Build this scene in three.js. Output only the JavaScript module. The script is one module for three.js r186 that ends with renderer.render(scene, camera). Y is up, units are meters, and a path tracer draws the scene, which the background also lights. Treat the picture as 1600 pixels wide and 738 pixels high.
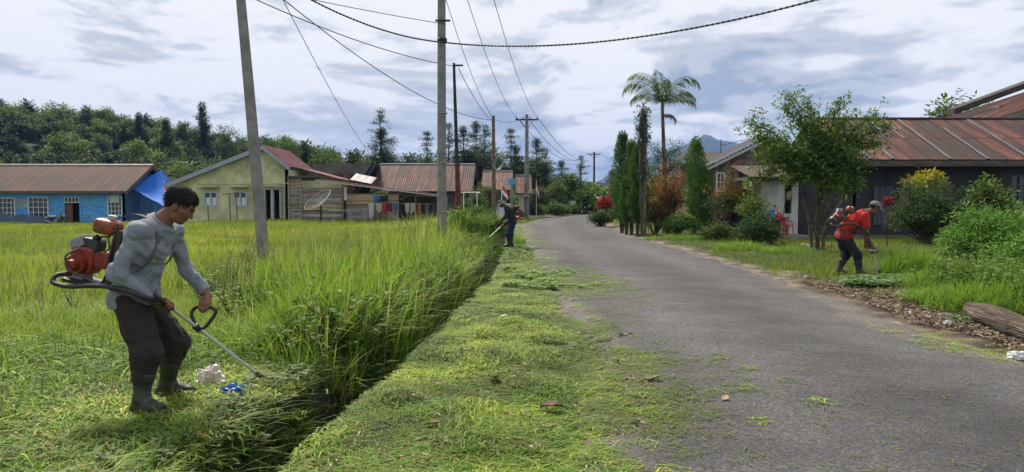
import * as THREE from 'three';
import { mergeGeometries } from 'three/addons/utils/BufferGeometryUtils.js';

// ---------------------------------------------------------------- camera, sky, sun, exposure
const EYE = 1.5, FOCAL = 1100, TILT = Math.atan(51 / FOCAL);
const scene = new THREE.Scene();
const camera = new THREE.PerspectiveCamera(2 * Math.atan(369 / FOCAL) * 180 / Math.PI, 1600 / 738, 0.05, 9000);
camera.position.set(0, EYE, 0);
camera.rotation.x = -TILT;
scene.add(camera);
const renderer = new THREE.WebGLRenderer({ antialias: true });
renderer.toneMapping = THREE.LinearToneMapping;
renderer.toneMappingExposure = 4.7;
renderer.shadowMap.enabled = true;
const SUN = new THREE.Vector3(-0.50, 1.05, -0.72).normalize();
const sun = new THREE.DirectionalLight(0xfff3de, 1.5);
sun.position.copy(SUN).multiplyScalar(120);
sun.castShadow = true;
sun.shadow.radius = 22;
sun.shadow.mapSize.set(4096, 4096);
Object.assign(sun.shadow.camera, { left: -80, right: 80, top: 80, bottom: -80, near: 1, far: 400 });
scene.add(sun); scene.add(sun.target);
scene.fog = new THREE.FogExp2(0x6f9fee, 0.00014);

// ---------------------------------------------------------------- random numbers and noise
function mulberry(a) { return () => { a |= 0; a = a + 0x6D2B79F5 | 0; let t = Math.imul(a ^ a >>> 15, 1 | a); t = t + Math.imul(t ^ t >>> 7, 61 | t) ^ t; return ((t ^ t >>> 14) >>> 0) / 4294967296; }; }
const rnd = mulberry(20240);
const R = (a, b, r = rnd) => a + (b - a) * r();
const clamp = (x, a = 0, b = 1) => x < a ? a : x > b ? b : x;
const mix = (a, b, t) => a + (b - a) * t;
const smooth = (a, b, x) => { const t = clamp((x - a) / (b - a)); return t * t * (3 - 2 * t); };
const mix3 = (a, b, t) => [mix(a[0], b[0], t), mix(a[1], b[1], t), mix(a[2], b[2], t)];
function hash3(x, y, z) { let h = Math.imul(x, 374761393) + Math.imul(y, 668265263) + Math.imul(z, 2147483647 ^ 0x5bd1e995); h = Math.imul(h ^ h >>> 13, 1274126177); h ^= h >>> 16; return (h >>> 0) / 4294967296; }
function noise3(x, y, z) {
  const xi = Math.floor(x), yi = Math.floor(y), zi = Math.floor(z); let u = x - xi, v = y - yi, w = z - zi;
  u = u * u * u * (u * (u * 6 - 15) + 10); v = v * v * v * (v * (v * 6 - 15) + 10); w = w * w * w * (w * (w * 6 - 15) + 10);
  const l = (a, b, t) => a + (b - a) * t, h = hash3;
  return l(l(l(h(xi, yi, zi), h(xi + 1, yi, zi), u), l(h(xi, yi + 1, zi), h(xi + 1, yi + 1, zi), u), v), l(l(h(xi, yi, zi + 1), h(xi + 1, yi, zi + 1), u), l(h(xi, yi + 1, zi + 1), h(xi + 1, yi + 1, zi + 1), u), v), w) * 2 - 1;
}
const fbm2 = (x, y, z, o) => { let s = 0, a = 0.5, f = 1; for (let i = 0; i < o; i++) { s += a * noise3(x * f, y * f, z * f + i * 3.7); a *= 0.60; f *= 2.07; } return s; };
const fbm = (x, y, z, o = 4) => { let s = 0, a = 0.5, f = 1; for (let i = 0; i < o; i++) { s += a * noise3(x * f, y * f, z * f + i * 7.3); a *= 0.5; f *= 2.03; } return s; };

// ---------------------------------------------------------------- sky: a computed dome of broken layered cloud
{
  const W = 4096, H = 2048, data = new Float32Array(W * H * 4);
  const sx = SUN.x, sy = SUN.y, sz = SUN.z, K = 1 / 4.6;
  for (let j = 0; j < H; j++) {
    const v = (j + 0.5) / H, el = (v - 0.5) * Math.PI, cy = Math.sin(el), ce = Math.cos(el);
    for (let i = 0; i < W; i++) {
      const o = (j * W + i) * 4; let c;
      if (cy < -0.03) c = [0.30, 0.33, 0.33];
      else {
        const az = ((i + 0.5) / W - 0.5) * 2 * Math.PI, x = Math.cos(az) * ce, z = Math.sin(az) * ce, y = Math.max(cy, 0);
        const wx = fbm(x * 3 + 3.1, y * 8, z * 3, 3), wy = fbm(x * 3, y * 8 + 5.2, z * 3 + 9, 3);
        const big = fbm(x * 2.6 + wx * 0.3 + 4.3, y * 8.5 + wy * 0.5, z * 2.6 + 1.7, 4);               // thick and thin parts of the sheet
        const roll = fbm2(x * 7.0 + wx * 0.6, y * 27 + wy * 1.2 + 3, z * 7.0 + 8, 7);                  // rolls with frayed edges
        const fib = fbm2(x * 15 + wx * 1.2 + 2, y * 62 + wy * 2, z * 15, 5);                             // fine shreds
        let b = 0.68 + big * 0.85 + roll * 1.0 + fib * 0.52;
        const sd = x * sx + cy * sy + z * sz; b += 0.24 * Math.pow(clamp(sd), 5);
        const deep = [0.385, 0.455, 0.57], mid = [0.64, 0.68, 0.745], lite = [0.97, 0.97, 1.0], edge = smooth(0.02, 0.16, roll) * smooth(0.35, 0.9, b);
        b = clamp(b); c = b < 0.5 ? mix3(deep, mid, smooth(-0.05, 0.5, b)) : mix3(mid, lite, smooth(0.5, 1, b));
        c = mix3(c, [1.0, 1.0, 1.02], edge * 0.35);
      }
      data[o] = c[0] * K; data[o + 1] = c[1] * K; data[o + 2] = c[2] * K; data[o + 3] = 1;
    }
  }
  const t = new THREE.DataTexture(data, W, H, THREE.RGBAFormat, THREE.FloatType);
  t.mapping = THREE.EquirectangularReflectionMapping; t.magFilter = THREE.LinearFilter; t.minFilter = THREE.LinearFilter; t.needsUpdate = true;
  scene.background = t; scene.environment = t;
}

// ---------------------------------------------------------------- small tools
const V = (x, y, z) => new THREE.Vector3(x, y, z);
function at(px, py, d) {                                            // the point that far ahead of the eye
  const cx = (px - 800) / FOCAL, cy = (369 - py) / FOCAL, s = d / (Math.cos(TILT) + cy * Math.sin(TILT));
  return V(cx * s, EYE + s * (cy * Math.cos(TILT) - Math.sin(TILT)), -d);
}
const taken = {};
function numbered(n) { const k = taken[n] = (taken[n] ?? -1) + 1; return k ? n + '_' + String(k).padStart(3, '0') : n; }
function tag(o, label, category, group, kind) { if (label) o.userData.label = label; if (category) o.userData.category = category; if (group) o.userData.group = group; if (kind) o.userData.kind = kind; return o; }
function thing(name, label, category, p = [0, 0, 0], turn = 0, group) {
  const o = new THREE.Group(); o.name = numbered(name); scene.add(o);
  if (p.isVector3) o.position.copy(p); else o.position.set(...p);
  o.rotation.y = turn; return tag(o, label, category, group);
}
function part(name, geo, mat, parent) { const m = new THREE.Mesh(geo, mat); m.name = name; parent.add(m); return m; }
function solo(name, geo, mat, label, category, group, kind) { const m = new THREE.Mesh(geo, mat); m.name = numbered(name); scene.add(m); return tag(m, label, category, group, kind); }

class MB {                                                          // collects faces into one geometry
  constructor(color) { this.p = []; this.c = []; this.u = []; this.i = []; this.color = color || [1, 1, 1]; }
  v(x, y, z, u = 0, w = 0) { this.p.push(x, y, z); this.c.push(...this.color); this.u.push(u, w); return this.p.length / 3 - 1; }
  tri(a, b, c) { this.i.push(a, b, c); }
  quad(a, b, c, d) {                                                // four Vector3, own vertices
    const w = a.distanceTo(b), h = b.distanceTo(c);
    const k = [this.v(a.x, a.y, a.z, 0, 0), this.v(b.x, b.y, b.z, w, 0), this.v(c.x, c.y, c.z, w, h), this.v(d.x, d.y, d.z, 0, h)];
    this.i.push(k[0], k[1], k[2], k[0], k[2], k[3]); return this;
  }
  box(x0, x1, y0, y1, z0, z1) {
    const P = (x, y, z) => V(x, y, z);
    this.quad(P(x0, y0, z1), P(x1, y0, z1), P(x1, y1, z1), P(x0, y1, z1)); this.quad(P(x1, y0, z0), P(x0, y0, z0), P(x0, y1, z0), P(x1, y1, z0));
    this.quad(P(x1, y0, z1), P(x1, y0, z0), P(x1, y1, z0), P(x1, y1, z1)); this.quad(P(x0, y0, z0), P(x0, y0, z1), P(x0, y1, z1), P(x0, y1, z0));
    this.quad(P(x0, y1, z1), P(x1, y1, z1), P(x1, y1, z0), P(x0, y1, z0)); this.quad(P(x0, y0, z0), P(x1, y0, z0), P(x1, y0, z1), P(x0, y0, z1)); return this;
  }
  tube(pts, rad, n = 7, caps = true) {                              // pts Vector3[], rad number | number[]
    const rings = []; let ref = V(0, 1, 0); let len = 0;
    for (let k = 0; k < pts.length; k++) {
      const a = pts[Math.max(k - 1, 0)], b = pts[Math.min(k + 1, pts.length - 1)], t = b.clone().sub(a).normalize();
      if (k) len += pts[k].distanceTo(pts[k - 1]);
      if (Math.abs(t.dot(ref)) > 0.95) ref = Math.abs(t.x) < 0.9 ? V(1, 0, 0) : V(0, 0, 1);
      const s = ref.clone().addScaledVector(t, -ref.dot(t)).normalize(), q = t.clone().cross(s); ref = s;
      const r = Array.isArray(rad) ? rad[k] : rad, ring = [];
      for (let j = 0; j < n; j++) { const an = j / n * 2 * Math.PI, c = Math.cos(an) * r, d = Math.sin(an) * r; ring.push(this.v(pts[k].x + s.x * c + q.x * d, pts[k].y + s.y * c + q.y * d, pts[k].z + s.z * c + q.z * d, j / n * 2 * Math.PI * r, len)); }
      rings.push(ring);
    }
    for (let k = 0; k + 1 < rings.length; k++) for (let j = 0; j < n; j++) { const a = rings[k][j], b = rings[k][(j + 1) % n], c = rings[k + 1][(j + 1) % n], d = rings[k + 1][j]; this.i.push(a, b, c, a, c, d); }
    if (caps) for (const [ring, k, f] of [[rings[0], 0, 1], [rings[rings.length - 1], pts.length - 1, 0]]) {
      const m = this.v(pts[k].x, pts[k].y, pts[k].z); for (let j = 0; j < n; j++) f ? this.i.push(m, ring[(j + 1) % n], ring[j]) : this.i.push(m, ring[j], ring[(j + 1) % n]);
    }
    return this;
  }
  blade(x, y, z, az, h, lean, w, seg = 3, droop = 1) {              // a grass blade: tapered and arching over
    const dx = Math.cos(az), dz = Math.sin(az), wx = -dz * w, wz = dx * w; let l = null, r = null;
    for (let k = 0; k <= seg; k++) {
      const t = k / seg, o = lean * (t * 0.35 + t * t * 0.65), yy = y + h * (t - droop * 0.35 * lean / h * t * t * t * Math.min(1, lean / h));
      const ww = k === seg ? 0 : (1 - t * t * 0.75) * 0.5;
      if (k === seg) { const m = this.v(x + dx * o, yy, z + dz * o); this.i.push(l, r, m); }
      else { const a = this.v(x + dx * o - wx * ww, yy, z + dz * o - wz * ww), b = this.v(x + dx * o + wx * ww, yy, z + dz * o + wz * ww); if (l !== null) this.i.push(l, r, b, l, b, a); l = a; r = b; }
    }
  }
  leaf(p, dir, up, len, wid, fold = 0.25) {                         // a pointed leaf folded on its midrib, four faces
    const d = dir, s = d.clone().cross(up).normalize(), n = s.clone().cross(d).normalize();
    const a = this.v(p.x, p.y, p.z), t = this.v(p.x + d.x * len - n.x * len * 0.12, p.y + d.y * len - n.y * len * 0.12, p.z + d.z * len - n.z * len * 0.12);
    const m = p.clone().addScaledVector(d, len * 0.45), q = wid * 0.5;
    const L = this.v(m.x + s.x * q + n.x * q * fold, m.y + s.y * q + n.y * q * fold, m.z + s.z * q + n.z * q * fold), Rr = this.v(m.x - s.x * q + n.x * q * fold, m.y - s.y * q + n.y * q * fold, m.z - s.z * q + n.z * q * fold);
    this.i.push(a, t, L, a, Rr, t);
  }
  geo() {
    const g = new THREE.BufferGeometry();
    g.setAttribute('position', new THREE.Float32BufferAttribute(this.p, 3)); g.setAttribute('color', new THREE.Float32BufferAttribute(this.c, 3)); g.setAttribute('uv', new THREE.Float32BufferAttribute(this.u, 2));
    g.setIndex(this.i); g.computeVertexNormals(); return g;
  }
}
const boxGeo = (x0, x1, y0, y1, z0, z1) => new MB().box(x0, x1, y0, y1, z0, z1).geo();
const ball = (r = rnd) => { const z = r() * 2 - 1, a = r() * 6.2832, q = Math.sqrt(1 - z * z); return V(q * Math.cos(a), z, q * Math.sin(a)); };

// ---------------------------------------------------------------- textures and materials
function tex(n, fn, srgb, m = n) {                                  // fn(u, v) in 0..1 gives [r, g, b] in 0..1
  const d = new Uint8Array(n * m * 4);
  for (let j = 0; j < m; j++) for (let i = 0; i < n; i++) { const c = fn(i / n, j / m, i, j), o = (j * n + i) * 4; d[o] = clamp(c[0]) * 255; d[o + 1] = clamp(c[1]) * 255; d[o + 2] = clamp(c[2]) * 255; d[o + 3] = 255; }
  const t = new THREE.DataTexture(d, n, m); t.wrapS = t.wrapT = THREE.RepeatWrapping; t.magFilter = THREE.LinearFilter; t.minFilter = THREE.LinearMipmapLinearFilter; t.generateMipmaps = true;
  if (srgb) t.colorSpace = THREE.SRGBColorSpace; t.needsUpdate = true; return t;
}
const rep = (t, x, y = x, ox = 0, oy = 0) => { const c = t.clone(); c.repeat.set(x, y); c.offset.set(ox, oy); c.needsUpdate = true; return c; };
// noise that repeats after 1 in u and v
function tnoise(u, v, f, s = 0) { const x = u * f, y = v * f, xi = Math.floor(x), yi = Math.floor(y); let a = x - xi, b = y - yi; a = a * a * (3 - 2 * a); b = b * b * (3 - 2 * b); const h = (i, j) => hash3((xi + i) % f, (yi + j) % f, s); return mix(mix(h(0, 0), h(1, 0), a), mix(h(0, 1), h(1, 1), a), b); }
const tf = (u, v, f, s = 0, o = 4) => { let r = 0, a = 0.5, n = 0; for (let k = 0; k < o; k++) { r += a * tnoise(u, v, f << k, s + k); n += a; a *= 0.5; } return r / n; };
const grain = tex(512, (u, v) => { const a = tf(u, v, 8, 1, 6), b = tnoise(u, v, 256, 9), g = 0.62 + (a - 0.5) * 0.75 + (b - 0.5) * 0.22; return [g, g, g]; }, true);
const asphaltBump = tex(1024, (u, v) => { let g = tnoise(u, v, 170, 3) * 0.55 + tnoise(u, v, 330, 4) * 0.35 + tnoise(u, v, 60, 5) * 0.2; return [g, g, g]; });
const asphaltMap = tex(1024, (u, v, i, j) => {
  const st = tnoise(u, v, 170, 3), fine = hash3(i, j, 7), cell = hash3(Math.floor(u * 200), Math.floor(v * 200), 11), w = tf(u, v, 6, 21, 4);
  let g = 0.50 + (st - 0.5) * 0.27 + (fine - 0.5) * 0.08 + (w - 0.5) * 0.16; if (cell > 0.95) g += 0.13 * smooth(0.45, 0.7, st); if (cell < 0.07) g -= 0.14;
  const t = tnoise(u, v, 40, 13) - 0.5; return [g * (1.0 + t * 0.06), g, g * (1.015 - t * 0.05)];
}, true);
const rustMap = tex(1024, (u, v) => {                               // streaks run along v, down the roof
  const s = tf(u, v * 0.06 + 0.3, 64, 2, 3), big = tf(u, v, 4, 5, 4), st = tf(u, v * 0.25, 16, 8, 4), sp = tnoise(u, v, 180, 6);
  let c = mix3([0.31, 0.175, 0.155], [0.47, 0.245, 0.18], smooth(0.38, 0.75, st)); c = mix3(c, [0.225, 0.15, 0.145], smooth(0.40, 0.62, big) * 0.9);
  c = mix3(c, [0.66, 0.55, 0.49], smooth(0.66, 0.80, s) * smooth(0.44, 0.66, st) * 0.8); const k = 0.92 + (sp - 0.5) * 0.22; return [c[0] * k, c[1] * k, c[2] * k];
}, true);
const zincMap = tex(512, (u, v) => { const s = tf(u, v * 0.1, 32, 31, 3), b = tf(u, v, 5, 33, 4); let c = mix3([0.60, 0.63, 0.67], [0.44, 0.46, 0.50], smooth(0.35, 0.7, s)); c = mix3(c, [0.44, 0.33, 0.27], smooth(0.6, 0.78, b) * 0.6); return c; }, true);
const woodMap = tex(512, (u, v) => { const s = tf(u * 0.12, v, 64, 41, 3), b = tf(u * 0.3, v, 12, 43, 4), k = 0.70 + (s - 0.5) * 0.5 + (b - 0.5) * 0.35; return [k, k * 0.985, k * 0.96]; }, true);
const plasterMap = tex(512, (u, v) => { const a = tf(u, v, 4, 51, 6), d = tf(u, v * 0.2, 24, 53, 4), k = 0.80 + (a - 0.5) * 0.36 - smooth(0.6, 0.8, d) * 0.06; return [k, k, k * 0.99]; }, true);
const barkMap = tex(512, (u, v) => { const s = tf(u, v * 0.2, 24, 61, 4), b = tf(u, v, 6, 63, 4), k = 0.58 + (s - 0.5) * 0.9 + (b - 0.5) * 0.4; return [k, k * 0.96, k * 0.9]; }, true);
const clothMap = tex(512, (u, v, i, j) => { const a = tf(u, v, 6, 71, 5), w = ((i + j) % 4 < 2 ? 0.02 : -0.02), k = 0.80 + (a - 0.5) * 0.22 + w; return [k, k, k]; }, true);
const wrinkle = tex(512, (u, v) => { const a = tf(u, v, 5, 91, 4), b = tf((u + v * 0.5) % 1, v, 9, 93, 3), k = Math.abs(a - 0.5) * 1.6 + Math.abs(b - 0.5) * 1.3; return [k, k, k]; });
const lin = (r, g, b) => new THREE.Color().setRGB(r, g, b);
const mat = (c, rough = 0.85, o = {}) => new THREE.MeshStandardMaterial({ color: lin(...c), roughness: rough, ...o });
const M = {
  leaf: new THREE.MeshPhysicalMaterial({ vertexColors: true, roughness: 0.7, transmission: 0.5, thickness: 0, side: THREE.DoubleSide, specularIntensity: 0.28 }),
  grass: new THREE.MeshPhysicalMaterial({ vertexColors: true, roughness: 0.7, transmission: 0.56, thickness: 0, side: THREE.DoubleSide, specularIntensity: 0.2 }),
  dry: new THREE.MeshStandardMaterial({ vertexColors: true, roughness: 0.85, side: THREE.DoubleSide }),
  bark: mat([0.22, 0.18, 0.14], 0.95, { map: barkMap, bumpMap: barkMap, bumpScale: 0.012 }),
  barkPale: mat([0.36, 0.32, 0.26], 0.95, { map: barkMap, bumpMap: barkMap, bumpScale: 0.012 }),
  concrete: mat([0.34, 0.335, 0.32], 0.9, { map: rep(plasterMap, 0.8), bumpMap: rep(grain, 2), bumpScale: 0.004 }),
  iron: mat([0.035, 0.034, 0.036], 0.6, { map: rep(grain, 1) }), ironRed: mat([0.28, 0.05, 0.035], 0.7, { map: rep(grain, 1) }),
  wire: mat([0.02, 0.02, 0.022], 0.6), wood: mat([0.30, 0.24, 0.18], 0.9, { map: woodMap }), black: mat([0.018, 0.018, 0.02], 0.45), rubber: mat([0.025, 0.025, 0.027], 0.6),
  dark: mat([0.012, 0.012, 0.014], 0.9), white: mat([0.72, 0.73, 0.74], 0.6), steel: mat([0.55, 0.56, 0.57], 0.34, { metalness: 0.85, map: rep(grain, 3) }),
  glass: new THREE.MeshPhysicalMaterial({ color: lin(0.05, 0.06, 0.07), roughness: 0.12, metalness: 0, specularIntensity: 1 }),
};
const rusts = [0, 1, 2, 3, 4, 5].map(k => mat([[0.66, 0.58, 0.57], [0.92, 0.77, 0.69], [0.48, 0.46, 0.48], [0.78, 0.62, 0.56], [0.62, 0.63, 0.66], [0.98, 0.86, 0.80]][k], 0.78, { map: rep(rustMap, 0.23 + k * 0.02, 0.12, k * 0.37, k * 0.21), side: THREE.DoubleSide }));
const zincs = [0, 1, 2].map(k => mat([[0.8, 0.82, 0.86], [0.62, 0.66, 0.72], [0.95, 0.95, 0.97]][k], 0.5, { metalness: 0.25, map: rep(zincMap, 0.3, 0.2, k * 0.41, k * 0.17), side: THREE.DoubleSide }));

// ---------------------------------------------------------------- the lie of the land
function lut(t) { return d => { if (d <= t[0][0]) return t[0][1]; for (let k = 1; k < t.length; k++) if (d <= t[k][0]) return mix(t[k - 1][1], t[k][1], (d - t[k - 1][0]) / (t[k][0] - t[k - 1][0])); return t[t.length - 1][1]; }; }
const ditchR = lut([[-8, -2.3], [2, -1.48], [4, -1.28], [6, -1.1], [8, -0.87], [13.5, -0.40], [19, -0.22], [25, -0.1], [40, 0.0], [60, 0.1]]);
const roadL = lut([[-8, 0.9], [3, 0.2], [4, 0.36], [6, 0.72], [10, 0.80], [20, 0.62], [30, 0.52], [50, 0.75], [62, 2.0], [75, 4.4], [88, 7.4], [105, 12], [125, 19], [150, 30]]);
const roadR = lut([[-8, 4.8], [5, 4.85], [8, 4.95], [12, 5.15], [17, 5.35], [30, 5.55], [40, 5.9], [48, 6.5], [60, 8.2], [75, 11], [90, 14.2], [105, 18.5], [125, 26], [150, 38]]);
const DW = d => mix(0.62, 0.60, smooth(5, 14, d));
function groundY(x, z) {
  const d = -z, xr = ditchR(d), w = DW(d); let y = 0;
  const fade = smooth(66, 50, d), t = Math.abs((x - (xr - w / 2)) / (w / 2));
  if (t < 1.25) y -= 0.62 * fade * (1 - smooth(0.62, 1.25, t + noise3(d * 2.2, x * 2, 5) * 0.12));
  y -= 0.46 * smooth(-14, -34, x) * smooth(18, 55, d);
  const onRoad = smooth(0.5, 0, Math.max(roadL(d) - x, x - roadR(d)));
  const flat = Math.min(smooth(0.5, 1.5, Math.hypot(x + 2.6, d - 5.1)), smooth(0.5, 1.5, Math.hypot(x - 6.96, d - 14.5)));
  y += flat * (1 - onRoad) * (fbm(x * 0.7, 1.5, z * 0.7, 3) * 0.07 + fbm(x * 3.1, 4.5, z * 3.1, 2) * 0.025 * smooth(40, 15, d)) - onRoad * 0.03;
  return y;
}
const edgeL = d => roadL(d) + fbm(d * 0.9, 2, 0, 4) * 0.30, edgeR = d => roadR(d) + fbm(d * 0.8, 8, 3, 4) * 0.28;
function roadY(x, d) { const e = Math.min(x - edgeL(d), edgeR(d) - x); return e < 0 ? -9 : -0.035 + 0.062 * smooth(0, 0.22, e) + 0.05 * smooth(0, 2.2, e); }
const surfY = (x, z) => Math.max(groundY(x, z), roadY(x, -z));
// ---------------------------------------------------------------- ground, road, hill, mountain
{
  const ds = []; for (let d = -9; d < 4200;) { ds.push(d); d += d < 12 ? 0.16 : d < 30 ? 0.3 : d < 70 ? 0.9 : d < 160 ? 5 : 140; }
  const xs = []; { const push = (a, b, n) => { for (let k = 0; k < n; k++) xs.push(a + (b - a) * k / n); }; push(-4200, -400, 10); push(-400, -60, 12); push(-60, -12, 32); push(-12, -3, 30); push(-3, 1.8, 60); push(1.8, 5, 8); push(5, 14, 40); push(14, 40, 20); push(40, 400, 12); push(400, 4200, 10); xs.push(4200); }
  const m = new MB(); const W = xs.length;
  for (const d of ds) for (const x0 of xs) {
    const near = clamp(1 - Math.abs(x0 + 0.6) / 12) * smooth(70, 40, d), x = x0 + (ditchR(d) + 0.6) * near, z = -d;
    const rl = roadL(d), rr = roadR(d), n = fbm(x * 0.8, 3, z * 0.8, 3), n2 = noise3(x * 4, 1, z * 4);
    let c = mix3([0.095, 0.10, 0.035], [0.075, 0.11, 0.028], clamp(0.5 + n));
    const xr = ditchR(d), mud = smooth(0.25, -0.1, Math.abs(x - (xr - DW(d) / 2)) - DW(d) / 2) * smooth(66, 50, d);
    c = mix3(c, [0.05, 0.042, 0.032], mud);
    const sandR = smooth(1.0, 0.35, x - rr + n * 0.9 + n2 * 0.15) * (x > rr - 1 ? 1 : 0); c = mix3(c, mix3([0.30, 0.25, 0.20], [0.21, 0.165, 0.125], clamp(0.5 + n2 * 0.6)), sandR);
    const deb = smooth(1.75, 1.2, x - rr + n * 0.7) * smooth(5, 6.5, d) * smooth(14.5, 12.5, d) * (x > rr ? 1 : 0); c = mix3(c, mix3([0.17, 0.115, 0.08], [0.10, 0.07, 0.05], clamp(0.5 + n2)), deb * 0.85);
    const sandL = smooth(0.5, 0.1, rl - x + n * 0.7) * (x < rl + 1 ? 1 : 0); c = mix3(c, [0.27, 0.24, 0.19], sandL * 0.8);
    m.color = c; m.v(x, groundY(x, z), z, x * 0.5, z * 0.5);
  }
  for (let j = 0; j + 1 < ds.length; j++) for (let i = 0; i + 1 < W; i++) { const a = j * W + i; m.i.push(a, a + 1, a + W + 1, a, a + W + 1, a + W); }
  solo('ground', m.geo(), mat([1.35, 1.35, 1.35], 0.97, { vertexColors: true, map: grain, bumpMap: rep(grain, 3), bumpScale: 0.02 }), null, null, null, 'structure');
}
{
  const m = new MB(), N = 30; let rows = 0;
  for (let d = -8; d < 150; d += d < 16 ? 0.14 : d < 40 ? 0.4 : 1.5, rows++) {
    const rl = edgeL(d), rr = edgeR(d);
    for (let k = 0; k <= N; k++) {
      const t = k / N, x = mix(rl, rr, t), e = Math.min(t, 1 - t) * (rr - rl), z = -d;
      const y = -0.035 + 0.062 * smooth(0, 0.22, e) + 0.05 * smooth(0, 2.2, e) + noise3(x * 1.3, 2, z * 1.3) * 0.004;
      const n = fbm(x * 0.6, 7, z * 0.25, 4), n2 = noise3(x * 2.3, 3, z * 1.6);
      let g = 0.084 + n * 0.040 + n2 * 0.008; g += 0.030 * Math.exp(-Math.pow((t - 0.3 + n * 0.12) / 0.10, 2)) + 0.030 * Math.exp(-Math.pow((t - 0.76 + n * 0.12) / 0.09, 2)); g -= 0.018 * Math.exp(-Math.pow((t - 0.55 + n * 0.2) / 0.12, 2)) * smooth(-0.2, 0.3, n2 + 0.3);
      const sand = smooth(0.42, 0.02, e + n * 1.1 + n2 * 0.15);
      m.color = mix3([g * 0.985, g * 0.975, g * 1.02], [0.22, 0.195, 0.165], sand * 0.6); m.v(x, y, z, x / 2.2, z / 2.2);
    }
  }
  for (let j = 0; j + 1 < rows; j++) for (let k = 0; k < N; k++) { const a = j * (N + 1) + k; m.i.push(a, a + 1, a + N + 2, a, a + N + 2, a + N + 1); }
  solo('road', m.geo(), mat([2.6, 2.6, 2.6], 0.9, { vertexColors: true, map: asphaltMap, bumpMap: asphaltBump, bumpScale: 0.0035 }), null, null, null, 'structure');
}
function hillY(x, z) {                                              // wooded hill rising left of the houses
  const d = -z, a = (x + 152) / 152, b = (d - 235) / 125, r = Math.sqrt(a * a + b * b);
  return -2 + 23 * (1 - smooth(0.05, 1.05, r)) + fbm(x * 0.02, 1, z * 0.02, 3) * 7 * (1 - smooth(0.6, 1.05, r));
}
{
  const m = new MB([0.035, 0.055, 0.02]); const N = 40;
  for (let j = 0; j <= N; j++) for (let i = 0; i <= N; i++) { const x = -285 + 260 * i / N, z = -110 - 290 * j / N; m.v(x, hillY(x, z), z, x * 0.2, z * 0.2); }
  for (let j = 0; j < N; j++) for (let i = 0; i < N; i++) { const a = j * (N + 1) + i; m.i.push(a, a + 1, a + N + 2, a, a + N + 2, a + N + 1); }
  solo('hill', m.geo(), mat([1, 1, 1], 1, { vertexColors: true }), null, null, null, 'structure');
}
{                                                                   // far blue mountain with its sharp summit
  const m = new MB(), N = 90, D = 3300, prof = lut([[800, 262], [900, 282], [935, 285], [960, 265], [1000, 250], [1040, 238], [1070, 226], [1090, 218], [1103, 208], [1112, 213], [1122, 219], [1140, 221], [1165, 227], [1200, 240], [1260, 262], [1330, 275], [1420, 288], [1600, 300], [1750, 306]].map(([a, b]) => [a, b]));
  const rows = 26;
  for (let j = 0; j <= rows; j++) for (let i = 0; i <= N; i++) {
    const px = 840 + 900 * i / N, t = (j - rows / 2) / (rows / 2), top = at(px, prof(px), D), k = Math.pow(1 - Math.abs(t), 1.15);
    const x = top.x, z = -D + t * -900, rid = fbm(x * 0.006, 3, z * 0.004, 4);
    m.color = mix3([0.022, 0.038, 0.026], [0.036, 0.046, 0.032], clamp(0.5 + rid)); m.v(x, (top.y + 20) * k * (1 + rid * 0.25 * (1 - k)) - 20, z);
  }
  for (let j = 0; j < rows; j++) for (let i = 0; i < N; i++) { const a = j * (N + 1) + i; m.i.push(a, a + 1, a + N + 2, a, a + N + 2, a + N + 1); }
  solo('mountain', m.geo(), mat([1, 1, 1], 1, { vertexColors: true }), null, null, null, 'structure');
}

// ---------------------------------------------------------------- trees and shrubs
const G = { // foliage colours, linear
  forest: [[0.095, 0.163, 0.033], [0.126, 0.206, 0.038], [0.073, 0.130, 0.030], [0.157, 0.239, 0.044]],
  bright: [[0.135, 0.266, 0.034], [0.176, 0.308, 0.040], [0.108, 0.224, 0.032]], citrus: [[0.102, 0.198, 0.033], [0.144, 0.252, 0.042], [0.078, 0.150, 0.029], [0.204, 0.336, 0.055]],
  pine: [[0.066, 0.118, 0.044], [0.085, 0.141, 0.051], [0.057, 0.098, 0.040]], cypress: [[0.085, 0.18, 0.045], [0.11, 0.22, 0.05], [0.065, 0.14, 0.04]],
  red: [[0.30, 0.13, 0.05], [0.21, 0.13, 0.045], [0.13, 0.16, 0.04], [0.36, 0.15, 0.06], [0.11, 0.15, 0.04]], yellow: [[0.459, 0.392, 0.034], [0.338, 0.350, 0.034]], deep: [[0.049, 0.100, 0.025], [0.070, 0.137, 0.030], [0.088, 0.164, 0.035]],
  lush: [[0.149, 0.308, 0.046], [0.189, 0.364, 0.057], [0.115, 0.238, 0.038]], palm: [[0.126, 0.202, 0.048], [0.172, 0.262, 0.056]], crimson: [[0.351, 0.042, 0.034], [0.243, 0.035, 0.034]], straw: [[0.459, 0.392, 0.172], [0.351, 0.294, 0.127]],
};
const pick = (a, r = rnd) => a[Math.floor(r() * a.length) % a.length];
const jig = (c, k = 0.25, r = rnd) => { const s = 1 + (r() - 0.5) * 2 * k; return [c[0] * s * (1 + (r() - 0.5) * 0.15), c[1] * s, c[2] * s]; };
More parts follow.
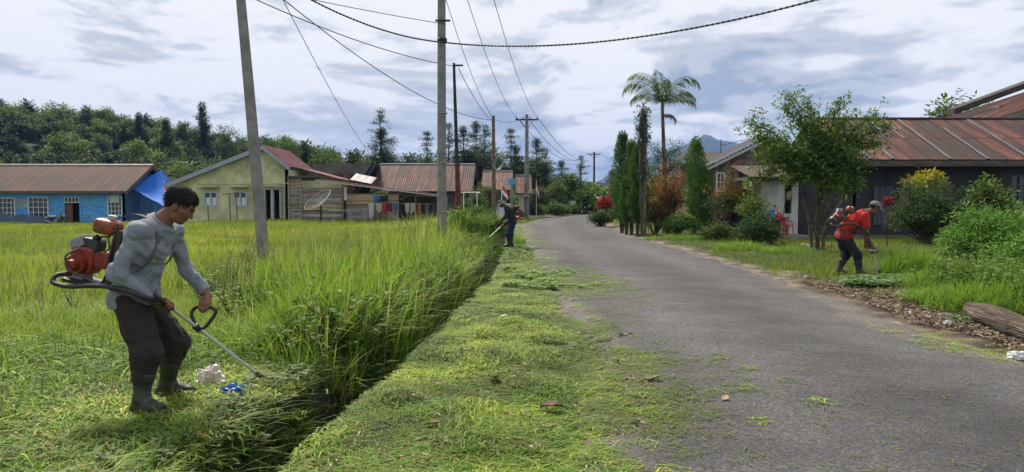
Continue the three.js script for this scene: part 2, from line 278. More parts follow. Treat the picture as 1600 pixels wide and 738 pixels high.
function leavesAround(m, c, rad, n, len, wid, pal, r, flat = 0.4) {   // a clump of leaves in an ellipsoid
  for (let k = 0; k < n; k++) {
    const b = ball(r), q = Math.cbrt(r()) , p = V(c.x + b.x * rad.x * q, c.y + b.y * rad.y * q, c.z + b.z * rad.z * q);
    const d = ball(r).multiplyScalar(0.8).add(b).normalize(), up = V((r() - 0.5) * 2 * (1 - flat), 1, (r() - 0.5) * 2 * (1 - flat)).normalize(); d.y *= (1 - flat * 0.6); d.normalize();
    if (Math.abs(d.dot(up)) > 0.97) d.x += 0.4; m.color = jig(pick(pal, r), 0.3, r); const s = R(0.7, 1.25, r); m.leaf(p, d.normalize(), up, len * s, wid * s);
  }
}
// limbs grow out and split; tips collect clump centres
function grow(m, p, dir, len, rad, depth, tips, r, o) {
  const n = 4, pts = [p.clone()], rs = [rad]; let q = p.clone(), d = dir.clone();
  for (let k = 1; k <= n; k++) { d.add(ball(r).multiplyScalar(o.wob ?? 0.16)); d.y += (o.lift ?? 0.05); d.normalize(); q = q.clone().addScaledVector(d, len / n); pts.push(q); rs.push(rad * (1 - 0.4 * k / n)); if (depth <= (o.leafDepth ?? 1) && k > 1) tips.push(q.clone()); }
  m.tube(pts, rs, depth > 2 ? 7 : 5, false);
  if (depth > 0) { const c = Math.round(R(o.min ?? 2, (o.max ?? 4) + 0.49, r)); for (let k = 0; k < c; k++) { const b = ball(r); b.addScaledVector(d, -b.dot(d)).normalize(); const nd = d.clone().multiplyScalar(1 - (o.spread ?? 0.6)).addScaledVector(b, o.spread ?? 0.6).normalize(); const s = pts[Math.min(n, 2 + Math.floor(r() * 3))]; grow(m, s, nd, len * R(0.6, 0.82, r), rad * 0.55, depth - 1, tips, r, o); } }
}
function broadTree(seed, h, spread, o = {}) {                        // { trunk, crown } geometries, base at the origin
  const r = mulberry(seed), t = new MB(), tips = [], c = new MB(), cl = o.clear ?? 0.35;
  const lean = V(R(-0.1, 0.1, r), 1, R(-0.1, 0.1, r)).normalize(), pts = [], rs = [], tr = o.rad ?? h * 0.022, n = 6;
  let q = V(0, -0.3, 0); for (let k = 0; k <= n; k++) { pts.push(q.clone()); rs.push(tr * (1 - 0.55 * k / n)); q.addScaledVector(lean, (h * (cl + 0.25) + 0.3) / n); q.x += R(-1, 1, r) * tr * 0.8; q.z += R(-1, 1, r) * tr * 0.8; }
  t.tube(pts, rs, 8, false);
  const limbs = o.limbs ?? 7; for (let k = 0; k < limbs; k++) { const f = mix(cl / (cl + 0.25), 1, (k + 0.5) / limbs), i = Math.min(n, Math.round(f * n)), a = k * 2.4 + R(0, 0.8, r), s = pts[i]; grow(t, s, V(Math.cos(a) * spread / h * 2.2, 0.75 + 0.5 * f, Math.sin(a) * spread / h * 2.2).normalize(), spread * R(0.42, 0.62, r), tr * 0.42, o.depth ?? 2, tips, r, o); }
  const per = Math.max(3, Math.round((o.leaves ?? 2500) / tips.length)), cs = o.clump ?? spread * 0.16;
  for (const p of tips) leavesAround(c, p, V(cs, cs * 0.7, cs), per, o.len ?? 0.3, o.wid ?? 0.16, o.pal ?? G.forest, r, o.flat ?? 0.4);
  return { trunk: t.geo(), crown: c.geo() };
}
function pineTree(seed, h, spread, o = {}) {
  const r = mulberry(seed), t = new MB(), c = new MB(), tr = h * 0.013; const pts = [], rs = [];
  for (let k = 0; k <= 8; k++) { pts.push(V(R(-1, 1, r) * tr, h * k / 8 - (k ? 0 : 0.4), R(-1, 1, r) * tr)); rs.push(tr * (1 - 0.9 * k / 8) + 0.02); } t.tube(pts, rs, 6, false);
  const lv = o.levels ?? 15; for (let k = 0; k < lv; k++) {
    const f = k / (lv - 1), y = h * mix(o.clear ?? 0.3, 0.985, f), L = spread * (0.28 + 0.72 * Math.pow(1 - f, 0.8)) * R(0.35, 1.3, r) * (f > 0.93 ? 0.5 : 1), nb = o.arms ?? 5;
    for (let b = 0; b < nb; b++) {
      if (r() < 0.28) continue; const a = b / nb * 6.283 + k * 1.1 + R(-0.4, 0.4, r), d = V(Math.cos(a), R(-0.05, 0.32, r), Math.sin(a)).normalize(), l = L * R(0.6, 1.1, r), s = V(0, y + R(-0.3, 0.3, r), 0), e = s.clone().addScaledVector(d, l);
      t.tube([s, s.clone().addScaledVector(d, l * 0.55), e], [tr * 0.28, tr * 0.2, 0.015], 4, false);
      const nc = Math.max(2, Math.round(l / 0.55)); for (let q = 0; q < nc; q++) { const p = s.clone().addScaledVector(d, l * mix(0.35, 1, q / Math.max(1, nc - 1))); leavesAround(c, p, V(0.5, 0.26, 0.5).multiplyScalar((o.clump ?? 1) * R(0.6, 1.35, r)), o.per ?? 20, o.len ?? 0.38, o.wid ?? 0.12, o.pal ?? G.pine, r, 0.6); }
    }
  }
  return { trunk: t.geo(), crown: c.geo() };
}
function bushGeo(seed, rx, ry, rz, o = {}) {                          // foliage of lumpy clumps over stems, base at the origin
  const r = mulberry(seed), c = new MB(), t = new MB(), n = o.clumps ?? 70, cs = o.clump ?? 0.24;
  for (let k = 0; k < n; k++) {
    const b = ball(r); if (b.y < -0.25) b.y = -b.y * 0.5; const q = o.hollow ? R(0.55, 1.0, r) : Math.cbrt(r()), lump = 1 + 0.28 * noise3(b.x * 2 + seed, b.y * 2, b.z * 2);
    const p = V(b.x * rx * q * lump, ry * (o.low ?? 0.42) + b.y * ry * (1 - (o.low ?? 0.42)) * q * lump, b.z * rz * q * lump); if (p.y < 0.06) p.y = 0.06 + r() * 0.15;
    leavesAround(c, p, V(cs, cs * 0.75, cs), o.per ?? 26, o.len ?? 0.13, o.wid ?? 0.06, (o.top && p.y > ry * (o.topAt ?? 0.85) && r() < (o.topShare ?? 0.8)) ? o.top : o.pal ?? G.deep, r, o.flat ?? 0.35);
    if (k % 3 === 0) t.tube([V(R(-0.12, 0.12, r) * rx, -0.05, R(-0.12, 0.12, r) * rz), V(p.x * 0.45, p.y * 0.5, p.z * 0.45), p], [0.03, 0.022, 0.008].map(v => v * (o.stem ?? 1)), 4, false);
  }
  return { trunk: t.geo(), crown: c.geo() };
}
function plant(name, label, category, g, p, o = {}) {
  const t = thing(name, label, category, p, o.turn ?? 0, o.group); if (o.scale) t.scale.set(...(Array.isArray(o.scale) ? o.scale : [o.scale, o.scale, o.scale]));
  part(o.stemName ?? 'trunk', g.trunk, o.bark ?? M.bark, t); part(o.crownName ?? 'crown', g.crown, M.leaf, t); return t;
}
const topOf = g => { g.crown.computeBoundingBox(); return g.crown.boundingBox.max.y; };
const floor = (px, py, d) => { const p = at(px, py, d); p.y = groundY(p.x, p.z); return p; };
const stand = (px, d, dy = 0) => { const x = (px - 800) / FOCAL * d; return V(x, groundY(x, -d) + dy, -d); };
const tall = (py, d) => EYE + (318 - py) * d / FOCAL;                // height of a point seen at row py

// --- wooded hill: the crowns on the skyline one by one, the rest as one mass
{
  const kinds = [0, 1, 2, 3, 4].map(k => broadTree(900 + k, 12, 5.2, { leaves: 2600, len: 0.75, wid: 0.42, clump: 1.25, limbs: 8, depth: 2, clear: 0.30, spread: 0.62, pal: [G.forest, [[0.150, 0.225, 0.046], [0.195, 0.270, 0.052], [0.120, 0.188, 0.039]], [[0.06, 0.10, 0.022], [0.08, 0.12, 0.03]], [[0.035, 0.058, 0.024], [0.045, 0.07, 0.026]], [[0.05, 0.085, 0.026], [0.09, 0.125, 0.035]]][k], flat: 0.5 }));
  const r = mulberry(77), per = kinds.map(() => []);
  for (let tries = 0; tries < 6000; tries++) {
    const d = R(118, 300, r), px = R(-160, 520, r), x = (px - 800) / FOCAL * d, y = hillY(x, -d); if (y < -1.2) continue;
    if (hash3(Math.round(x / 4.6), Math.round(d / 4.6), 3) < -1) continue;
    if (per.some(a => a.some(q => (q[0] - x) ** 2 + (q[2] + d) ** 2 < 26))) continue;
    per[Math.floor(r() * 5)].push([x, y - 1, -d, R(0, 6.28, r), R(0.55, 1.0, r)]);
  }
  const wood = new THREE.Group(); wood.name = 'hillside_forest'; scene.add(wood); tag(wood, 'dense dark green forest covering the hill behind the blue house', 'forest', null, 'stuff');
  const d4 = new THREE.Object3D();
  kinds.forEach((k, i) => { for (const [nm, g, mt] of [['trunk', k.trunk, M.bark], ['crown', k.crown, M.leaf]]) { const im = new THREE.InstancedMesh(g, mt, per[i].length); im.name = nm; per[i].forEach(([x, y, z, a, s], n) => { d4.position.set(x, y, z); d4.rotation.set(0, a, 0); d4.scale.set(s, s * 1.0, s); d4.updateMatrix(); im.setMatrixAt(n, d4.matrix); }); im.userData.kind = 'stuff'; wood.add(im); } });
  const umb = [0, 1].map(k => broadTree(950 + k, 14, 6, { leaves: 2200, len: 0.6, wid: 0.34, clump: 0.95, limbs: 6, depth: 2, clear: 0.5, spread: 0.72, lift: 0.0, flat: 0.6, pal: G.forest }));
  const sky = [[8, 163, 205, 1, 'broad tree crown highest on the hill at the left edge'], [65, 185, 208, 0, 'spreading tree on the hill skyline right of the leftmost crown'], [100, 181, 215, 0, 'flat topped tree on the hill skyline above the rust roof'], [155, 184, 212, 1, 'open crowned tree showing sky between limbs on the hill skyline'], [192, 189, 208, 1, 'rounded tree on the hill skyline left of the dark cone tree'], [250, 186, 214, 0, 'wide tree on the hill skyline right of the dark cone tree'], [345, 193, 196, 0, 'last big tree on the hill skyline before the tall leaning pole'], [285, 187, 205, 1, 'tree on the hill skyline just left of the tall dark conifer']];
  for (const [px, py, d, k, l] of sky) { const x = (px - 800) / FOCAL * d, base = hillY(x, -d) - 1, h = Math.max(9, tall(py, d) - base); plant('hill_tree', l, 'tree', umb[k], V(x, base, -d), { scale: [0.8, h / topOf(umb[k]), 0.8], turn: px, group: 'trees on the hill skyline' }); }
  const con = pineTree(61, 14, 3.0, { clear: 0.12, levels: 20, arms: 6, clump: 1.5, per: 22, len: 0.6, wid: 0.22, pal: [[0.041, 0.075, 0.030], [0.057, 0.095, 0.036]] });
  for (const [px, py, d, s, l] of [[319, 165, 200, 1.0, 'tall dark conifer standing out on the hill skyline'], [220, 180, 196, 0.8, 'dark cone shaped tree among the hill trees'], [262, 188, 190, 0.85, 'dark conifer lower on the hill beside a pale gap']]) { const x = (px - 800) / FOCAL * d, base = hillY(x, -d) - 1, h = Math.max(9, tall(py, d) - base); plant('conifer_tree', l, 'tree', con, V(x, base, -d), { scale: [s, h / 14, s], turn: px, group: 'conifers on the hill' }); }
}
// --- belt of trees behind the houses
{
  const kinds = [0, 1, 2].map(k => broadTree(300 + k, 9, 4.0, { leaves: 2600, len: 0.45, wid: 0.26, clump: 0.95, limbs: 8, depth: 2, clear: 0.22, pal: [G.forest, [[0.083, 0.128, 0.036], [0.112, 0.165, 0.046]], [[0.045, 0.08, 0.025], [0.085, 0.13, 0.035]]][k], flat: 0.45 }));
  const bamboo = broadTree(333, 9, 3.2, { leaves: 2400, len: 0.55, wid: 0.16, clump: 0.8, limbs: 10, depth: 2, clear: 0.15, lift: -0.05, pal: [[0.102, 0.178, 0.044], [0.132, 0.210, 0.051]] });
  const rows = [[425, 212, 120, 1, 'bamboo like tree rising right behind the leaning pole'], [450, 213, 118, 1, 'feathery tree above the red roof ridge'], [480, 222, 122, 0, 'thin grey green tree right of the red roof'], [505, 232, 118, 0, 'pale loose tree behind the grey block wall'], [532, 240, 112, 0, 'low round tree above the grey block wall'], [560, 236, 116, 0, 'round tree left of the lone tall pine'], [588, 240, 108, 0, 'round tree under the lone tall pine'], [622, 246, 110, 0, 'low tree above the middle of the long rust roof'], [648, 242, 114, 0, 'tree above the long rust roof left of the concrete pole'], [672, 238, 110, 0, 'tree just left of the concrete pole above the rust roof'], [705, 244, 106, 0, 'tree between concrete pole and black iron pole'], [738, 240, 108, 0, 'tree behind the right end of the long rust roof'], [765, 236, 112, 0, 'dark tree behind the short wooden pole'], [790, 250, 104, 0, 'round tree above the small gabled house'], [812, 246, 108, 0, 'tree behind the concrete pole with crossarm'], [846, 250, 116, 0, 'tree right of the concrete pole with crossarm']];
  rows.forEach(([px, py, d, b, l], i) => { const p = stand(px, d); py -= 5; plant(b ? 'feathery_tree' : 'background_tree', l, 'tree', b ? bamboo : kinds[i % 3], p, { scale: [0.95, (tall(py, d) - p.y) / topOf(b ? bamboo : kinds[i % 3]), 0.95], turn: i * 1.9, group: 'tree belt behind the houses' }); });
  // low continuous scrub that closes the gaps under the belt
  const r = mulberry(5), sc = [[], []], bg = [bushGeo(41, 3.2, 3.4, 2.6, { clumps: 60, clump: 0.8, per: 24, len: 0.5, wid: 0.28, pal: G.forest }), bushGeo(42, 3, 3, 2.6, { clumps: 60, clump: 0.8, per: 24, len: 0.5, wid: 0.26, pal: [[0.121, 0.210, 0.042], [0.162, 0.262, 0.051]] })];
  for (let k = 0; k < 150; k++) { const px = R(-120, 960, r), d = R(84, 135, r); if (px > 780 && d < 100) continue; sc[k % 2].push([stand(px, d), R(0.8, 1.5, r)]); }
  for (let k = 0; k < 110; k++) { const px = R(960, 1750, r), d = R(70, 130, r); sc[k % 2].push([stand(px, d), R(0.8, 1.5, r)]); }
  const g = new THREE.Group(); g.name = 'distant_scrub'; scene.add(g); tag(g, 'dark scrub filling the ground between the houses and tree belt', 'scrub', null, 'stuff'); const o = new THREE.Object3D();
  bg.forEach((q, i) => { const im = new THREE.InstancedMesh(q.crown, M.leaf, sc[i].length); im.name = 'foliage'; im.userData.kind = 'stuff'; sc[i].forEach(([p, s], n) => { o.position.copy(p); o.rotation.y = n; o.scale.setScalar(s); o.updateMatrix(); im.setMatrixAt(n, o.matrix); }); g.add(im); });
}
// --- pines
{
  const kinds = [pineTree(71, 16, 3.4, { clear: 0.22, levels: 16 }), pineTree(72, 16, 2.9, { clear: 0.3, levels: 12, arms: 5 }), pineTree(73, 16, 3.8, { clear: 0.2, levels: 18, arms: 6, per: 24 }), pineTree(74, 16, 2.6, { clear: 0.2, levels: 13, arms: 5 })];
  const list = [[595, 168, 104, 0, 'lone tall pine with a bare thin top above the rust roofs'], [597, 200, 103, 2, 'shorter dense pine in front of the lone tall pine'], [668, 204, 105, 3, 'slim pine left of the concrete pole'], [702, 192, 110, 1, 'tall pine directly between the two near poles'], [724, 196, 108, 2, 'dense pine right of the black iron pole'], [744, 188, 112, 2, 'tallest pine of the clump left of the wooden pole'], [758, 192, 106, 0, 'bushy pine beside the wooden pole'], [798, 200, 110, 3, 'narrow pine left of the crossarm pole'], [806, 226, 104, 2, 'low dense pine touching the crossarm pole'], [838, 215, 112, 2, 'pine just right of the crossarm pole'], [852, 232, 118, 0, 'short pine second right of the crossarm pole'], [877, 250, 122, 2, 'low pine left of the far road bend'], [908, 243, 150, 1, 'lone slim pine over the far bend of the road'], [955, 265, 170, 2, 'small far pine behind the red roofed house']];
  for (const [px, py, d, k, l] of list) { const p = stand(px, d); plant('pine_tree', l, 'tree', kinds[k], p, { scale: [0.95, (tall(py, d) - p.y) / topOf(kinds[k]), 0.95], turn: px * 0.7, group: 'pines behind the village' }); }
}
// --- roadside garden on the right
function columnTree(seed, h, r0, o = {}) {                            // narrow upright tree of many rising shoots
  const r = mulberry(seed), t = new MB(), c = new MB(), bare = o.bare ?? 0.5;
  t.tube([V(0, -0.2, 0), V(R(-0.05, 0.05, r), h * 0.5, R(-0.05, 0.05, r)), V(0, h * 0.95, 0)], [0.06, 0.045, 0.01], 6, false);
  for (let k = 0; k < 4; k++) { const a = R(0, 6.28, r); t.tube([V(Math.cos(a) * 0.05, -0.1, Math.sin(a) * 0.05), V(Math.cos(a) * r0 * 0.5, bare + 0.4, Math.sin(a) * r0 * 0.5)], [0.028, 0.015], 5, false); }
  const n = o.clumps ?? 150; for (let k = 0; k < n; k++) {
    const f = (k + r()) / n, y = mix(bare, h, f), prof = r0 * (0.55 + 0.75 * Math.sin(Math.PI * Math.pow(f, 0.75) * 0.92)) * (1 - smooth(0.72, 1, f) * 0.75) * (1 + 0.35 * noise3(f * 7, seed, 1)), a = R(0, 6.28, r), q = Math.sqrt(r()) * prof;
    const p = V(Math.cos(a) * q, y, Math.sin(a) * q);
    for (let j = 0; j < (o.per ?? 26); j++) { const b = ball(r), s = V(p.x + b.x * 0.13, p.y + b.y * 0.22, p.z + b.z * 0.13), d = V(Math.cos(a) * 0.35 + b.x * 0.6, R(0.1, 1.0, r), Math.sin(a) * 0.35 + b.z * 0.6).normalize(); c.color = jig(pick(o.pal ?? G.cypress, r), 0.3, r); c.leaf(s, d, ball(r), R(0.08, 0.17, r), R(0.024, 0.045, r)); }
  }
  return { trunk: t.geo(), crown: c.geo() };
}
{
  const cols = [[972, 212, 35, 0.42, 'tallest slim column tree at the road edge, leftmost of the row'], [987, 226, 34.2, 0.34, 'slim column tree second from the left at the road edge'], [979, 282, 33.4, 0.30, 'short column tree in front of the tallest slim one'], [996, 232, 32.6, 0.36, 'dense column tree pressed against the vine covered trunk'], [1086, 222, 33, 0.50, 'thick green column tree between the two reddish shrubs'], [1098, 266, 32.4, 0.42, 'short green column tree in front of the thick one']];
  cols.forEach(([px, py, d, r0, l], i) => { const p = stand(px, d), h = tall(py, d) - p.y; plant('column_tree', l, 'tree', columnTree(510 + i, h, r0 * 0.82, { clumps: Math.round(h * 50), per: 36, bare: i > 3 ? 0.25 : 0.75, pal: i > 3 ? [[0.12, 0.25, 0.045], [0.16, 0.30, 0.055], [0.09, 0.19, 0.04]] : G.cypress }), p, { group: 'column trees along the road' }); });
}
{                                                                     // dead palm trunk hung with dry strands and a creeper
  const d = 32, p = stand(1006, d), h = tall(172, d) - p.y, t = thing('dead_palm', 'tall dead palm trunk hung with dry brown strands beside column trees', 'dead palm', p), r = mulberry(88);
  const m = new MB(); m.tube([V(0, -0.2, 0), V(0.04, h * 0.4, 0), V(-0.05, h * 0.8, 0), V(-0.1, h, 0)], [0.11, 0.10, 0.08, 0.06], 9); part('trunk', m.geo(), M.barkPale, t);
  const s = new MB(); for (let k = 0; k < 260; k++) { const a = R(0, 6.28, r), y = h * R(0.14, 1.02, r), q = 0.07 + R(0, 0.13, r) * smooth(0, 0.9, y / h), L = R(0.5, 1.5, r); s.color = jig(pick([[0.20, 0.17, 0.12], [0.30, 0.25, 0.18], [0.13, 0.11, 0.08], [0.12, 0.14, 0.07]], r), 0.3, r); const x = Math.cos(a) * q - 0.06, z = Math.sin(a) * q; s.tube([V(x * 0.6, y, z * 0.6), V(x, y - L * 0.45, z), V(x * 1.05 + R(-0.05, 0.05, r), Math.max(0.05, y - L), z * 1.05)], [0.012, 0.014, 0.006], 3, false); } part('dry_strands', s.geo(), M.dry, t);
  const c = new MB(); for (let k = 0; k < 44; k++) { const f = Math.pow(r(), 0.6), a = R(0, 6.28, r); leavesAround(c, V(Math.cos(a) * 0.2 - 0.08, h * mix(0.35, 1.0, f), Math.sin(a) * 0.2), V(0.16, 0.3, 0.16), 26, 0.17, 0.05, [[0.05, 0.075, 0.035], [0.09, 0.085, 0.05], [0.04, 0.06, 0.04]], r, 0.1); } part('creeper', c.geo(), M.leaf, t);
}
function frond(r, L, up, droopK, pal) {                               // arching feather leaf along +x
  const m = new MB(pick(pal, r)), N = 16, pts = []; let p = V(0, 0, 0), an = up;
  for (let k = 0; k <= N; k++) { pts.push(p.clone()); an = up - droopK * Math.pow(k / N, 1.9); p.add(V(Math.cos(an), Math.sin(an), 0).multiplyScalar(L / N)); }
  m.tube(pts, pts.map((_, k) => 0.028 * (1 - 0.85 * k / N)), 5, false);
  for (let k = 2; k <= N * 2.4; k++) { const f = k / (N * 2.4), i = Math.min(N - 1, Math.floor(f * N)), q = pts[i].clone().lerp(pts[i + 1], f * N - i), tan = pts[i + 1].clone().sub(pts[i]).normalize(), nor = V(-tan.y, tan.x, 0), l = L * 0.31 * Math.pow(Math.sin(Math.PI * Math.min(0.97, f * 0.9 + 0.12)), 0.6); for (const s of [-1, 1]) { m.color = jig(pick(pal, r), 0.25, r); const dd = tan.clone().multiplyScalar(0.55).addScaledVector(V(0, 0, s), 0.75).addScaledVector(nor, R(-0.25, 0.3, r)).add(V(0, -0.75, 0)).normalize(); m.leaf(q, dd, nor, l * R(0.85, 1.1, r), 0.034); } }
  return m.geo();
}
{
  const d = 36, p = stand(1037, d), h = tall(178, d) - p.y, t = thing('palm_tree', 'tall slender palm with arching feather fronds above the garden', 'palm', p), r = mulberry(17), m = new MB();
  const pts = [], rs = []; for (let k = 0; k <= 22; k++) { const f = k / 22; pts.push(V(0.05 - 0.16 * f * f, -0.2 + (h + 0.2) * f, 0)); rs.push((0.14 - 0.06 * f) * (k % 2 ? 1 : 1.06)); } m.tube(pts, rs, 10); part('trunk', m.geo(), M.barkPale, t);
  const top = V(-0.11, h, 0), cs = new MB([0.14, 0.17, 0.05]); cs.tube([top.clone(), top.clone().add(V(0, 0.35, 0)), top.clone().add(V(0, 0.7, 0))], [0.085, 0.09, 0.04], 8); part('crownshaft', cs.geo(), M.dry, t);
  for (const [a, up, L, dr] of [[3.14, 1.0, 2.9, 2.9], [2.9, 1.35, 2.9, 2.7], [3.5, 0.55, 2.3, 2.3], [0.05, 1.2, 2.9, 2.9], [0.35, 0.75, 2.5, 2.5], [-0.4, 0.35, 2.0, 1.9], [1.8, 1.5, 2.2, 1.3], [1.6, 1.3, 1.9, 1.8], [-1.6, 1.15, 1.9, 1.9]]) { const f = part('frond', frond(r, L, up, dr, G.palm), M.leaf, t); f.position.copy(top).add(V(0, 0.55, 0)); f.rotation.y = a; }
  const df = part('dead_frond', frond(r, 1.1, 0.2, 2.8, [[0.20, 0.13, 0.07], [0.14, 0.095, 0.05]]), M.dry, t); df.position.copy(top).add(V(0, -0.1, 0)); df.rotation.y = 0.2;
}
{
  const P = (name, label, px, d, g, o) => plant(name, label, o?.cat ?? 'shrub', g, stand(px, d), { crownName: 'foliage', stemName: 'stems', ...o });
  P('reddish_shrub', 'large shrub of reddish brown young leaves behind the palm', 1043, 35.5, bushGeo(601, 1.15, tall(262, 35.5), 1.0, { clumps: 150, clump: 0.3, per: 30, len: 0.13, wid: 0.055, pal: G.red, low: 0.4, top: [[0.38, 0.17, 0.06], [0.30, 0.16, 0.05]], topAt: 0.6 }));
  P('reddish_shrub', 'green shrub with copper tips in front of the wooden house', 1142, 31, bushGeo(602, 1.0, tall(265, 31), 0.9, { clumps: 140, clump: 0.27, per: 30, len: 0.12, wid: 0.05, pal: [[0.108, 0.154, 0.034], [0.135, 0.126, 0.034], [0.081, 0.126, 0.029]], top: [[0.40, 0.19, 0.05], [0.26, 0.24, 0.05]], topAt: 0.6, low: 0.45 }));
  P('reddish_shrub', 'low dark red shrub beside the dead palm', 1024, 33, bushGeo(603, 0.6, 1.6, 0.6, { clumps: 60, clump: 0.24, per: 26, len: 0.12, wid: 0.05, pal: [[0.135, 0.070, 0.032], [0.095, 0.084, 0.028]] }));
  P('garden_shrub', 'bright green leafy shrub under the reddish shrub', 1058, 31.5, bushGeo(604, 0.75, 1.05, 0.6, { clumps: 60, clump: 0.22, per: 22, len: 0.2, wid: 0.07, pal: [[0.108, 0.210, 0.034], [0.149, 0.266, 0.040]] }));
  P('garden_shrub', 'loose light green bamboo like shrub left of the porch', 1176, 27.5, bushGeo(605, 0.6, 2.3, 0.55, { clumps: 70, clump: 0.26, per: 22, len: 0.16, wid: 0.04, pal: [[0.121, 0.196, 0.034], [0.162, 0.238, 0.040]], low: 0.5 }));
  P('garden_shrub', 'dark strap leaved clump in front of the porch', 1184, 24.5, bushGeo(606, 0.8, 0.95, 0.6, { clumps: 60, clump: 0.22, per: 22, len: 0.28, wid: 0.045, pal: [[0.047, 0.098, 0.028], [0.068, 0.126, 0.034]] }));
  P('garden_shrub', 'low green clump at the foot of the copper tipped shrub', 1120, 28, bushGeo(611, 0.7, 0.7, 0.5, { clumps: 46, clump: 0.2, per: 22, len: 0.2, wid: 0.05, pal: [[0.081, 0.140, 0.032], [0.121, 0.196, 0.034]] }));
  P('feathery_tree', 'small layered green tree just behind the palm trunk', 1042, 40, broadTree(77, 5.2, 1.9, { leaves: 2400, len: 0.16, wid: 0.05, clump: 0.32, limbs: 8, clear: 0.45, lift: 0, flat: 0.75, pal: [[0.074, 0.140, 0.034], [0.095, 0.168, 0.039]] }), { cat: 'tree', crownName: 'crown', stemName: 'trunk' });
  P('dark_bush', 'big dark rounded bush with yellow top before the dark wall', 1450, 26, bushGeo(607, 1.35, 2.35, 1.1, { clumps: 340, clump: 0.28, per: 32, len: 0.10, wid: 0.045, pal: G.deep, low: 0.36, flat: 0.5 }));
  P('yellow_shrub', 'yellow leaved shrub rising behind the big dark bush', 1446, 27.4, bushGeo(608, 0.75, 2.72, 0.5, { clumps: 44, clump: 0.2, per: 22, len: 0.22, wid: 0.06, pal: G.yellow, low: 0.84 }));
  P('small_tree', 'small yellowish green tree against the dark wall window', 1560, 25, broadTree(609, 2.95, 0.95, { leaves: 1500, len: 0.17, wid: 0.075, clump: 0.2, limbs: 8, clear: 0.3, pal: [[0.121, 0.210, 0.029], [0.176, 0.252, 0.034], [0.081, 0.154, 0.025]], rad: 0.05 }), { cat: 'tree', crownName: 'crown', stemName: 'trunk' });
  P('lush_bush', 'large bright green feathery bush at the right edge', 1556, 15.6, bushGeo(610, 1.15, 1.5, 0.9, { clumps: 230, clump: 0.2, per: 32, len: 0.15, wid: 0.034, pal: G.lush, low: 0.38, flat: 0.3 }));
  P('lush_bush', 'smaller bright green bush cut by the right edge of the view', 1612, 13.0, bushGeo(612, 0.7, 0.95, 0.6, { clumps: 90, clump: 0.18, per: 30, len: 0.14, wid: 0.034, pal: G.lush }));
  P('roadside_bush', 'round dark bush at the bend with red leaved plant on top', 938, 45, bushGeo(613, 0.72, 1.15, 0.6, { clumps: 90, clump: 0.22, per: 26, len: 0.15, wid: 0.07, pal: [[0.068, 0.119, 0.029], [0.095, 0.154, 0.034]] }));
  P('red_plant', 'crimson leaved plant behind the round bush at the bend', 945, 46.4, bushGeo(614, 0.42, 1.85, 0.4, { clumps: 40, clump: 0.18, per: 24, len: 0.26, wid: 0.06, pal: G.crimson, low: 0.75 }));
  P('red_plant', 'crimson plant on a thin stem beside the cap of the right worker', 1387, 24.5, bushGeo(615, 0.12, 1.75, 0.12, { clumps: 12, clump: 0.07, per: 14, len: 0.14, wid: 0.05, pal: G.crimson, low: 0.86, stem: 0.6 }));
  P('tall_weeds', 'bushy weed clump at the end of the cut grass by the far worker', 770, 27.5, bushGeo(616, 0.8, 1.0, 0.7, { clumps: 80, clump: 0.2, per: 26, len: 0.18, wid: 0.04, pal: [[0.108, 0.196, 0.034], [0.149, 0.252, 0.040]] }), { cat: 'weeds' });
  P('tall_weeds', 'bright weeds around the foot of the concrete pole', 725, 26, bushGeo(617, 0.95, 1.25, 0.7, { clumps: 90, clump: 0.22, per: 26, len: 0.2, wid: 0.04, pal: [[0.135, 0.252, 0.034], [0.176, 0.308, 0.046]] }), { cat: 'weeds' });
  // trees and hedges along the far bend
  const mid = [0, 1].map(k => broadTree(650 + k, 6.5, 2.7, { leaves: 3000, len: 0.3, wid: 0.15, clump: 0.55, limbs: 9, depth: 2, clear: 0.22, pal: [[[0.081, 0.154, 0.029], [0.115, 0.210, 0.034]], [[0.09, 0.13, 0.03], [0.12, 0.16, 0.04]]][k] }));
  for (const [px, py, d, k, s, l] of [[884, 266, 96, 0, 1.1, 'round green tree left of the motorcycle at the bend'], [862, 282, 84, 1, 0.8, 'light yellowish tree beyond the concrete apron'], [838, 288, 82, 1, 0.7, 'light bushy tree behind the red and white flag at the crossarm pole'], [905, 284, 100, 0, 0.9, 'dark tree behind the motorcyclist'], [925, 300, 106, 0, 0.6, 'small dark tree right of the motorcyclist'], [756, 284, 56, 1, 0.62, 'leafy tree in front of the gabled rust roof house'], [734, 302, 52, 0, 0.5, 'low green tree beside the black iron pole']]) { const p = stand(px, d); plant('bend_tree', l, 'tree', mid[k], p, { scale: [s, (tall(py, d) - p.y) / topOf(mid[k]), s], turn: px, group: 'trees along the far bend' }); }
  const hg = bushGeo(660, 1.2, 1.3, 1.0, { clumps: 70, clump: 0.34, per: 24, len: 0.24, wid: 0.1, pal: [[0.095, 0.168, 0.034], [0.135, 0.210, 0.040]] });
  for (const [px, d, s, l] of [[868, 80, 1.2, 'low hedge bush at the start of the bend'], [895, 92, 1.1, 'low hedge bush left of the motorcyclist'], [840, 78, 1.0, 'low hedge bush just behind the concrete apron'], [880, 86, 0.9, 'roundish hedge bush midway along the bend'], [938, 100, 1.4, 'hedge bush right of the motorcyclist'], [957, 62, 1.0, 'hedge bush between red plant and column trees'], [745, 46, 1.0, 'hedge bush beside the wooden pole']]) plant('hedge_bush', l, 'bush', hg, stand(px, d), { scale: s, turn: px, group: 'hedge bushes along the bend', crownName: 'foliage', stemName: 'stems' });
  const back = broadTree(680, 9.5, 3.4, { leaves: 3600, len: 0.34, wid: 0.16, clump: 0.7, limbs: 9, clear: 0.3, pal: [[0.081, 0.140, 0.029], [0.108, 0.175, 0.034]] });
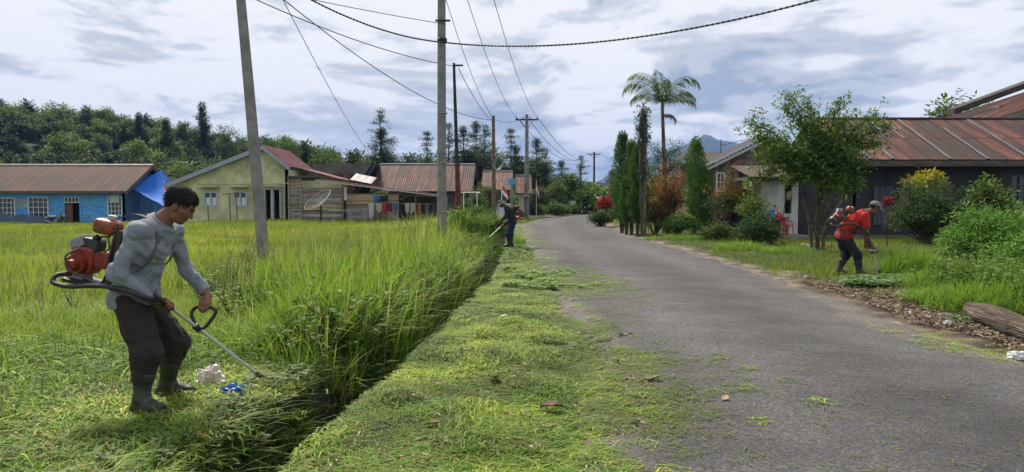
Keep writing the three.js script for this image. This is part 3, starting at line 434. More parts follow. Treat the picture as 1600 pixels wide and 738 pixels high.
  for (const [px, py, d, s, l] of [[1466, 134, 46, 1.25, 'tree rising behind the rusty roof on the right'], [1420, 182, 50, 0.7, 'low tree top peeping over the rusty roof ridge']]) { const p = stand(px, d); plant('rear_tree', l, 'tree', back, p, { scale: [s, (tall(py, d)) / topOf(back), s] }); }
}
{                                                                     // the sprawling fruit tree in front of the dark house
  const d = 22.5, p = stand(1278, d), t = thing('fruit_tree', 'sprawling dark leaved fruit tree in front of the dark house', 'tree', p), r = mulberry(29), tr = new MB(), lf = new MB(), tips = [];
  const Q = (px, py, dz = 0) => { const q = at(px, py, d).sub(p); q.z += dz; return q; };
  const limb = (pts, r0, r1) => { const n = pts.length; tr.tube(pts, pts.map((_, k) => mix(r0, r1, k / (n - 1))), 6, false); };
  limb([V(0, -0.1, 0), Q(1277, 340), Q(1283, 300), Q(1290, 250), Q(1300, 215)], 0.085, 0.04);
  limb([V(0.12, -0.1, 0.1), Q(1288, 350, 0.1), Q(1312, 318, 0.1), Q(1322, 285, 0.2), Q(1335, 250, 0.3)], 0.06, 0.03);
  limb([V(-0.1, -0.1, -0.1), Q(1268, 340, -0.2), Q(1262, 300, -0.3), Q(1252, 260, -0.4), Q(1235, 225, -0.4)], 0.06, 0.028);
  const ends = [[1165, 190, 0.2, 1200, 205], [1185, 200, -0.4, 1215, 230], [1178, 245, 0.3, 1210, 245], [1190, 275, -0.2, 1220, 262], [1230, 145, 0, 1250, 180], [1222, 170, 0.3, 1250, 195], [1265, 155, -0.3, 1275, 190], [1255, 205, 0.6, 1270, 220], [1300, 160, 0.4, 1295, 195], [1330, 180, -0.2, 1310, 200], [1362, 178, 0.2, 1330, 205], [1378, 200, 0.5, 1340, 215], [1350, 220, -0.5, 1325, 228], [1335, 255, 0.6, 1315, 255], [1300, 235, 0.8, 1295, 245], [1235, 235, 0.7, 1250, 245], [1215, 265, 0.5, 1240, 262], [1270, 270, 0.7, 1275, 262], [1310, 285, 0.5, 1300, 272], [1245, 285, -0.5, 1255, 272], [1292, 195, -0.7, 1290, 215], [1330, 210, -0.9, 1315, 225], [1210, 215, -0.8, 1235, 230], [1200, 232, 0.8, 1225, 245], [1325, 300, 0.2, 1318, 280], [1285, 300, 0.5, 1285, 280], [1375, 225, 0.1, 1345, 225], [1245, 250, 0.0, 1255, 255], [1280, 245, 0.2, 1285, 250], [1318, 240, 0.0, 1308, 245]];
  for (const [x, y, z, mx, my] of ends) {
    const e = Q(x, y, z), m1 = Q(mx, my, z * 0.6), s = Q(mix(1288, mx, 0.35), mix(262, my, 0.3), z * 0.2); limb([s, m1, e], 0.026, 0.007);
    const n = 9; for (let k = 0; k < n; k++) { const f = k / (n - 1), q = f < 0.35 ? s.clone().lerp(m1, f / 0.35 * 0.7 + 0.3) : m1.clone().lerp(e, (f - 0.35) / 0.65), rad = mix(0.25, 0.08, f); leavesAround(lf, q, V(rad, rad * 0.8, rad), Math.round(mix(34, 20, f)), 0.125, 0.062, G.citrus, r, 0.35);
      for (let j = 0; j < 3; j++) { const b = ball(r), e2 = q.clone().addScaledVector(b, 0.42); tr.tube([q, e2], [0.008, 0.004], 3, false); leavesAround(lf, e2, V(0.13, 0.11, 0.13), 10, 0.125, 0.062, G.citrus, r, 0.3); } }
  }
  part('trunk', tr.geo(), M.bark, t); part('crown', lf.geo(), M.leaf, t);
  // creeper hanging round the stems
  const cr = new MB(); for (let k = 0; k < 36; k++) { const q = Q(1262 + R(0, 34, r), R(262, 366, r), R(-0.2, 0.3, r)); leavesAround(cr, q, V(0.14, 0.22, 0.14), 18, 0.10, 0.035, [[0.12, 0.12, 0.035], [0.15, 0.12, 0.045], [0.09, 0.10, 0.03]], r, 0.1); } part('creeper', cr.geo(), M.leaf, t);
}
// ---------------------------------------------------------------- houses
function sheetGeo(w, len, pitch, amp) {                               // one corrugated roofing sheet, lower edge at y = 0
  const m = new MB(), n = Math.max(4, Math.round(w / pitch) * 4); for (let k = 0; k <= n; k++) { const x = (k / n - 0.5) * w, z = amp * Math.sin(k / 4 * 2 * Math.PI + 0.4); m.v(x, 0, z, x, 0); m.v(x, len, z, x, len); }
  for (let k = 0; k < n; k++) { const a = k * 2; m.i.push(a, a + 2, a + 3, a, a + 3, a + 1); } return m.geo();
}
// lay sheets side by side on a slope: o corner at the eave, along the eave and up the slope as vectors
function roofSlope(parent, o, along, up, mats, opt = {}) {
  const L = along.length(), S = up.length(), w = opt.w ?? 0.85, n = Math.max(1, Math.round(L / w)), ax = along.clone().normalize(), uy = up.clone().addScaledVector(ax, -up.dot(ax)).normalize(), nz = ax.clone().cross(uy).normalize(), rows = opt.rows ?? 1, r = mulberry(opt.seed ?? 9);
  const pal = [sheetGeo(L / n * 1.04, S / rows * (rows > 1 ? 1.05 : 1), opt.pitch ?? 0.12, opt.amp ?? 0.02)];
  for (let j = 0; j < rows; j++) for (let k = 0; k < n; k++) {
    const s = part('metal_sheet', pal[0], mats[Math.floor(r() * mats.length)], parent), p = o.clone().addScaledVector(ax, (k + 0.5) * L / n).addScaledVector(uy, j * S / rows).addScaledVector(nz, 0.006 * (k % 2) + 0.012 * j + R(0, 0.006, r));
    s.matrixAutoUpdate = true; s.position.copy(p); s.quaternion.setFromRotationMatrix(new THREE.Matrix4().makeBasis(ax, uy, nz));
  }
}
function wallGeo(w, h, holes, t = 0.15, top) {                        // upright wall in x,y with openings [x0,x1,y0,y1]; top: outline of the upper edge
  const s = new THREE.Shape(); s.moveTo(0, 0); s.lineTo(w, 0); for (const [x, y] of top ?? [[w, h], [0, h]]) s.lineTo(x, y); s.lineTo(0, 0);
  for (const [a, b, c, d] of holes) { const q = new THREE.Path(); q.moveTo(a, c); q.lineTo(a, d); q.lineTo(b, d); q.lineTo(b, c); q.lineTo(a, c); s.holes.push(q); }
  const g = new THREE.ExtrudeGeometry(s, { depth: t, bevelEnabled: false }); g.translate(0, 0, -t); return g;
}
function windowIn(parent, x0, x1, y0, y1, z, cols, rows, frameMat, o = {}) {
  const w = part(o.name ?? 'window', (() => { const m = new MB(), f = o.f ?? 0.07; m.box(x0, x0 + f, y0, y1, -0.08, 0.04); m.box(x1 - f, x1, y0, y1, -0.08, 0.04); m.box(x0 + f, x1 - f, y1 - f, y1, -0.08, 0.038); m.box(x0 + f, x1 - f, y0, y0 + f, -0.08, 0.038); const b = o.b ?? 0.035; for (let k = 1; k < cols; k++) { const x = mix(x0, x1, k / cols); m.box(x - b / 2, x + b / 2, y0 + f, y1 - f, -0.05, 0.0); } for (let k = 1; k < rows; k++) { const y = mix(y0, y1, k / rows); m.box(x0 + f, x1 - f, y - b / 2, y + b / 2, -0.045, 0.004); } return m.geo(); })(), frameMat, parent); w.position.z = z;
  part('pane', boxGeo(x0 + 0.05, x1 - 0.05, y0 + 0.05, y1 - 0.05, -0.10, -0.07), o.pane ?? M.glass, w);
  if (o.sill) part('sill', boxGeo(x0 - 0.1, x1 + 0.1, y0 - 0.12, y0 - 0.002, -0.05, 0.14), o.sill, w);
  if (o.hood) part('hood', boxGeo(x0 - 0.2, x1 + 0.2, y1 + 0.35, y1 + 0.45, 0.012, 0.5), o.hood, w);
  return w;
}
const inX = (px, d) => (px - 800) / FOCAL * d;
{ // --- blue house with the long rust roof
  const d = 65, X = px => inX(px, d), Y = py => tall(py, d), bx = -53, by = -0.55, h = thing('blue_house', 'long blue painted house with rusty brown roof at the left edge', 'house', [bx, by, -d]), L = X(194) - bx, wh = Y(299) - by, D = 8;
  const mural = tex(1024, (u, v) => { let c = [0.36, 0.65, 0.88]; const n = tf(u, v, 6, 81, 5), st = tf(u, v * 0.15, 24, 83, 3); c = mix3(c, [0.46, 0.73, 0.91], smooth(0.45, 0.7, n) * 0.6); c = mix3(c, [0.42, 0.55, 0.62], smooth(0.58, 0.75, st) * 0.5);
    const lower = v < 0.62; const gx = u * 56, gy = v * 22, ci = Math.floor(gx), cj = Math.floor(gy), a = hash3(ci, cj, 5), q = Math.hypot((gx - ci - 0.3 - 0.4 * hash3(ci, cj, 6)) * 1.0, (gy - cj - 0.3 - 0.4 * hash3(ci, cj, 7)) * 0.9); if (lower && a < (v < 0.2 ? 0.75 : 0.34) && q < 0.17 + 0.16 * hash3(ci, cj, 8)) c = mix3(c, [0.12, 0.24, 0.46], 0.85); return c; }, true);
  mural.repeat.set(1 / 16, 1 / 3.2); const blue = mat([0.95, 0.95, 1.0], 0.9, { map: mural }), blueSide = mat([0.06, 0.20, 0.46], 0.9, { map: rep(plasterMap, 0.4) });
  const lx = px => X(px) - bx, ly = py => Y(py) - by; const holes = [[lx(-38), lx(-10), ly(341), ly(309)], [lx(-2), lx(24), ly(341), ly(309)], [lx(44), lx(76), ly(340), ly(308)], [lx(101), lx(124), 0.02, ly(308)], [lx(168), lx(193) - 0.1, ly(337), ly(308)]];
  part('front_wall', wallGeo(L, wh, holes, 0.18), blue, h);
  const g = part('gable_wall', wallGeo(D, wh, [], 0.18, [[D, wh], [D / 2, ly(262) + 0.3], [0, wh]]), blueSide, h); g.rotation.y = Math.PI / 2; g.position.set(L, 0, 0);
  part('rear_wall', boxGeo(0, L - 0.2, 0, wh, -D, -D + 0.18), blueSide, h);
  const frame = mat([0.62, 0.68, 0.70], 0.7); holes.forEach(([a, b, c, e], i) => { if (i !== 3) windowIn(h, a, b, c, e, 0, 4, 4, frame, { b: 0.05, f: 0.09 }); });
  const tw = part('transom', (() => { const m = new MB(), [a, b] = holes[3], y0 = ly(317), y1 = ly(308); m.box(a, b, y0, y0 + 0.07, -0.1, 0.05); m.box(a, b, y1 - 0.07, y1, -0.1, 0.05); for (let k = 0; k <= 4; k++) { const x = mix(a + 0.03, b - 0.03, k / 4); m.box(x - 0.03, x + 0.03, y0 + 0.07, y1 - 0.07, -0.1, 0.04); } return m.geo(); })(), frame, h); part('pane', boxGeo(holes[3][0] + 0.04, holes[3][1] - 0.04, ly(317), ly(308) - 0.04, -0.16, -0.12), M.glass, tw);
  const dr = part('door', boxGeo(lx(101) + 0.04, lx(113), 0.03, ly(317) - 0.02, -0.14, -0.08), mat([0.24, 0.09, 0.05], 0.7, { map: woodMap }), h); for (let k = 0; k < 3; k++) part('door_panel', boxGeo(lx(103) + 0.04, lx(111), 0.2 + k * 0.6, 0.65 + k * 0.6, -0.078, -0.055), mat([0.19, 0.07, 0.04], 0.7), dr);
  part('end_wall', boxGeo(0, 0.18, 0, wh, -D + 0.2, -0.2), blueSide, h); part('inner_wall', boxGeo(lx(80), lx(140), 0, wh, -3.6, -3.5), mat([0.30, 0.36, 0.40], 0.9), h); part('ceiling', boxGeo(0.2, L - 0.2, wh - 0.06, wh - 0.02, -D + 0.2, -0.2), mat([0.35, 0.33, 0.30], 0.9), h);
  part('wall_panel', boxGeo(lx(21) + 0.15, lx(44), ly(325), ly(311), 0.004, 0.03), mat([0.42, 0.55, 0.62], 0.7, { map: rep(plasterMap, 0.5) }), h);
  part('shutter', boxGeo(lx(172), lx(187), ly(317), ly(305), 0.045, 0.07), mat([0.50, 0.56, 0.58], 0.7), h);
  const roof = part('roof', boxGeo(0, L + 0.7, ly(256) - 0.16, ly(256) - 0.02, -D / 2 - 0.05, -D / 2 + 0.05), M.wood, h), rp = ly(257) + 0.1, ey = ly(299), ov = 0.9; const brown = [0, 1, 2].map(k => mat([0.60 + k * 0.06, 0.52 + k * 0.05, 0.53 + k * 0.05], 0.8, { map: rep(rustMap, 0.2, 0.1, k * 0.3, k * 0.5), side: THREE.DoubleSide }));
  roofSlope(roof, V(-1, ey, ov), V(L + 1.7, 0, 0), V(0, rp - ey, -D / 2 - ov), brown, { w: 1.0, seed: 3, pitch: 0.2, amp: 0.03 }); roofSlope(roof, V(L + 0.7, ey, -D - ov), V(-L - 1.7, 0, 0), V(0, rp - ey, D / 2 + ov), brown, { w: 1.0, seed: 4, pitch: 0.2, amp: 0.03 });
  part('fascia', boxGeo(-1, L + 0.7, ey - 0.2, ey - 0.03, ov - 0.06, ov - 0.02), mat([0.12, 0.07, 0.06], 0.8), roof);
  const rk = new MB(); for (const s of [1, -1]) { const a = V(L + 0.72, ey - 0.1, -D / 2 + s * (D / 2 + ov)), b = V(L + 0.72, rp - 0.08, -D / 2); rk.quad(a, b, b.clone().add(V(0, -0.24, 0)), a.clone().add(V(0, -0.24, 0))); } part('rake_board', rk.geo(), mat([0.10, 0.065, 0.055], 0.85, { side: THREE.DoubleSide }), roof);
  part('ridge_cap', new MB().tube([V(-1, rp + 0.03, -D / 2), V(L + 0.72, rp + 0.03, -D / 2)], 0.11, 6).geo(), mat([0.42, 0.36, 0.34], 0.7), roof);
}
{ // --- blue tarpaulin awning beside it, and a flag
  const A = at(202, 293, 66), B = at(252, 266, 70), C = at(282, 300, 69), D = at(262, 326, 64), m = new MB(), N = 14;
  for (let j = 0; j <= N; j++) for (let i = 0; i <= N; i++) { const u = i / N, v = j / N, p = A.clone().lerp(B, u).lerp(D.clone().lerp(C, u), v); p.y -= 0.45 * Math.sin(Math.PI * u) * Math.sin(Math.PI * v) + fbm(u * 5, v * 4, 2, 3) * 0.14; m.v(p.x, p.y, p.z, u * 4, v * 4); }
  for (let j = 0; j < N; j++) for (let i = 0; i < N; i++) { const a = j * (N + 1) + i; m.i.push(a, a + 1, a + N + 2, a, a + N + 2, a + N + 1); }
  solo('tarpaulin', m.geo(), new THREE.MeshPhysicalMaterial({ color: lin(0.02, 0.16, 0.62), roughness: 0.75, specularIntensity: 0.3, transmission: 0.25, thickness: 0, side: THREE.DoubleSide }), 'bright blue tarpaulin stretched beside the gable of the blue house', 'tarpaulin');
}
function flag(label, px, py, d, len, o = {}) {                         // red over white cloth hanging in folds from a pole
  const top = at(px, py, d), base = groundY(top.x, top.z), t = thing('flag', label, 'flag', [top.x, base, top.z], o.turn ?? 0, 'red and white flags'), H = top.y - base;
  part('pole', new MB().tube([V(0, -0.1, 0), V(o.lean ?? 0, H + 0.15, 0)], [0.03, 0.02], 6).geo(), M.white, t);
  for (const [nm, a, b, c] of [['red_stripe', 0, 0.5, [0.55, 0.03, 0.035]], ['white_stripe', 0.5, 1, [0.75, 0.74, 0.72]]]) { const m = new MB(), N = 10; for (let j = 0; j <= 4; j++) for (let i = 0; i <= N; i++) { const u = i / N, v = mix(a, b, j / 4), w = len * 0.62 * u; m.v((o.lean ?? 0) + w * (o.droop ?? 0.5) * (o.side ?? 1), H - v * len * 0.62 - w * (o.fall ?? 0.9), Math.sin(u * 9 + v * 2) * 0.09 * u); } for (let j = 0; j < 4; j++) for (let i = 0; i < N; i++) { const q = j * (N + 1) + i; m.i.push(q, q + 1, q + N + 2, q, q + N + 2, q + N + 1); } part(nm, m.geo(), mat(c, 0.85, { side: THREE.DoubleSide }), t); }
}
flag('red and white flag hanging beside the blue tarpaulin', 256, 286, 62, 1.3);
flag('white and red flag on a pole behind the far worker', 784, 289, 52, 0.95, { droop: 0.8, fall: 0.9 });
flag('red and white flag hanging right of the crossarm pole', 838, 283, 76, 1.4, { droop: 0.35, fall: 1.1 });
flag('small red and white flag beyond the motorcyclist', 920, 296, 101, 1.5, { droop: 0.3, fall: 1.0 });
{ // --- pale green gabled house with the red roof
  const d = 55, X = px => inX(px, d), Y = py => tall(py, d), by = -0.3, x0 = X(277), h = thing('green_house', 'pale yellow green gabled house with red metal roof', 'house', [x0, by, -d]), lx = px => X(px) - x0, ly = py => Y(py) - by, W = lx(450), D = 6.2;
  const wall = mat([0.80, 0.81, 0.48], 0.92, { map: rep(plasterMap, 0.35) }), wallSide = wall, apx = lx(415), apy = ly(229), lef = ly(283), rig = ly(263);
  const holes = [[lx(319), lx(340), ly(323), ly(300)], [lx(365), lx(386), ly(323), ly(300)], [lx(415), lx(423), 0.05, ly(297)], [lx(428), lx(437), 0.05, ly(297)]];
  part('front_wall', wallGeo(W, 3, holes, 0.2, [[W, rig], [apx, apy], [0, lef]]), wall, h);
  const sw = part('side_wall', boxGeo(0, D, 0, rig - 0.1, -0.2, 0), wallSide, h); sw.rotation.y = Math.PI / 2; sw.position.set(W, 0, 0);
  const fr = mat([0.40, 0.48, 0.55], 0.7); const hood = mat([0.42, 0.44, 0.28], 0.9);
  holes.slice(0, 2).forEach(([a, b, c, e]) => { windowIn(h, a, b, c, e, 0, 2, 1, fr, { b: 0.12, f: 0.09, hood }); for (const f of [0.06, 0.54]) part('curtain', boxGeo(mix(a, b, f) + 0.06, mix(a, b, f + 0.38), c + 0.1, mix(c, e, 0.62), -0.068, -0.05), mat([0.62, 0.66, 0.68], 0.9), h); });
  part('door_frame', (() => { const m = new MB(); const a = lx(413), b = lx(439), t = ly(295); m.box(a, a + 0.09, 0, t, 0.004, 0.06); m.box(b - 0.09, b, 0, t, 0.004, 0.06); m.box(a + 0.09, b - 0.09, t - 0.1, t, 0.004, 0.055); m.box(lx(424), lx(427), 0, t - 0.1, 0.004, 0.05); return m.geo(); })(), fr, h); part('door_hood', boxGeo(lx(413), lx(440), ly(292), ly(289.5), 0.012, 0.5), hood, h);
  part('rear_wall', boxGeo(0.2, W - 0.2, 0, lef, -D + 0.2, -D + 0.4), wallSide, h); part('left_wall', boxGeo(0, 0.2, 0, lef - 0.1, -D + 0.2, -0.22), wallSide, h); part('ceiling', boxGeo(0.2, W - 0.22, lef - 0.16, lef - 0.1, -D + 0.4, -0.22), mat([0.5, 0.5, 0.45], 0.9), h);
  part('ledge', boxGeo(0, W, ly(287.5), ly(286), 0.004, 0.07), mat([0.55, 0.54, 0.28], 0.9), h);
  const red = [0, 1, 2].map(k => mat([0.30 + 0.02 * k, 0.035, 0.035], 0.5, { map: rep(grain, 0.5), side: THREE.DoubleSide })), edge = mat([0.30, 0.33, 0.38], 0.7);
  const roof = part('roof', boxGeo(apx - 0.05, apx + 0.05, apy - 0.12, apy - 0.02, -D, 0.4), M.wood, h), fo = 0.5, lo = V(lx(264), ly(287), fo), ro = V(lx(457), ly(261), fo), ap = V(apx, apy + 0.06, fo), bk = V(0, 0, -D - fo);
  const ap2 = ap.clone().add(V(0, 0, 0)); roofSlope(roof, ro.clone(), bk, ap2.clone().sub(ro), red, { w: 0.8, seed: 5, pitch: 0.2, amp: 0.018 }); roofSlope(roof, lo.clone().add(bk), bk.clone().negate(), ap.clone().sub(lo), red, { w: 0.8, seed: 6, pitch: 0.2, amp: 0.018 });
  for (const [e, s] of [[lo, -1], [ro, 1]]) { const m = new MB(), th = V(0, -0.34, 0), o = V(0, -0.02, 0.03), a = e.clone().add(o), b = ap.clone().add(o); m.quad(a, b, b.clone().add(th), a.clone().add(th)); m.quad(a.clone().add(th), b.clone().add(th), b.clone().add(th).add(V(0, 0, -fo - 0.02)), a.clone().add(th).add(V(0, 0, -fo - 0.02))); part('rake_board', m.geo(), new THREE.MeshStandardMaterial({ color: edge.color, roughness: 0.7, side: THREE.DoubleSide }), roof); }
  roofSlope(roof, V(lx(500) + 1.0, ly(278), -2.4), V(0, 0, -D + 1), V(lx(456) - lx(500) - 1.0, ly(261) - ly(278), 0), red, { w: 0.8, seed: 7, pitch: 0.2, amp: 0.018 });
  part('lean_to_wall', boxGeo(W + 0.02, lx(500) + 0.6, 0, ly(281), -D + 0.5, -2.8), wallSide, h);
}
{ // --- unfinished block building behind
  const d = 66, x0 = inX(492, d), x1 = inX(578, d), h = thing('block_building', 'unfinished grey block building with red brick infill behind the plank shed', 'building', [x0, -0.2, -d]), W = x1 - x0, ty = tall(256, d) + 0.2; const grey = mat([0.17, 0.165, 0.16], 0.95, { map: rep(plasterMap, 0.3) }), brick = mat([0.24, 0.10, 0.07], 0.95, { map: rep(grain, 0.8) });
  part('wall', boxGeo(0, W, 0, ty - 1.0, -0.3, -0.1), brick, h); part('ring_beam', boxGeo(-0.1, W + 0.1, ty - 1.0, ty, -0.4, 0), grey, h); for (const f of [0, 0.52, 0.96]) part('pillar', boxGeo(f * W, f * W + 0.45, 0, ty - 1.0, -0.35, -0.02), grey, h);
}
{ // --- plank shed with rusty lean-to roof
  const d = 50, X = px => inX(px, d), Y = py => tall(py, d), x0 = X(451), h = thing('plank_shed', 'weathered plank shed with sagging rust roof beside the green house', 'shed', [x0, 0, -d]), lx = px => X(px) - x0, r = mulberry(66);
  const topAt = x => { const px = 451 + x / (X(452) - X(451)); return px < 498 ? Y(277) : mix(Y(283), Y(305), (px - 498) / 130); };
  const tones = [[0.76, 0.62, 0.38], [0.88, 0.71, 0.42], [0.55, 0.50, 0.44], [0.64, 0.62, 0.58], [0.80, 0.66, 0.42], [0.38, 0.33, 0.28], [0.80, 0.79, 0.76]].map(c => mat(c, 0.92, { map: rep(woodMap, 0.35, 0.9, c[0], c[1]) }));
  const cuts = [0, lx(471), lx(536), lx(541), lx(622)];
  for (let s = 0; s < 4; s++) { if (s === 2) continue; for (let y = 0.05, j = 0; y < 3.4; y += 0.235, j++) { const a = cuts[s] + R(-0.02, 0.05, r), b = cuts[s + 1] - R(0, 0.05, r); const lim = Math.min(topAt(a), topAt(b)); if (y + 0.2 > lim) continue; const tone = s === 3 ? (y > 1.25 ? pick([0, 1, 4, 1], r) : pick([2, 3, 5, 3], r)) : (y > 2.6 ? pick([1, 0, 4], r) : pick([0, 2, 3, 5, 6, 3, 2], r)); const p = part('plank', boxGeo(a, b, 0, 0.225, -0.03, R(0, 0.012, r)), tones[tone], h); p.position.y = y; p.rotation.z = R(-0.004, 0.004, r); } }
  for (const px of [452, 471, 536, 600, 622]) part('post', boxGeo(lx(px) - 0.06, lx(px) + 0.06, 0, topAt(lx(px)) + 0.02, 0.014, 0.12), tones[px === 536 ? 5 : 2], h);
  const wn = windowIn(h, lx(536) + 0.1, lx(541) + 0.05, Y(313), Y(293), 0.01, 1, 2, M.white, { f: 0.07 });
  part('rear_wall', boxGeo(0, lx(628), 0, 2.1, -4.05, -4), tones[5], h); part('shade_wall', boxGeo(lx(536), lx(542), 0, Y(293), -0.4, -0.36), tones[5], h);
  const roof = part('roof', boxGeo(0, lx(500), Y(278), Y(275.5), -4.2, 0.35), mat([0.20, 0.17, 0.14], 0.9, { map: rep(woodMap, 0.4) }), h);
  roofSlope(roof, V(lx(692), Y(305), 0.5), V(0, 0, -4.8), V(lx(497) - lx(692), Y(280) - Y(305), 0), rusts, { w: 0.8, seed: 8, pitch: 0.16 });
  part('front_edge', (() => { const m = new MB(); const a = V(lx(497), Y(281), 0.52), b = V(lx(692), Y(306), 0.52); m.quad(a, b, b.clone().add(V(0, -0.09, 0)), a.clone().add(V(0, -0.09, 0))); return m.geo(); })(), mat([0.42, 0.38, 0.34], 0.7, { side: THREE.DoubleSide }), roof);
  roofSlope(roof, V(lx(556), Y(284), -5.5), V(-1.7, 0.35, -0.4), V(-0.1, 0.55, -0.8), [zincs[1]], { w: 0.6, seed: 2, pitch: 0.15, amp: 0.012 });
  for (const px of [650, 688]) part('post', new MB().tube([V(lx(px), -0.1, 0.2), V(lx(px), Y(304) - 0.1, 0.2)], 0.06, 6).geo(), M.wood, h);
  part('brace', new MB().tube([V(lx(622), Y(314), 0.15), V(lx(638), Y(303) - 0.15, 0.15)], 0.05, 5).geo(), M.wood, h);
  part('rear_panel', boxGeo(lx(628), lx(692), 0, Y(309) + 0.1, -3.6, -3.5), tones[5], h); part('right_panel', boxGeo(lx(690), lx(692), 0, Y(309), -3.5, -1.2), tones[2], h);
}
{ // --- scrap boards lying in front of the shed
  const r = mulberry(3), d = 47; for (const [px, w, l] of [[485, 2.0, 'rusty scrap sheet lying left below the dish antenna'], [520, 2.2, 'pale scrap sheet lying on dark stacked wood'], [552, 2.3, 'pale flat sheet right of the dish antenna']]) { const p = at(px, 330, d), m = new MB(); m.box(-w / 2, w / 2, 0, 0.05, -0.6, 0.6); const o = solo('scrap_sheet', m.geo(), px === 485 ? rusts[1] : px === 520 ? zincs[1] : zincs[0], l, 'scrap', 'scrap by the shed'); o.position.copy(p); o.rotation.z = R(-0.04, 0.06, r); o.rotation.y = R(-0.2, 0.2, r); }
}
{ // --- wire dish antenna
  const d = 46, b = stand(501, d), t = thing('dish_antenna', 'large wire mesh dish antenna on a post before the plank shed', 'dish antenna', b), hub = at(501, 318, d).sub(b); part('post', new MB().tube([V(0, -0.1, 0), hub.clone()], [0.07, 0.06], 8).geo(), M.iron, t);
  const dish = new THREE.Group(); const ribs = new MB(), rings = new MB(), Rr = 1.25, dep = 0.42; for (let k = 0; k < 22; k++) { const a = k / 22 * 6.283, pts = []; for (let j = 0; j <= 6; j++) { const q = j / 6; pts.push(V(Math.cos(a) * q * Rr, dep * q * q, Math.sin(a) * q * Rr)); } ribs.tube(pts, 0.011, 4, false); } for (const q of [0.35, 0.6, 0.8, 1]) { const pts = []; for (let k = 0; k <= 36; k++) { const a = k / 36 * 6.283; pts.push(V(Math.cos(a) * q * Rr, dep * q * q, Math.sin(a) * q * Rr)); } rings.tube(pts, q === 1 ? 0.02 : 0.010, 4, false); }
  for (const [n, g] of [['ribs', ribs.geo()], ['rings', rings.geo()]]) { const o = part(n, g, mat([0.34, 0.34, 0.33], 0.6), t); o.position.copy(hub); o.rotation.set(0.55, 0, 0.5); o.scale.setScalar(0.8); }
}
{ // --- long rust roof house and its neighbours
  const mk = (label, o) => {
    const { d, dr, px0, px1, rx0, rx1, ey, ry } = o, x0 = inX(px0, d), h = thing('village_house', label, 'house', [x0, -0.1, -d], 0, 'rust roofed village houses'), W = inX(px1, d) - x0, D = (dr - d) * 2, E = tall(ey, d) + 0.1, Rg = tall(ry, dr) + 0.1, r0 = inX(rx0, dr) - x0, r1 = inX(rx1, dr) - x0;
    part('front_wall', boxGeo(0.3, W - 0.3, 0, E - 0.15, -0.8, -0.6), o.wall, h); part('rear_wall', boxGeo(0.3, W - 0.3, 0, E - 0.15, -D + 0.1, -D + 0.3), o.wall, h);
    const gw = part('gable_wall', wallGeo(D - 1.2, E, [], 0.15, [[D - 1.2, E - 0.25], [D / 2 - 0.6, Rg - 0.25], [0, E - 0.25]]), o.gable, h); gw.rotation.y = Math.PI / 2; gw.position.set(W - 0.3, 0, -0.6);
    const roof = part('roof', boxGeo(r0, r1, Rg - 0.14, Rg - 0.04, -D / 2 - 0.05, -D / 2 + 0.05), M.wood, h);
    const n = Math.round(W / 0.85), g = sheetGeo(1, 1, 0.18, 0.02); const r = mulberry(o.seed);
    roofSlope(roof, V(0, E, 0), V(W, 0, 0), V(0, Rg - E, -D / 2), o.mats, { seed: o.seed, pitch: 0.15, rows: 2, w: 0.9 }); roofSlope(roof, V(W, E, -D), V(-W, 0, 0), V(0, Rg - E, D / 2), o.mats, { seed: o.seed + 1, pitch: 0.15, w: 0.9 });
    part('ridge_cap', new MB().tube([V(0, Rg + 0.03, -D / 2), V(W, Rg + 0.03, -D / 2)], 0.09, 6).geo(), zincs[1], roof);
    const rk = new MB(); for (const s of [1, -1]) { const a = V(W + 0.04, E - 0.02, -D / 2 + s * D / 2), b = V(W + 0.04, Rg, -D / 2); rk.quad(a, b, b.clone().add(V(0, -0.2, 0)), a.clone().add(V(0, -0.2, 0))); } part('rake_board', rk.geo(), mat(o.rake ?? [0.25, 0.28, 0.33], 0.7, { side: THREE.DoubleSide }), roof); return { h, roof, W, E, Rg, D };
  };
  const a = mk('long house with a wide rust brown roof behind the clothesline', { d: 58, dr: 62.5, px0: 578, px1: 738, rx0: 590, rx1: 745, ey: 299, ry: 258, wall: mat([0.20, 0.20, 0.21], 0.9, { map: rep(woodMap, 0.3) }), gable: mat([0.13, 0.19, 0.30], 0.9, { map: rep(plasterMap, 0.3) }), mats: rusts.slice(0, 4), seed: 21 });
  roofSlope(a.roof, V(-1.5, a.E - 0.1, -a.D), V(0, 0, a.D - 0.5), V(1.6, a.Rg - a.E, 0), [zincs[1], mat([0.16, 0.22, 0.32], 0.5, { metalness: 0.2, map: rep(zincMap, 0.3), side: THREE.DoubleSide })], { seed: 5, w: 1.0, pitch: 0.2 });
  const b = mk('small gabled rust roof house left of the crossarm pole', { d: 62, dr: 66, px0: 752, px1: 801, rx0: 752, rx1: 802, ey: 297, ry: 269, wall: mat([0.22, 0.20, 0.19], 0.9, { map: rep(woodMap, 0.3) }), gable: mat([0.15, 0.13, 0.12], 0.9, { map: rep(woodMap, 0.3) }), mats: [rusts[1], rusts[3], rusts[5]], seed: 31 });
  part('porch_wall', boxGeo(b.W - 1.6, b.W - 0.1, 0, 1.6, -0.5, -0.4), mat([0.66, 0.68, 0.70], 0.8), b.h); part('side_window', boxGeo(b.W - 0.14, b.W - 0.1, 0.8, 1.8, -3, -1.6), M.white, b.h);
  mk('small rust roof house showing behind the crossarm pole', { d: 74, dr: 77, px0: 806, px1: 831, rx0: 806, rx1: 831, ey: 302, ry: 275, wall: mat([0.3, 0.28, 0.25], 0.9), gable: mat([0.2, 0.17, 0.15], 0.9), mats: [rusts[1], rusts[5]], seed: 41 });
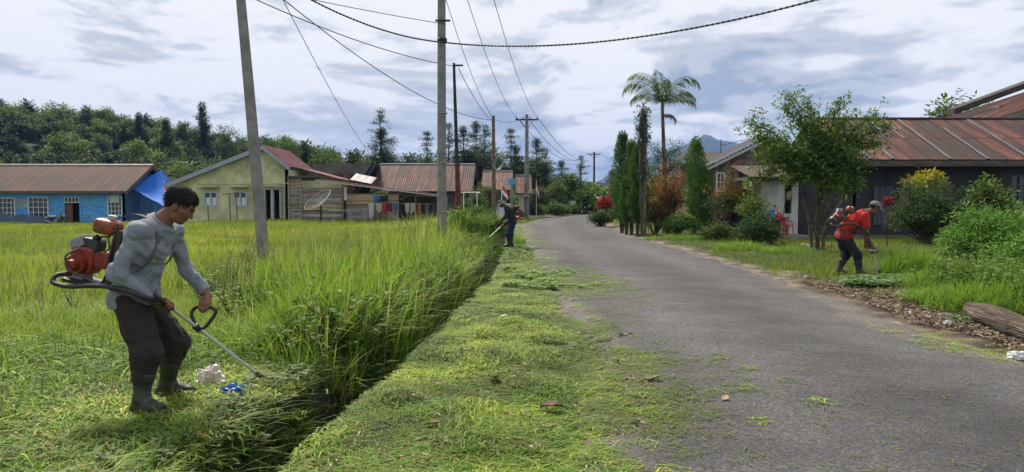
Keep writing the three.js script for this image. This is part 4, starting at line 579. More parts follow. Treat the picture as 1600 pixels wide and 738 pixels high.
  mk('far house with dark red roof at the road bend', { d: 112, dr: 116, px0: 936, px1: 972, rx0: 940, rx1: 970, ey: 312, ry: 291, wall: mat([0.6, 0.58, 0.55], 0.9), gable: mat([0.5, 0.45, 0.4], 0.9), mats: [mat([0.20, 0.03, 0.035], 0.7, { side: THREE.DoubleSide }), mat([0.23, 0.035, 0.04], 0.7, { side: THREE.DoubleSide })], seed: 51 });
  const pl = thing('gate_pillar', 'white gate pillar at the far bend left of the red roof', 'pillar', stand(940, 92)); part('shaft', boxGeo(-0.5, 0.5, -0.2, 2.2, -0.3, 0.3), M.white, pl); part('cap', boxGeo(-0.6, 0.6, 2.2, 2.4, -0.4, 0.4), M.white, pl);
}
{ // --- dark rendered house with rusty roof on the right
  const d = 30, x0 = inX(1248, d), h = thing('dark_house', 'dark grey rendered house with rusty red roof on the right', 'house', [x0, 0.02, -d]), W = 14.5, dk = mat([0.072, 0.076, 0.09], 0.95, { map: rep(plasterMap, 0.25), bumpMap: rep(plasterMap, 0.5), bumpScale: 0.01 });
  const X = px => inX(px, d) - x0, Y = py => tall(py, d) - 0.02, E = Y(252), holes = [[X(1438), X(1480), Y(312), Y(276)], [X(1578), X(1606), Y(320), Y(274)]];
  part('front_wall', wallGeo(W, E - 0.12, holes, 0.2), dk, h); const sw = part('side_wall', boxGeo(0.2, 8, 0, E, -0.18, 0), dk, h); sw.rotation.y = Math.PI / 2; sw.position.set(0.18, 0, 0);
  for (const [a, b, c, e] of holes) windowIn(h, a, b, c, e, 0, 2, 3, mat([0.10, 0.11, 0.12], 0.8), { f: 0.08 });
  part('leaning_sheet', (() => { const g = sheetGeo(0.75, 1.65, 0.09, 0.014); return g; })(), mat([0.26, 0.30, 0.36], 0.7, { map: rep(zincMap, 0.4), side: THREE.DoubleSide }), h).position.set(X(1378), Y(352), 0.06);
  part('plinth', boxGeo(-1.9, W, -0.3, 0.14, 0.004, 0.7), mat([0.26, 0.24, 0.21], 0.95, { map: rep(plasterMap, 0.4) }), h);
  const roof = part('roof', boxGeo(0, W, E - 0.2, E - 0.08, -0.3, -0.05), M.wood, h), rd = 33.6, Rg = tall(188, rd) - 0.02, lx = inX(1336, 29) - x0;
  roofSlope(roof, V(lx, E, 0.95), V(W - lx, 0, 0), V(0.25, Rg - E, -(rd - d) - 0.95), rusts, { seed: 61, w: 0.78, pitch: 0.13, amp: 0.02, rows: 2 }); roofSlope(roof, V(W, E, -2 * (rd - d) - 0.9), V(-W + lx, 0, 0), V(0, Rg - E, rd - d + 0.9), rusts, { seed: 62, w: 1.5, pitch: 0.2 });
  const sm = mat([0.52, 0.47, 0.43], 0.7, { map: rep(zincMap, 0.5), side: THREE.DoubleSide }); const ax = V(0.25, Rg - E, -(rd - d) - 0.95); for (const [f, a, b] of [[0.6, 0, 0.65], [1.55, 0, 1], [2.45, 0.55, 0.95], [3.9, 0, 1], [5.45, 0.0, 0.75], [7.2, 0, 1], [3.2, 0.7, 1]]) { const m = new MB(), n = V(0, 0.9, 0.42).multiplyScalar(0.05), s = V(lx + f, E, 0.95).add(n), w = V(0.07, 0, 0); m.quad(s.clone().addScaledVector(ax, a).sub(w), s.clone().addScaledVector(ax, a).add(w), s.clone().addScaledVector(ax, b).add(w), s.clone().addScaledVector(ax, b).sub(w)); part('seam_strip', m.geo(), sm, roof); }
  part('fascia', boxGeo(lx - 0.05, W, E - 0.26, E - 0.03, 0.86, 0.90), mat([0.20, 0.17, 0.15], 0.9, { map: rep(woodMap, 0.4) }), roof); part('soffit', boxGeo(lx, W, E - 0.28, E - 0.265, 0.0, 0.86), mat([0.12, 0.10, 0.09], 0.9), roof);
  part('ridge_cap', new MB().tube([V(lx + 0.2, Rg + 0.03, -(rd - d)), V(W, Rg + 0.03, -(rd - d))], 0.08, 6).geo(), rusts[2], roof);
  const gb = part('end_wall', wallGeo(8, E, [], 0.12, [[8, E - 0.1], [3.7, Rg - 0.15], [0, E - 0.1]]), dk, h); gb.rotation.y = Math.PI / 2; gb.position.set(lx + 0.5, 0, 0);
}
{ // --- taller rusty roof behind it
  const d = 36, x0 = inX(1474, d), h = thing('tall_house', 'taller house with a steep rusty roof above the dark house', 'house', [x0, 0, -d]), X = px => inX(px, d) - x0, Y = py => tall(py, d), W = X(1760);
  part('wall', boxGeo(X(1560), W, 0, Y(165), -4, -0.2), mat([0.30, 0.30, 0.30], 0.9, { map: rep(plasterMap, 0.3) }), h);
  const roof = part('roof', (() => { const q = at(1560, 186, 36.5).sub(h.position), e = at(1700, 112, 38.5).sub(h.position); return new MB().tube([q.add(V(0, -0.25, 0)), e.add(V(0, -0.25, 0))], 0.07, 6).geo(); })(), M.wood, h);
  const L0 = p => p.sub(h.position), P0 = L0(at(1468, 188, 38)), a = L0(at(1548, 189, 34)), P3 = L0(at(1700, 104, 39)), up = P3.clone().sub(P0), b = a.clone().add(up); roofSlope(roof, P0, a.clone().sub(P0), up, rusts, { seed: 71, w: 0.7, pitch: 0.14 });
  const e = L0(at(1492, 179, 39.2)), f = L0(at(1720, 96, 39.2)); const m = new MB(); m.quad(e, f, f.clone().add(V(0, 0.32, 0)), e.clone().add(V(0, 0.32, 0))); m.quad(e.clone().add(V(0, 0.32, 0)), f.clone().add(V(0, 0.32, 0)), f.clone().add(V(0, 0.4, -0.7)), e.clone().add(V(0, 0.4, -0.7))); m.quad(e, e.clone().add(V(0, 0.32, 0)), e.clone().add(V(0, 0.4, -0.7)), e.clone().add(V(0, 0, -0.7))); part('upper_roof', m.geo(), mat([0.10, 0.085, 0.08], 0.9, { map: rep(woodMap, 0.4), side: THREE.DoubleSide }), roof);
  part('gable_wall', (() => { const q = new MB(), s = V(0.05, -0.12, -0.06); q.quad(a.clone().add(s).add(V(0, -2.2, 0)), b.clone().add(s).add(V(0, -5.0, 0)), b.clone().add(s), a.clone().add(s)); return q.geo(); })(), mat([0.40, 0.39, 0.37], 0.9, { side: THREE.DoubleSide, map: rep(plasterMap, 0.3) }), h);
  part('rake_board', (() => { const q = new MB(); const s = V(0, 0, 0.04), t = V(0, -0.2, 0); q.quad(a.clone().add(s), b.clone().add(s), b.clone().add(s).add(t), a.clone().add(s).add(t)); return q.geo(); })(), mat([0.34, 0.31, 0.29], 0.8, { side: THREE.DoubleSide }), roof);
  roofSlope(roof, V(X(1562), Y(232), 0.35), V(X(1700) - X(1562), 0, 0), V(-0.9, Y(190) - Y(232), -0.9), [zincs[1], zincs[0]], { seed: 4, w: 0.9 });
}
{ // --- white porch between the houses, and the wooden house behind
  const d = 29.7, x0 = inX(1190, d), h = thing('white_porch', 'white panelled porch wall with dark doorway beside the dark house', 'porch', [x0, 0.02, -d]), X = px => inX(px, d) - x0, Y = py => tall(py, d) - 0.02, wh = mat([0.84, 0.85, 0.85], 0.8, { map: rep(plasterMap, 0.4) }), E = Y(283);
  part('wall', wallGeo(X(1247), E, [[X(1226), X(1237), Y(334), Y(285) - 0.02]], 0.12), wh, h); part('room_back', boxGeo(X(1192), X(1246), 0, E, -2.8, -2.7), mat([0.30, 0.29, 0.27], 0.9), h); part('room_side', boxGeo(X(1192), X(1194), 0, E, -2.7, -0.14), mat([0.30, 0.29, 0.27], 0.9), h); part('room_side', boxGeo(X(1244), X(1246), 0, E, -2.7, -0.14), mat([0.30, 0.29, 0.27], 0.9), h); part('ceiling', boxGeo(X(1192), X(1246), E + 0.145, E + 0.155, -2.8, 0.0), mat([0.3, 0.29, 0.27], 0.9), h);
  for (const px of [1203, 1207, 1211, 1215]) part('batten', boxGeo(X(px) - 0.02, X(px) + 0.02, Y(340), E - 0.05, 0.004, 0.03), wh, h);
  part('floor_slab', boxGeo(X(1165), X(1250), -0.35, 0.18, -0.2, 1.5), mat([0.40, 0.36, 0.31], 0.9, { map: rep(plasterMap, 0.5) }), h); part('side_wall', boxGeo(X(1160), X(1190) - 0.01, 0, Y(296), -1.5, -1.4), mat([0.22, 0.17, 0.13], 0.9, { map: rep(woodMap, 0.3) }), h);
  const roof = part('roof', boxGeo(X(1160), X(1250), E + 0.02, E + 0.14, -1.5, 0.6), mat([0.2, 0.17, 0.15], 0.9, { map: rep(woodMap, 0.4) }), h);
  roofSlope(roof, V(X(1158), E + 0.16, 0.9), V(X(1250) - X(1158), 0, 0), V(0, 0.55, -2.4), [rusts[2], rusts[4]], { seed: 81, w: 0.8 });
}
{
  const d = 38, x0 = inX(1098, d), h = thing('wooden_house', 'brown wooden house with white edged gable roof behind the garden', 'house', [x0, 0, -d]), X = px => inX(px, d) - x0, Y = py => tall(py, d), W = X(1300), r = mulberry(4);
  const tones = [[0.38, 0.28, 0.21], [0.44, 0.34, 0.26], [0.32, 0.24, 0.18], [0.50, 0.41, 0.33]].map(c => mat(c, 0.9, { map: rep(woodMap, 0.4, 0.9, c[0] * 3, 0) })); const ax = X(1190), ay = Y(214), le = Y(262);
  const n = 34; for (let k = 0; k < n; k++) { const a = W * k / n, b = W * (k + 1) / n - 0.015, m = (a + b) / 2, top = m < ax ? mix(le, ay, m / ax) : mix(ay, le, (m - ax) / (W - ax)); part('wall_board', boxGeo(a, b, 0, top - 0.12, -0.05, R(0, 0.02, r)), pick(tones, r), h); }
  const roof = part('roof', boxGeo(ax - 0.05, ax + 0.05, ay - 0.1, ay, -2, 0.3), M.wood, h); const grey = [0, 1].map(k => mat([0.09 + k * 0.02, 0.085 + k * 0.02, 0.085 + k * 0.02], 0.8, { map: rep(zincMap, 0.3), side: THREE.DoubleSide }));
  const lo = V(-0.35, le - 0.05, 0.55), ap = V(ax, ay + 0.05, 0.55), rr = V(W + 0.3, le - 0.05, 0.55), bk = V(0, 0, -2.6); roofSlope(roof, lo.clone().add(bk), bk.clone().negate(), ap.clone().sub(lo), grey, { seed: 91, w: 0.8 }); roofSlope(roof, rr.clone(), bk, ap.clone().sub(rr), grey, { seed: 92, w: 0.8 });
  for (const [a, o] of [[lo, 0], [lo, 1], [rr, 0]]) { const m = new MB(), z = V(0, 0.04 - o * 0.26, 0.03 - o * 0.16), t = V(0, -0.15, 0); m.quad(a.clone().add(z), ap.clone().add(z), ap.clone().add(z).add(t), a.clone().add(z).add(t)); part('white_edge', m.geo(), mat([0.6, 0.6, 0.6], 0.7, { side: THREE.DoubleSide }), roof); }
  windowIn(h, X(1118), X(1132), Y(300), Y(270), 0.03, 2, 2, M.white, { f: 0.07 });
  const b = thing('grey_roof_house', 'grey ribbed roof of a house behind the wooden house', 'house', [inX(1072, 47), 0, -47]), W2 = inX(1150, 47) - inX(1072, 47), y0 = tall(254, 47), y1 = tall(234, 47); part('wall', boxGeo(0.2, W2, 0, y0, -4, -0.4), tones[2], b); const r2 = part('roof', boxGeo(0, W2, y1 - 0.2, y1 - 0.1, -2.6, -2.5), M.wood, b); roofSlope(r2, V(0, y0, 0), V(W2, 0, 0), V(0.1, y1 - y0, -2.5), grey, { seed: 93, w: 0.35, pitch: 0.35, amp: 0.05 }); roofSlope(r2, V(-0.5, y0 - 0.2, -3), V(0, 0, 2.9), V(0.6, y1 - y0, 0), grey, { seed: 94, w: 0.7 });
  const ant = thing('antenna_mast', 'thin antenna mast on the wooden house roof', 'antenna', at(1126, 262, 40)); part('mast', new MB().tube([V(0, -1, 0), V(0, tall(218, 40) - tall(262, 40), 0)], 0.022, 5).geo(), M.iron, ant); const top = tall(228, 40) - tall(262, 40); part('boom', new MB().tube([V(0, top, 0), V(1.6, top + 0.4, 0)], 0.016, 4).geo(), M.iron, ant); for (let k = 0; k < 5; k++) part('element', new MB().tube([V(0.3 + k * 0.3, top + 0.075 + k * 0.075, -0.35), V(0.3 + k * 0.3, top + 0.075 + k * 0.075, 0.35)], 0.01, 4).geo(), M.iron, ant);
}
// ---------------------------------------------------------------- poles
const poleTop = {};
function pole(name, label, x0, d0, x1, top, r0, r1, m, key, extra) {     // x of foot and of top, height above ground
  const base = groundY(x0, -d0), t = thing(name, label, 'pole', [x0, base, -d0]); part('shaft', new MB().tube([V(0, -0.4, 0), V((x1 - x0) * 0.5, (top - base) * 0.5, 0), V(x1 - x0, top - base, 0)], [r0, (r0 + r1) / 2, r1], 14).geo(), m, t); poleTop[key] = V(x1, top, -d0); extra?.(t, top - base, x1 - x0); return t;
}
const ins = new THREE.LatheGeometry([[0, 0], [0.05, 0], [0.055, 0.05], [0.03, 0.07], [0.06, 0.1], [0.03, 0.14], [0.045, 0.18], [0, 0.22]].map(a => new THREE.Vector2(...a)), 8);
function crossarm(t, y, x, half, m = M.iron, n = 3) { part('crossarm', boxGeo(x - half, x + half, y, y + 0.13, -0.09, 0.05), m, t); for (let k = 0; k < n; k++) { const q = part('insulator', ins, mat([0.10, 0.06, 0.05], 0.4), t); q.position.set(x + mix(-half + 0.08, half - 0.08, k / (n - 1)), y + 0.132, -0.02); } for (const s of [-1, 1]) part('brace', new MB().tube([V(x + s * half * 0.6, y, 0.03), V(x, y - half * 0.75, 0.06)], 0.022, 4).geo(), m, t); }
pole('leaning_pole', 'near grey concrete pole leaning left in the grass field', inX(413, 17.9), 17.9, inX(371, 17.9), tall(-140, 17.9), 0.155, 0.10, M.concrete, 'lean');
pole('concrete_pole', 'thick upright concrete pole at the ditch in the middle', inX(690, 23), 23, inX(692, 23), tall(-150, 23), 0.155, 0.12, M.concrete, 'mid', (t, h, x) => { crossarm(t, h - 0.35, x, 0.85); const y = tall(38, 23) - t.position.y, b = part('bracket', new MB().box(x - 0.2, x + 0.28, y - 0.03, y + 0.03, 0.13, 0.17).geo(), M.iron, t); part('clamp_band', new MB().tube([V(x, tall(66, 23) - t.position.y - 0.05, 0), V(x, tall(66, 23) - t.position.y + 0.05, 0)], 0.16, 12).geo(), M.iron, t); for (let k = 0; k < 3; k++) part('band', new MB().tube([V(x, 1.2 + k * 1.6, 0), V(x, 1.235 + k * 1.6, 0)], 0.158, 14).geo(), mat([0.35, 0.34, 0.32], 0.8), t); });
{
  const d = 27, x0 = inX(718, d), x1 = inX(710, d), top = tall(101, d), mid = tall(255, d); const t = pole('iron_pole', 'thin black iron pole with red lower part beside the concrete pole', x0, d, x1, top, 0.10, 0.05, M.iron, 'iron', (t, h, x) => { part('bracket', boxGeo(x - 0.03, x + 0.35, h - 0.12, h - 0.06, -0.03, 0.03), M.iron, t); });
  part('red_base', new MB().tube([V(0, -0.3, 0), V((x1 - x0) * mid / top, mid, 0)], [0.112, 0.094], 14).geo(), M.ironRed, t);
}
pole('wooden_pole', 'thin brown wooden pole left of the far crossing', inX(772, 45), 45, inX(771, 45), tall(182, 45), 0.14, 0.10, M.wood, 'wood');
{ const d = 45, x = inX(779, d), y = tall(255, d), m = new MB(); for (let k = 0; k < 4; k++) { const pts = []; for (let j = 0; j <= 16; j++) { const a = j / 16 * 6.283; pts.push(V(Math.cos(a) * (0.24 + k * 0.03), Math.sin(a) * (0.42 + k * 0.03), k * 0.03)); } m.tube(pts, 0.02, 4, false); } const o = solo('cable_coil', m.geo(), mat([0.30, 0.30, 0.30], 0.6), 'coil of spare cable hanging on the wooden pole', 'cable coil'); o.position.set(x, y, -d); o.rotation.set(0, 0.5, -0.5); }
pole('crossarm_pole', 'concrete power pole with dark crossarm beside the apron', inX(823, 66), 66, inX(823, 66), tall(180, 66), 0.24, 0.15, M.concrete, 'cross', (t, h, x) => { crossarm(t, h - 0.55, x, 1.05, M.iron, 4); part('plinth_band', new MB().tube([V(0, 2.0, 0), V(0, 2.22, 0)], 0.30, 12).geo(), M.concrete, t); });
pole('far_pole', 'far power pole with two crossarms over the road bend', inX(928, 130), 130, inX(928, 130), tall(238, 130), 0.22, 0.16, M.iron, 'far', (t, h, x) => { crossarm(t, h - 0.5, x, 1.15, M.iron, 4); });
pole('far_pole', 'short dark pole left of the far power pole', inX(906, 135), 135, inX(906, 135), tall(258, 135), 0.2, 0.15, M.wood, 'far2', (t, h, x) => { crossarm(t, h - 0.6, x, 0.7, M.iron, 2); });
// ---------------------------------------------------------------- overhead wires
function wire(label, a, b, sag, r, o = {}) {
  const N = 48, pts = []; for (let k = 0; k <= N; k++) { const f = k / N, p = a.clone().lerp(b, f); p.y -= sag * 4 * f * (1 - f); pts.push(p); }
  const m = new MB(); if (o.twist) for (const s of [0, Math.PI]) { const q = [], n = 260; for (let k = 0; k <= n; k++) { const f = k / n, p = a.clone().lerp(b, f); p.y -= sag * 4 * f * (1 - f); const an = f * o.twist * 6.283 + s; p.y += Math.sin(an) * r * 0.9; p.z += Math.cos(an) * r * 0.9; q.push(p); } m.tube(q, r, 5, false); } else m.tube(pts, r, 5, false);
  return solo('overhead_wire', m.geo(), M.wire, label, 'wire', 'overhead wires');
}
const midArm = s => poleTop.mid.clone().add(V(s * 0.8, -0.05, 0)), crossArm = s => poleTop.cross.clone().add(V(s * 0.98, -0.2, 0)), farArm = s => poleTop.far.clone().add(V(s * 1.05, -0.15, 0));
wire('thick twisted cable sweeping over the road from the concrete pole to the upper right', at(690, 66, 22.8), at(1720, -150, 13), 0.95, 0.016, { twist: 60 });
wire('twisted cable running down from upper left to the concrete pole', at(371, -70, 17.9), at(690, 66, 22.8), 0.42, 0.015, { twist: 30 });
wire('upper straight wire ending at the small bracket on the concrete pole', at(371, -26, 17.9), at(697, 38, 22.8), 0.05, 0.011);
wire('wire from upper left running to the top of the iron pole', at(371, -14, 17.9), at(712, 104, 27), 0.25, 0.014);
wire('wire from upper left crossing behind the concrete pole to the wooden pole', at(371, -60, 17.9), at(771, 188, 45), 0.9, 0.016);
wire('thin service wire slanting down to the long rust roof', at(432, -20, 19), at(588, 252, 62), 0.5, 0.012);
wire('leftmost line from the concrete pole top to the wooden pole', midArm(-1), at(771, 186, 45), 0.9, 0.014);
wire('middle line from the concrete pole top to the crossarm pole', midArm(-0.2), crossArm(-1), 1.2, 0.016);
wire('right line from the concrete pole top to the crossarm pole', midArm(1), crossArm(1), 1.2, 0.016);
wire('line from the iron pole top to the wooden pole', at(716, 106, 27), at(771, 190, 45), 0.3, 0.014);
wire('line from the wooden pole to the crossarm pole', at(771, 186, 45), crossArm(-0.3), 0.35, 0.016);
for (const [s, l] of [[-1, 'left line from the crossarm pole to the far pole'], [0, 'middle line from the crossarm pole to the far pole'], [1, 'right line from the crossarm pole to the far pole']]) wire(l, crossArm(s), farArm(s), 2.6, 0.026);
wire('lowest line sagging between the crossarm pole and the far pole', poleTop.cross.clone().add(V(0, -2.4, 0)), poleTop.far.clone().add(V(0, -1.6, 0)), 2.2, 0.024);
wire('line from the far pole running right behind the column trees', farArm(1), at(1010, 228, 95), 1.8, 0.022);

// ---------------------------------------------------------------- clothesline and washing
{
  const d = 46, a = at(574, 318, d), b = at(692, 316, d), t = thing('clothesline', 'clothesline strung between sticks in front of the rust roof house', 'clothesline', [a.x, groundY(a.x, -d), -d]), H = a.y - t.position.y; for (const x of [0, (b.x - a.x) * 0.55, b.x - a.x]) part('stick', new MB().tube([V(x, -0.1, 0), V(x + 0.05, H + 0.1, 0)], 0.03, 6).geo(), M.wood, t); part('line', new MB().tube([V(0, H, 0), V((b.x - a.x) * 0.28, H - 0.06, 0), V((b.x - a.x) * 0.55, H, 0), V((b.x - a.x) * 0.8, H - 0.06, 0), V(b.x - a.x, H, 0)], 0.012, 4, false).geo(), M.wire, t);
  const items = [[580, 9, 0.85, [0.62, 0.64, 0.68], 'white shirt hung at the left end of the clothesline'], [592, 10, 0.55, [0.55, 0.50, 0.40], 'cream cloth second from the left on the clothesline'], [600, 6, 0.7, [0.45, 0.05, 0.12], 'crimson garment on the clothesline left of the maroon cloth'], [608, 9, 0.6, [0.20, 0.02, 0.025], 'maroon cloth in the middle left of the clothesline'], [618, 8, 0.5, [0.07, 0.16, 0.42], 'blue garment on the clothesline'], [636, 7, 0.6, [0.55, 0.55, 0.53], 'light grey shirt on the clothesline right of the blue garment'], [645, 7, 0.65, [0.50, 0.47, 0.44], 'pale garment next to the light grey shirt'], [655, 6, 0.8, [0.38, 0.16, 0.06], 'orange brown towel on the clothesline'], [667, 7, 0.9, [0.08, 0.13, 0.16], 'dark teal trousers on the clothesline'], [678, 7, 0.85, [0.05, 0.05, 0.06], 'black trousers at the right end of the clothesline']];
  const r = mulberry(12); for (const [px, w, L, c, l] of items) { const p = at(px, 318, d), m = new MB(), ww = w * d / FOCAL, N = 8; for (let j = 0; j <= N; j++) for (let i = 0; i <= N; i++) { const u = i / N - 0.5, v = j / N; m.v(u * ww * (1 - 0.2 * v * Math.sin(px)), -v * L * (1 + 0.15 * Math.sin(u * 5 + px)), Math.sin(u * 9 + px) * 0.05 * v + 0.02, u, v); } for (let j = 0; j < N; j++) for (let i = 0; i < N; i++) { const q = j * (N + 1) + i; m.i.push(q, q + 1, q + N + 2, q, q + N + 2, q + N + 1); } const o = solo('hanging_garment', m.geo(), mat(c, 0.9, { side: THREE.DoubleSide, map: clothMap }), l, 'garment', 'washing on the line'); o.position.set(p.x, p.y + 0.02, -d); }
  for (const [px, py, c, l] of [[590, 312, [0.05, 0.17, 0.40], 'blue plastic tub behind the washing'], [600, 312, [0.03, 0.03, 0.04], 'black plastic tub behind the washing']]) { const g = new THREE.LatheGeometry([[0, 0], [0.24, 0], [0.30, 0.36], [0.33, 0.38], [0.27, 0.34], [0.22, 0.03], [0, 0.03]].map(a => new THREE.Vector2(...a)), 16); const p = at(px, py + 3, 47.5), o = thing('plastic_tub', l, 'tub', [p.x, p.y, p.z]); part('bowl', g, mat(c, 0.5), o); part('stool', boxGeo(-0.25, 0.25, -p.y + groundY(p.x, p.z), -0.004, -0.25, 0.25), M.wood, o); }
}
{ // --- sticks and rail in front of the green house
  const d = 47; const t = thing('stick_rail', 'thin wooden stick rail standing in front of the green house', 'rail', stand(360, d)); const lx = px => inX(px, d) - t.position.x, y = py => tall(py, d) - t.position.y; for (const [px, py] of [[326, 320], [360, 303], [371, 300], [442, 293]]) part('stick', new MB().tube([V(lx(px), -0.2, 0), V(lx(px) - 0.05, y(py), 0)], 0.04, 6).geo(), M.wood, t); part('rail', new MB().tube([V(lx(348), y(304), 0.05), V(lx(445), y(292), 0.05)], 0.035, 5).geo(), M.wood, t);
}
{ // --- blue sign on a grey post, small roadside pipe stand
  const d = 58, t = thing('blue_sign', 'small blue sign board on a grey post beside the flag', 'sign', stand(800, d)), y = tall(286, d) - t.position.y; part('post', new MB().tube([V(0, -0.2, 0), V(0, y, 0)], 0.11, 8).geo(), M.concrete, t); part('board', boxGeo(-0.32, 0.32, y - 0.15, y + 0.35, 0.115, 0.16), mat([0.10, 0.30, 0.48], 0.6), t);
  const b = thing('white_sign', 'small white sign board on a post left of the motorcyclist', 'sign', stand(895, 96)); part('post', new MB().tube([V(0, -0.1, 0), V(0, tall(318, 96), 0)], 0.05, 6).geo(), M.iron, b); part('board', boxGeo(-0.4, 0.4, tall(322, 96) - 0.3, tall(314, 96), 0.054, 0.09), M.white, b);
  const d3 = 50, p = thing('pipe_stand', 'pale pipe frame standing in weeds left of the wooden pole', 'pipe frame', stand(740, d3)); const yy = tall(301, d3) - p.position.y; part('pipe', new MB().tube([V(-0.9, yy, 0), V(0.45, yy, 0)], 0.035, 6).geo(), M.white, p); for (const x of [-0.7, 0.25]) part('leg', new MB().tube([V(x, -0.1, 0), V(x, yy - 0.036, 0)], 0.03, 6).geo(), M.white, p);
}
{ // --- concrete apron by the side road
  const m = new MB(), d0 = 66.5, x0 = inX(812, 70), pts = []; const g = new THREE.Shape(); g.moveTo(-2.2, 0); g.lineTo(3.0, -0.4); g.lineTo(3.4, -5.0); g.lineTo(-2.6, -5.4); g.closePath();
  const e = new THREE.ExtrudeGeometry(g, { depth: 0.28, bevelEnabled: true, bevelSize: 0.03, bevelThickness: 0.02, bevelSegments: 1 }); e.rotateX(-Math.PI / 2); e.scale(1, 1, -1); e.translate(0, 0, 0); e.computeVertexNormals();
  const o = solo('concrete_apron', new THREE.BoxGeometry(5.4, 0.3, 5, 6, 1, 6), mat([0.42, 0.40, 0.36], 0.9, { map: rep(plasterMap, 3) }), null, null, null, 'structure'); o.name = 'pavement'; o.position.set(1.75, 0.02, -74.5); o.rotation.y = 0.35;
}
// ---------------------------------------------------------------- porch furniture
{
  const p = at(1229, 362, 28.7); p.y = 0.21; const c = thing('plastic_chair', 'red plastic chair on the porch', 'chair', p, 0.5), red = mat([0.50, 0.025, 0.04], 0.4);
  const seat = new THREE.Shape(); seat.moveTo(-0.2, -0.2); seat.quadraticCurveTo(0, -0.24, 0.2, -0.2); seat.lineTo(0.18, 0.2); seat.lineTo(-0.18, 0.2); seat.closePath(); const sg = new THREE.ExtrudeGeometry(seat, { depth: 0.025, bevelEnabled: true, bevelSize: 0.01, bevelThickness: 0.01, bevelSegments: 2 }); sg.rotateX(-Math.PI / 2); sg.translate(0, 0.43, 0); part('seat', sg, red, c);
  for (const [x, z] of [[-0.18, 0.19], [0.18, 0.19], [-0.17, -0.19], [0.17, -0.19]]) part('leg', new MB().tube([V(x * 1.2, 0, z * 1.2), V(x, 0.44, z)], [0.022, 0.03], 6).geo(), red, c);
  const bk = new MB(); bk.tube([V(-0.18, 0.44, -0.19), V(-0.2, 0.7, -0.26), V(-0.1, 0.86, -0.3), V(0.1, 0.86, -0.3), V(0.2, 0.7, -0.26), V(0.18, 0.44, -0.19)], 0.028, 6); part('back_frame', bk.geo(), red, c); for (let k = -2; k <= 2; k++) part('slat', boxGeo(k * 0.065 - 0.02, k * 0.065 + 0.02, 0, 0.42, -0.008, 0.008), red, c); c.scale.setScalar(0.88); c.children.slice(-5).forEach(s => { s.position.set(0, 0.45, -0.2); s.rotation.x = -0.22; });
  for (const s of [-1, 1]) part('armrest', new MB().tube([V(s * 0.2, 0.66, -0.25), V(s * 0.24, 0.66, 0.05), V(s * 0.22, 0.44, 0.18)], 0.024, 6).geo(), red, c);
  const q = at(1214, 362, 29.0); q.y = 0.21; const t = thing('wooden_table', 'small pale wooden table behind the red chair', 'table', q); part('table_top', boxGeo(-0.42, 0.42, 0.68, 0.72, -0.3, 0.3), mat([0.42, 0.27, 0.13], 0.7, { map: woodMap }), t); for (const x of [-0.37, 0.37]) for (const z of [-0.25, 0.25]) part('leg', boxGeo(x - 0.03, x + 0.03, 0, 0.678, z - 0.03, z + 0.03), mat([0.40, 0.25, 0.12], 0.7), t);
  const hl = thing('helmet', 'red helmet lying on the small table', 'helmet', [q.x + 0.05, q.y + 0.72, q.z]); const hg = new THREE.SphereGeometry(0.15, 20, 14, 0, 6.2832, 0, 1.9); hg.scale(1.1, 1, 0.95); hg.translate(0, 0.06, 0); part('shell', hg, mat([0.55, 0.02, 0.03], 0.25), hl); part('visor', new THREE.SphereGeometry(0.156, 16, 8, 4.0, 1.6, 1.1, 0.6).scale(1.1, 1, 0.96).translate(0, 0.062, 0), M.black, hl);
  const l = at(1224, 338, 29.5), ld = thing('folding_ladder', 'small black and white step ladder leaning by the dark doorway', 'ladder', [l.x, 0.2, l.z + 0.2]); for (const s of [-0.12, 0.12]) part('rail', new MB().tube([V(s - 0.2, 0.0, 0.3), V(s + 0.15, 1.6, 0)], 0.014, 5).geo(), M.black, ld); for (let k = 0; k < 6; k++) { const f = (k + 0.7) / 6.5; part('rung', new MB().tube([V(-0.12 - 0.2 + 0.35 * f, 1.6 * f, 0.3 - 0.3 * f), V(0.12 - 0.2 + 0.35 * f, 1.6 * f, 0.3 - 0.3 * f)], 0.016, 5).geo(), M.black, ld); }
  const bg = at(1233, 306, 29.55), hb = solo('hanging_bag', (() => { const g = new THREE.SphereGeometry(0.16, 14, 10); g.scale(0.9, 1.25, 0.6); return g; })(), mat([0.42, 0.36, 0.22], 0.9, { map: clothMap }), 'straw coloured hanging bag at the dark doorway', 'bag'); hb.position.copy(bg);
}
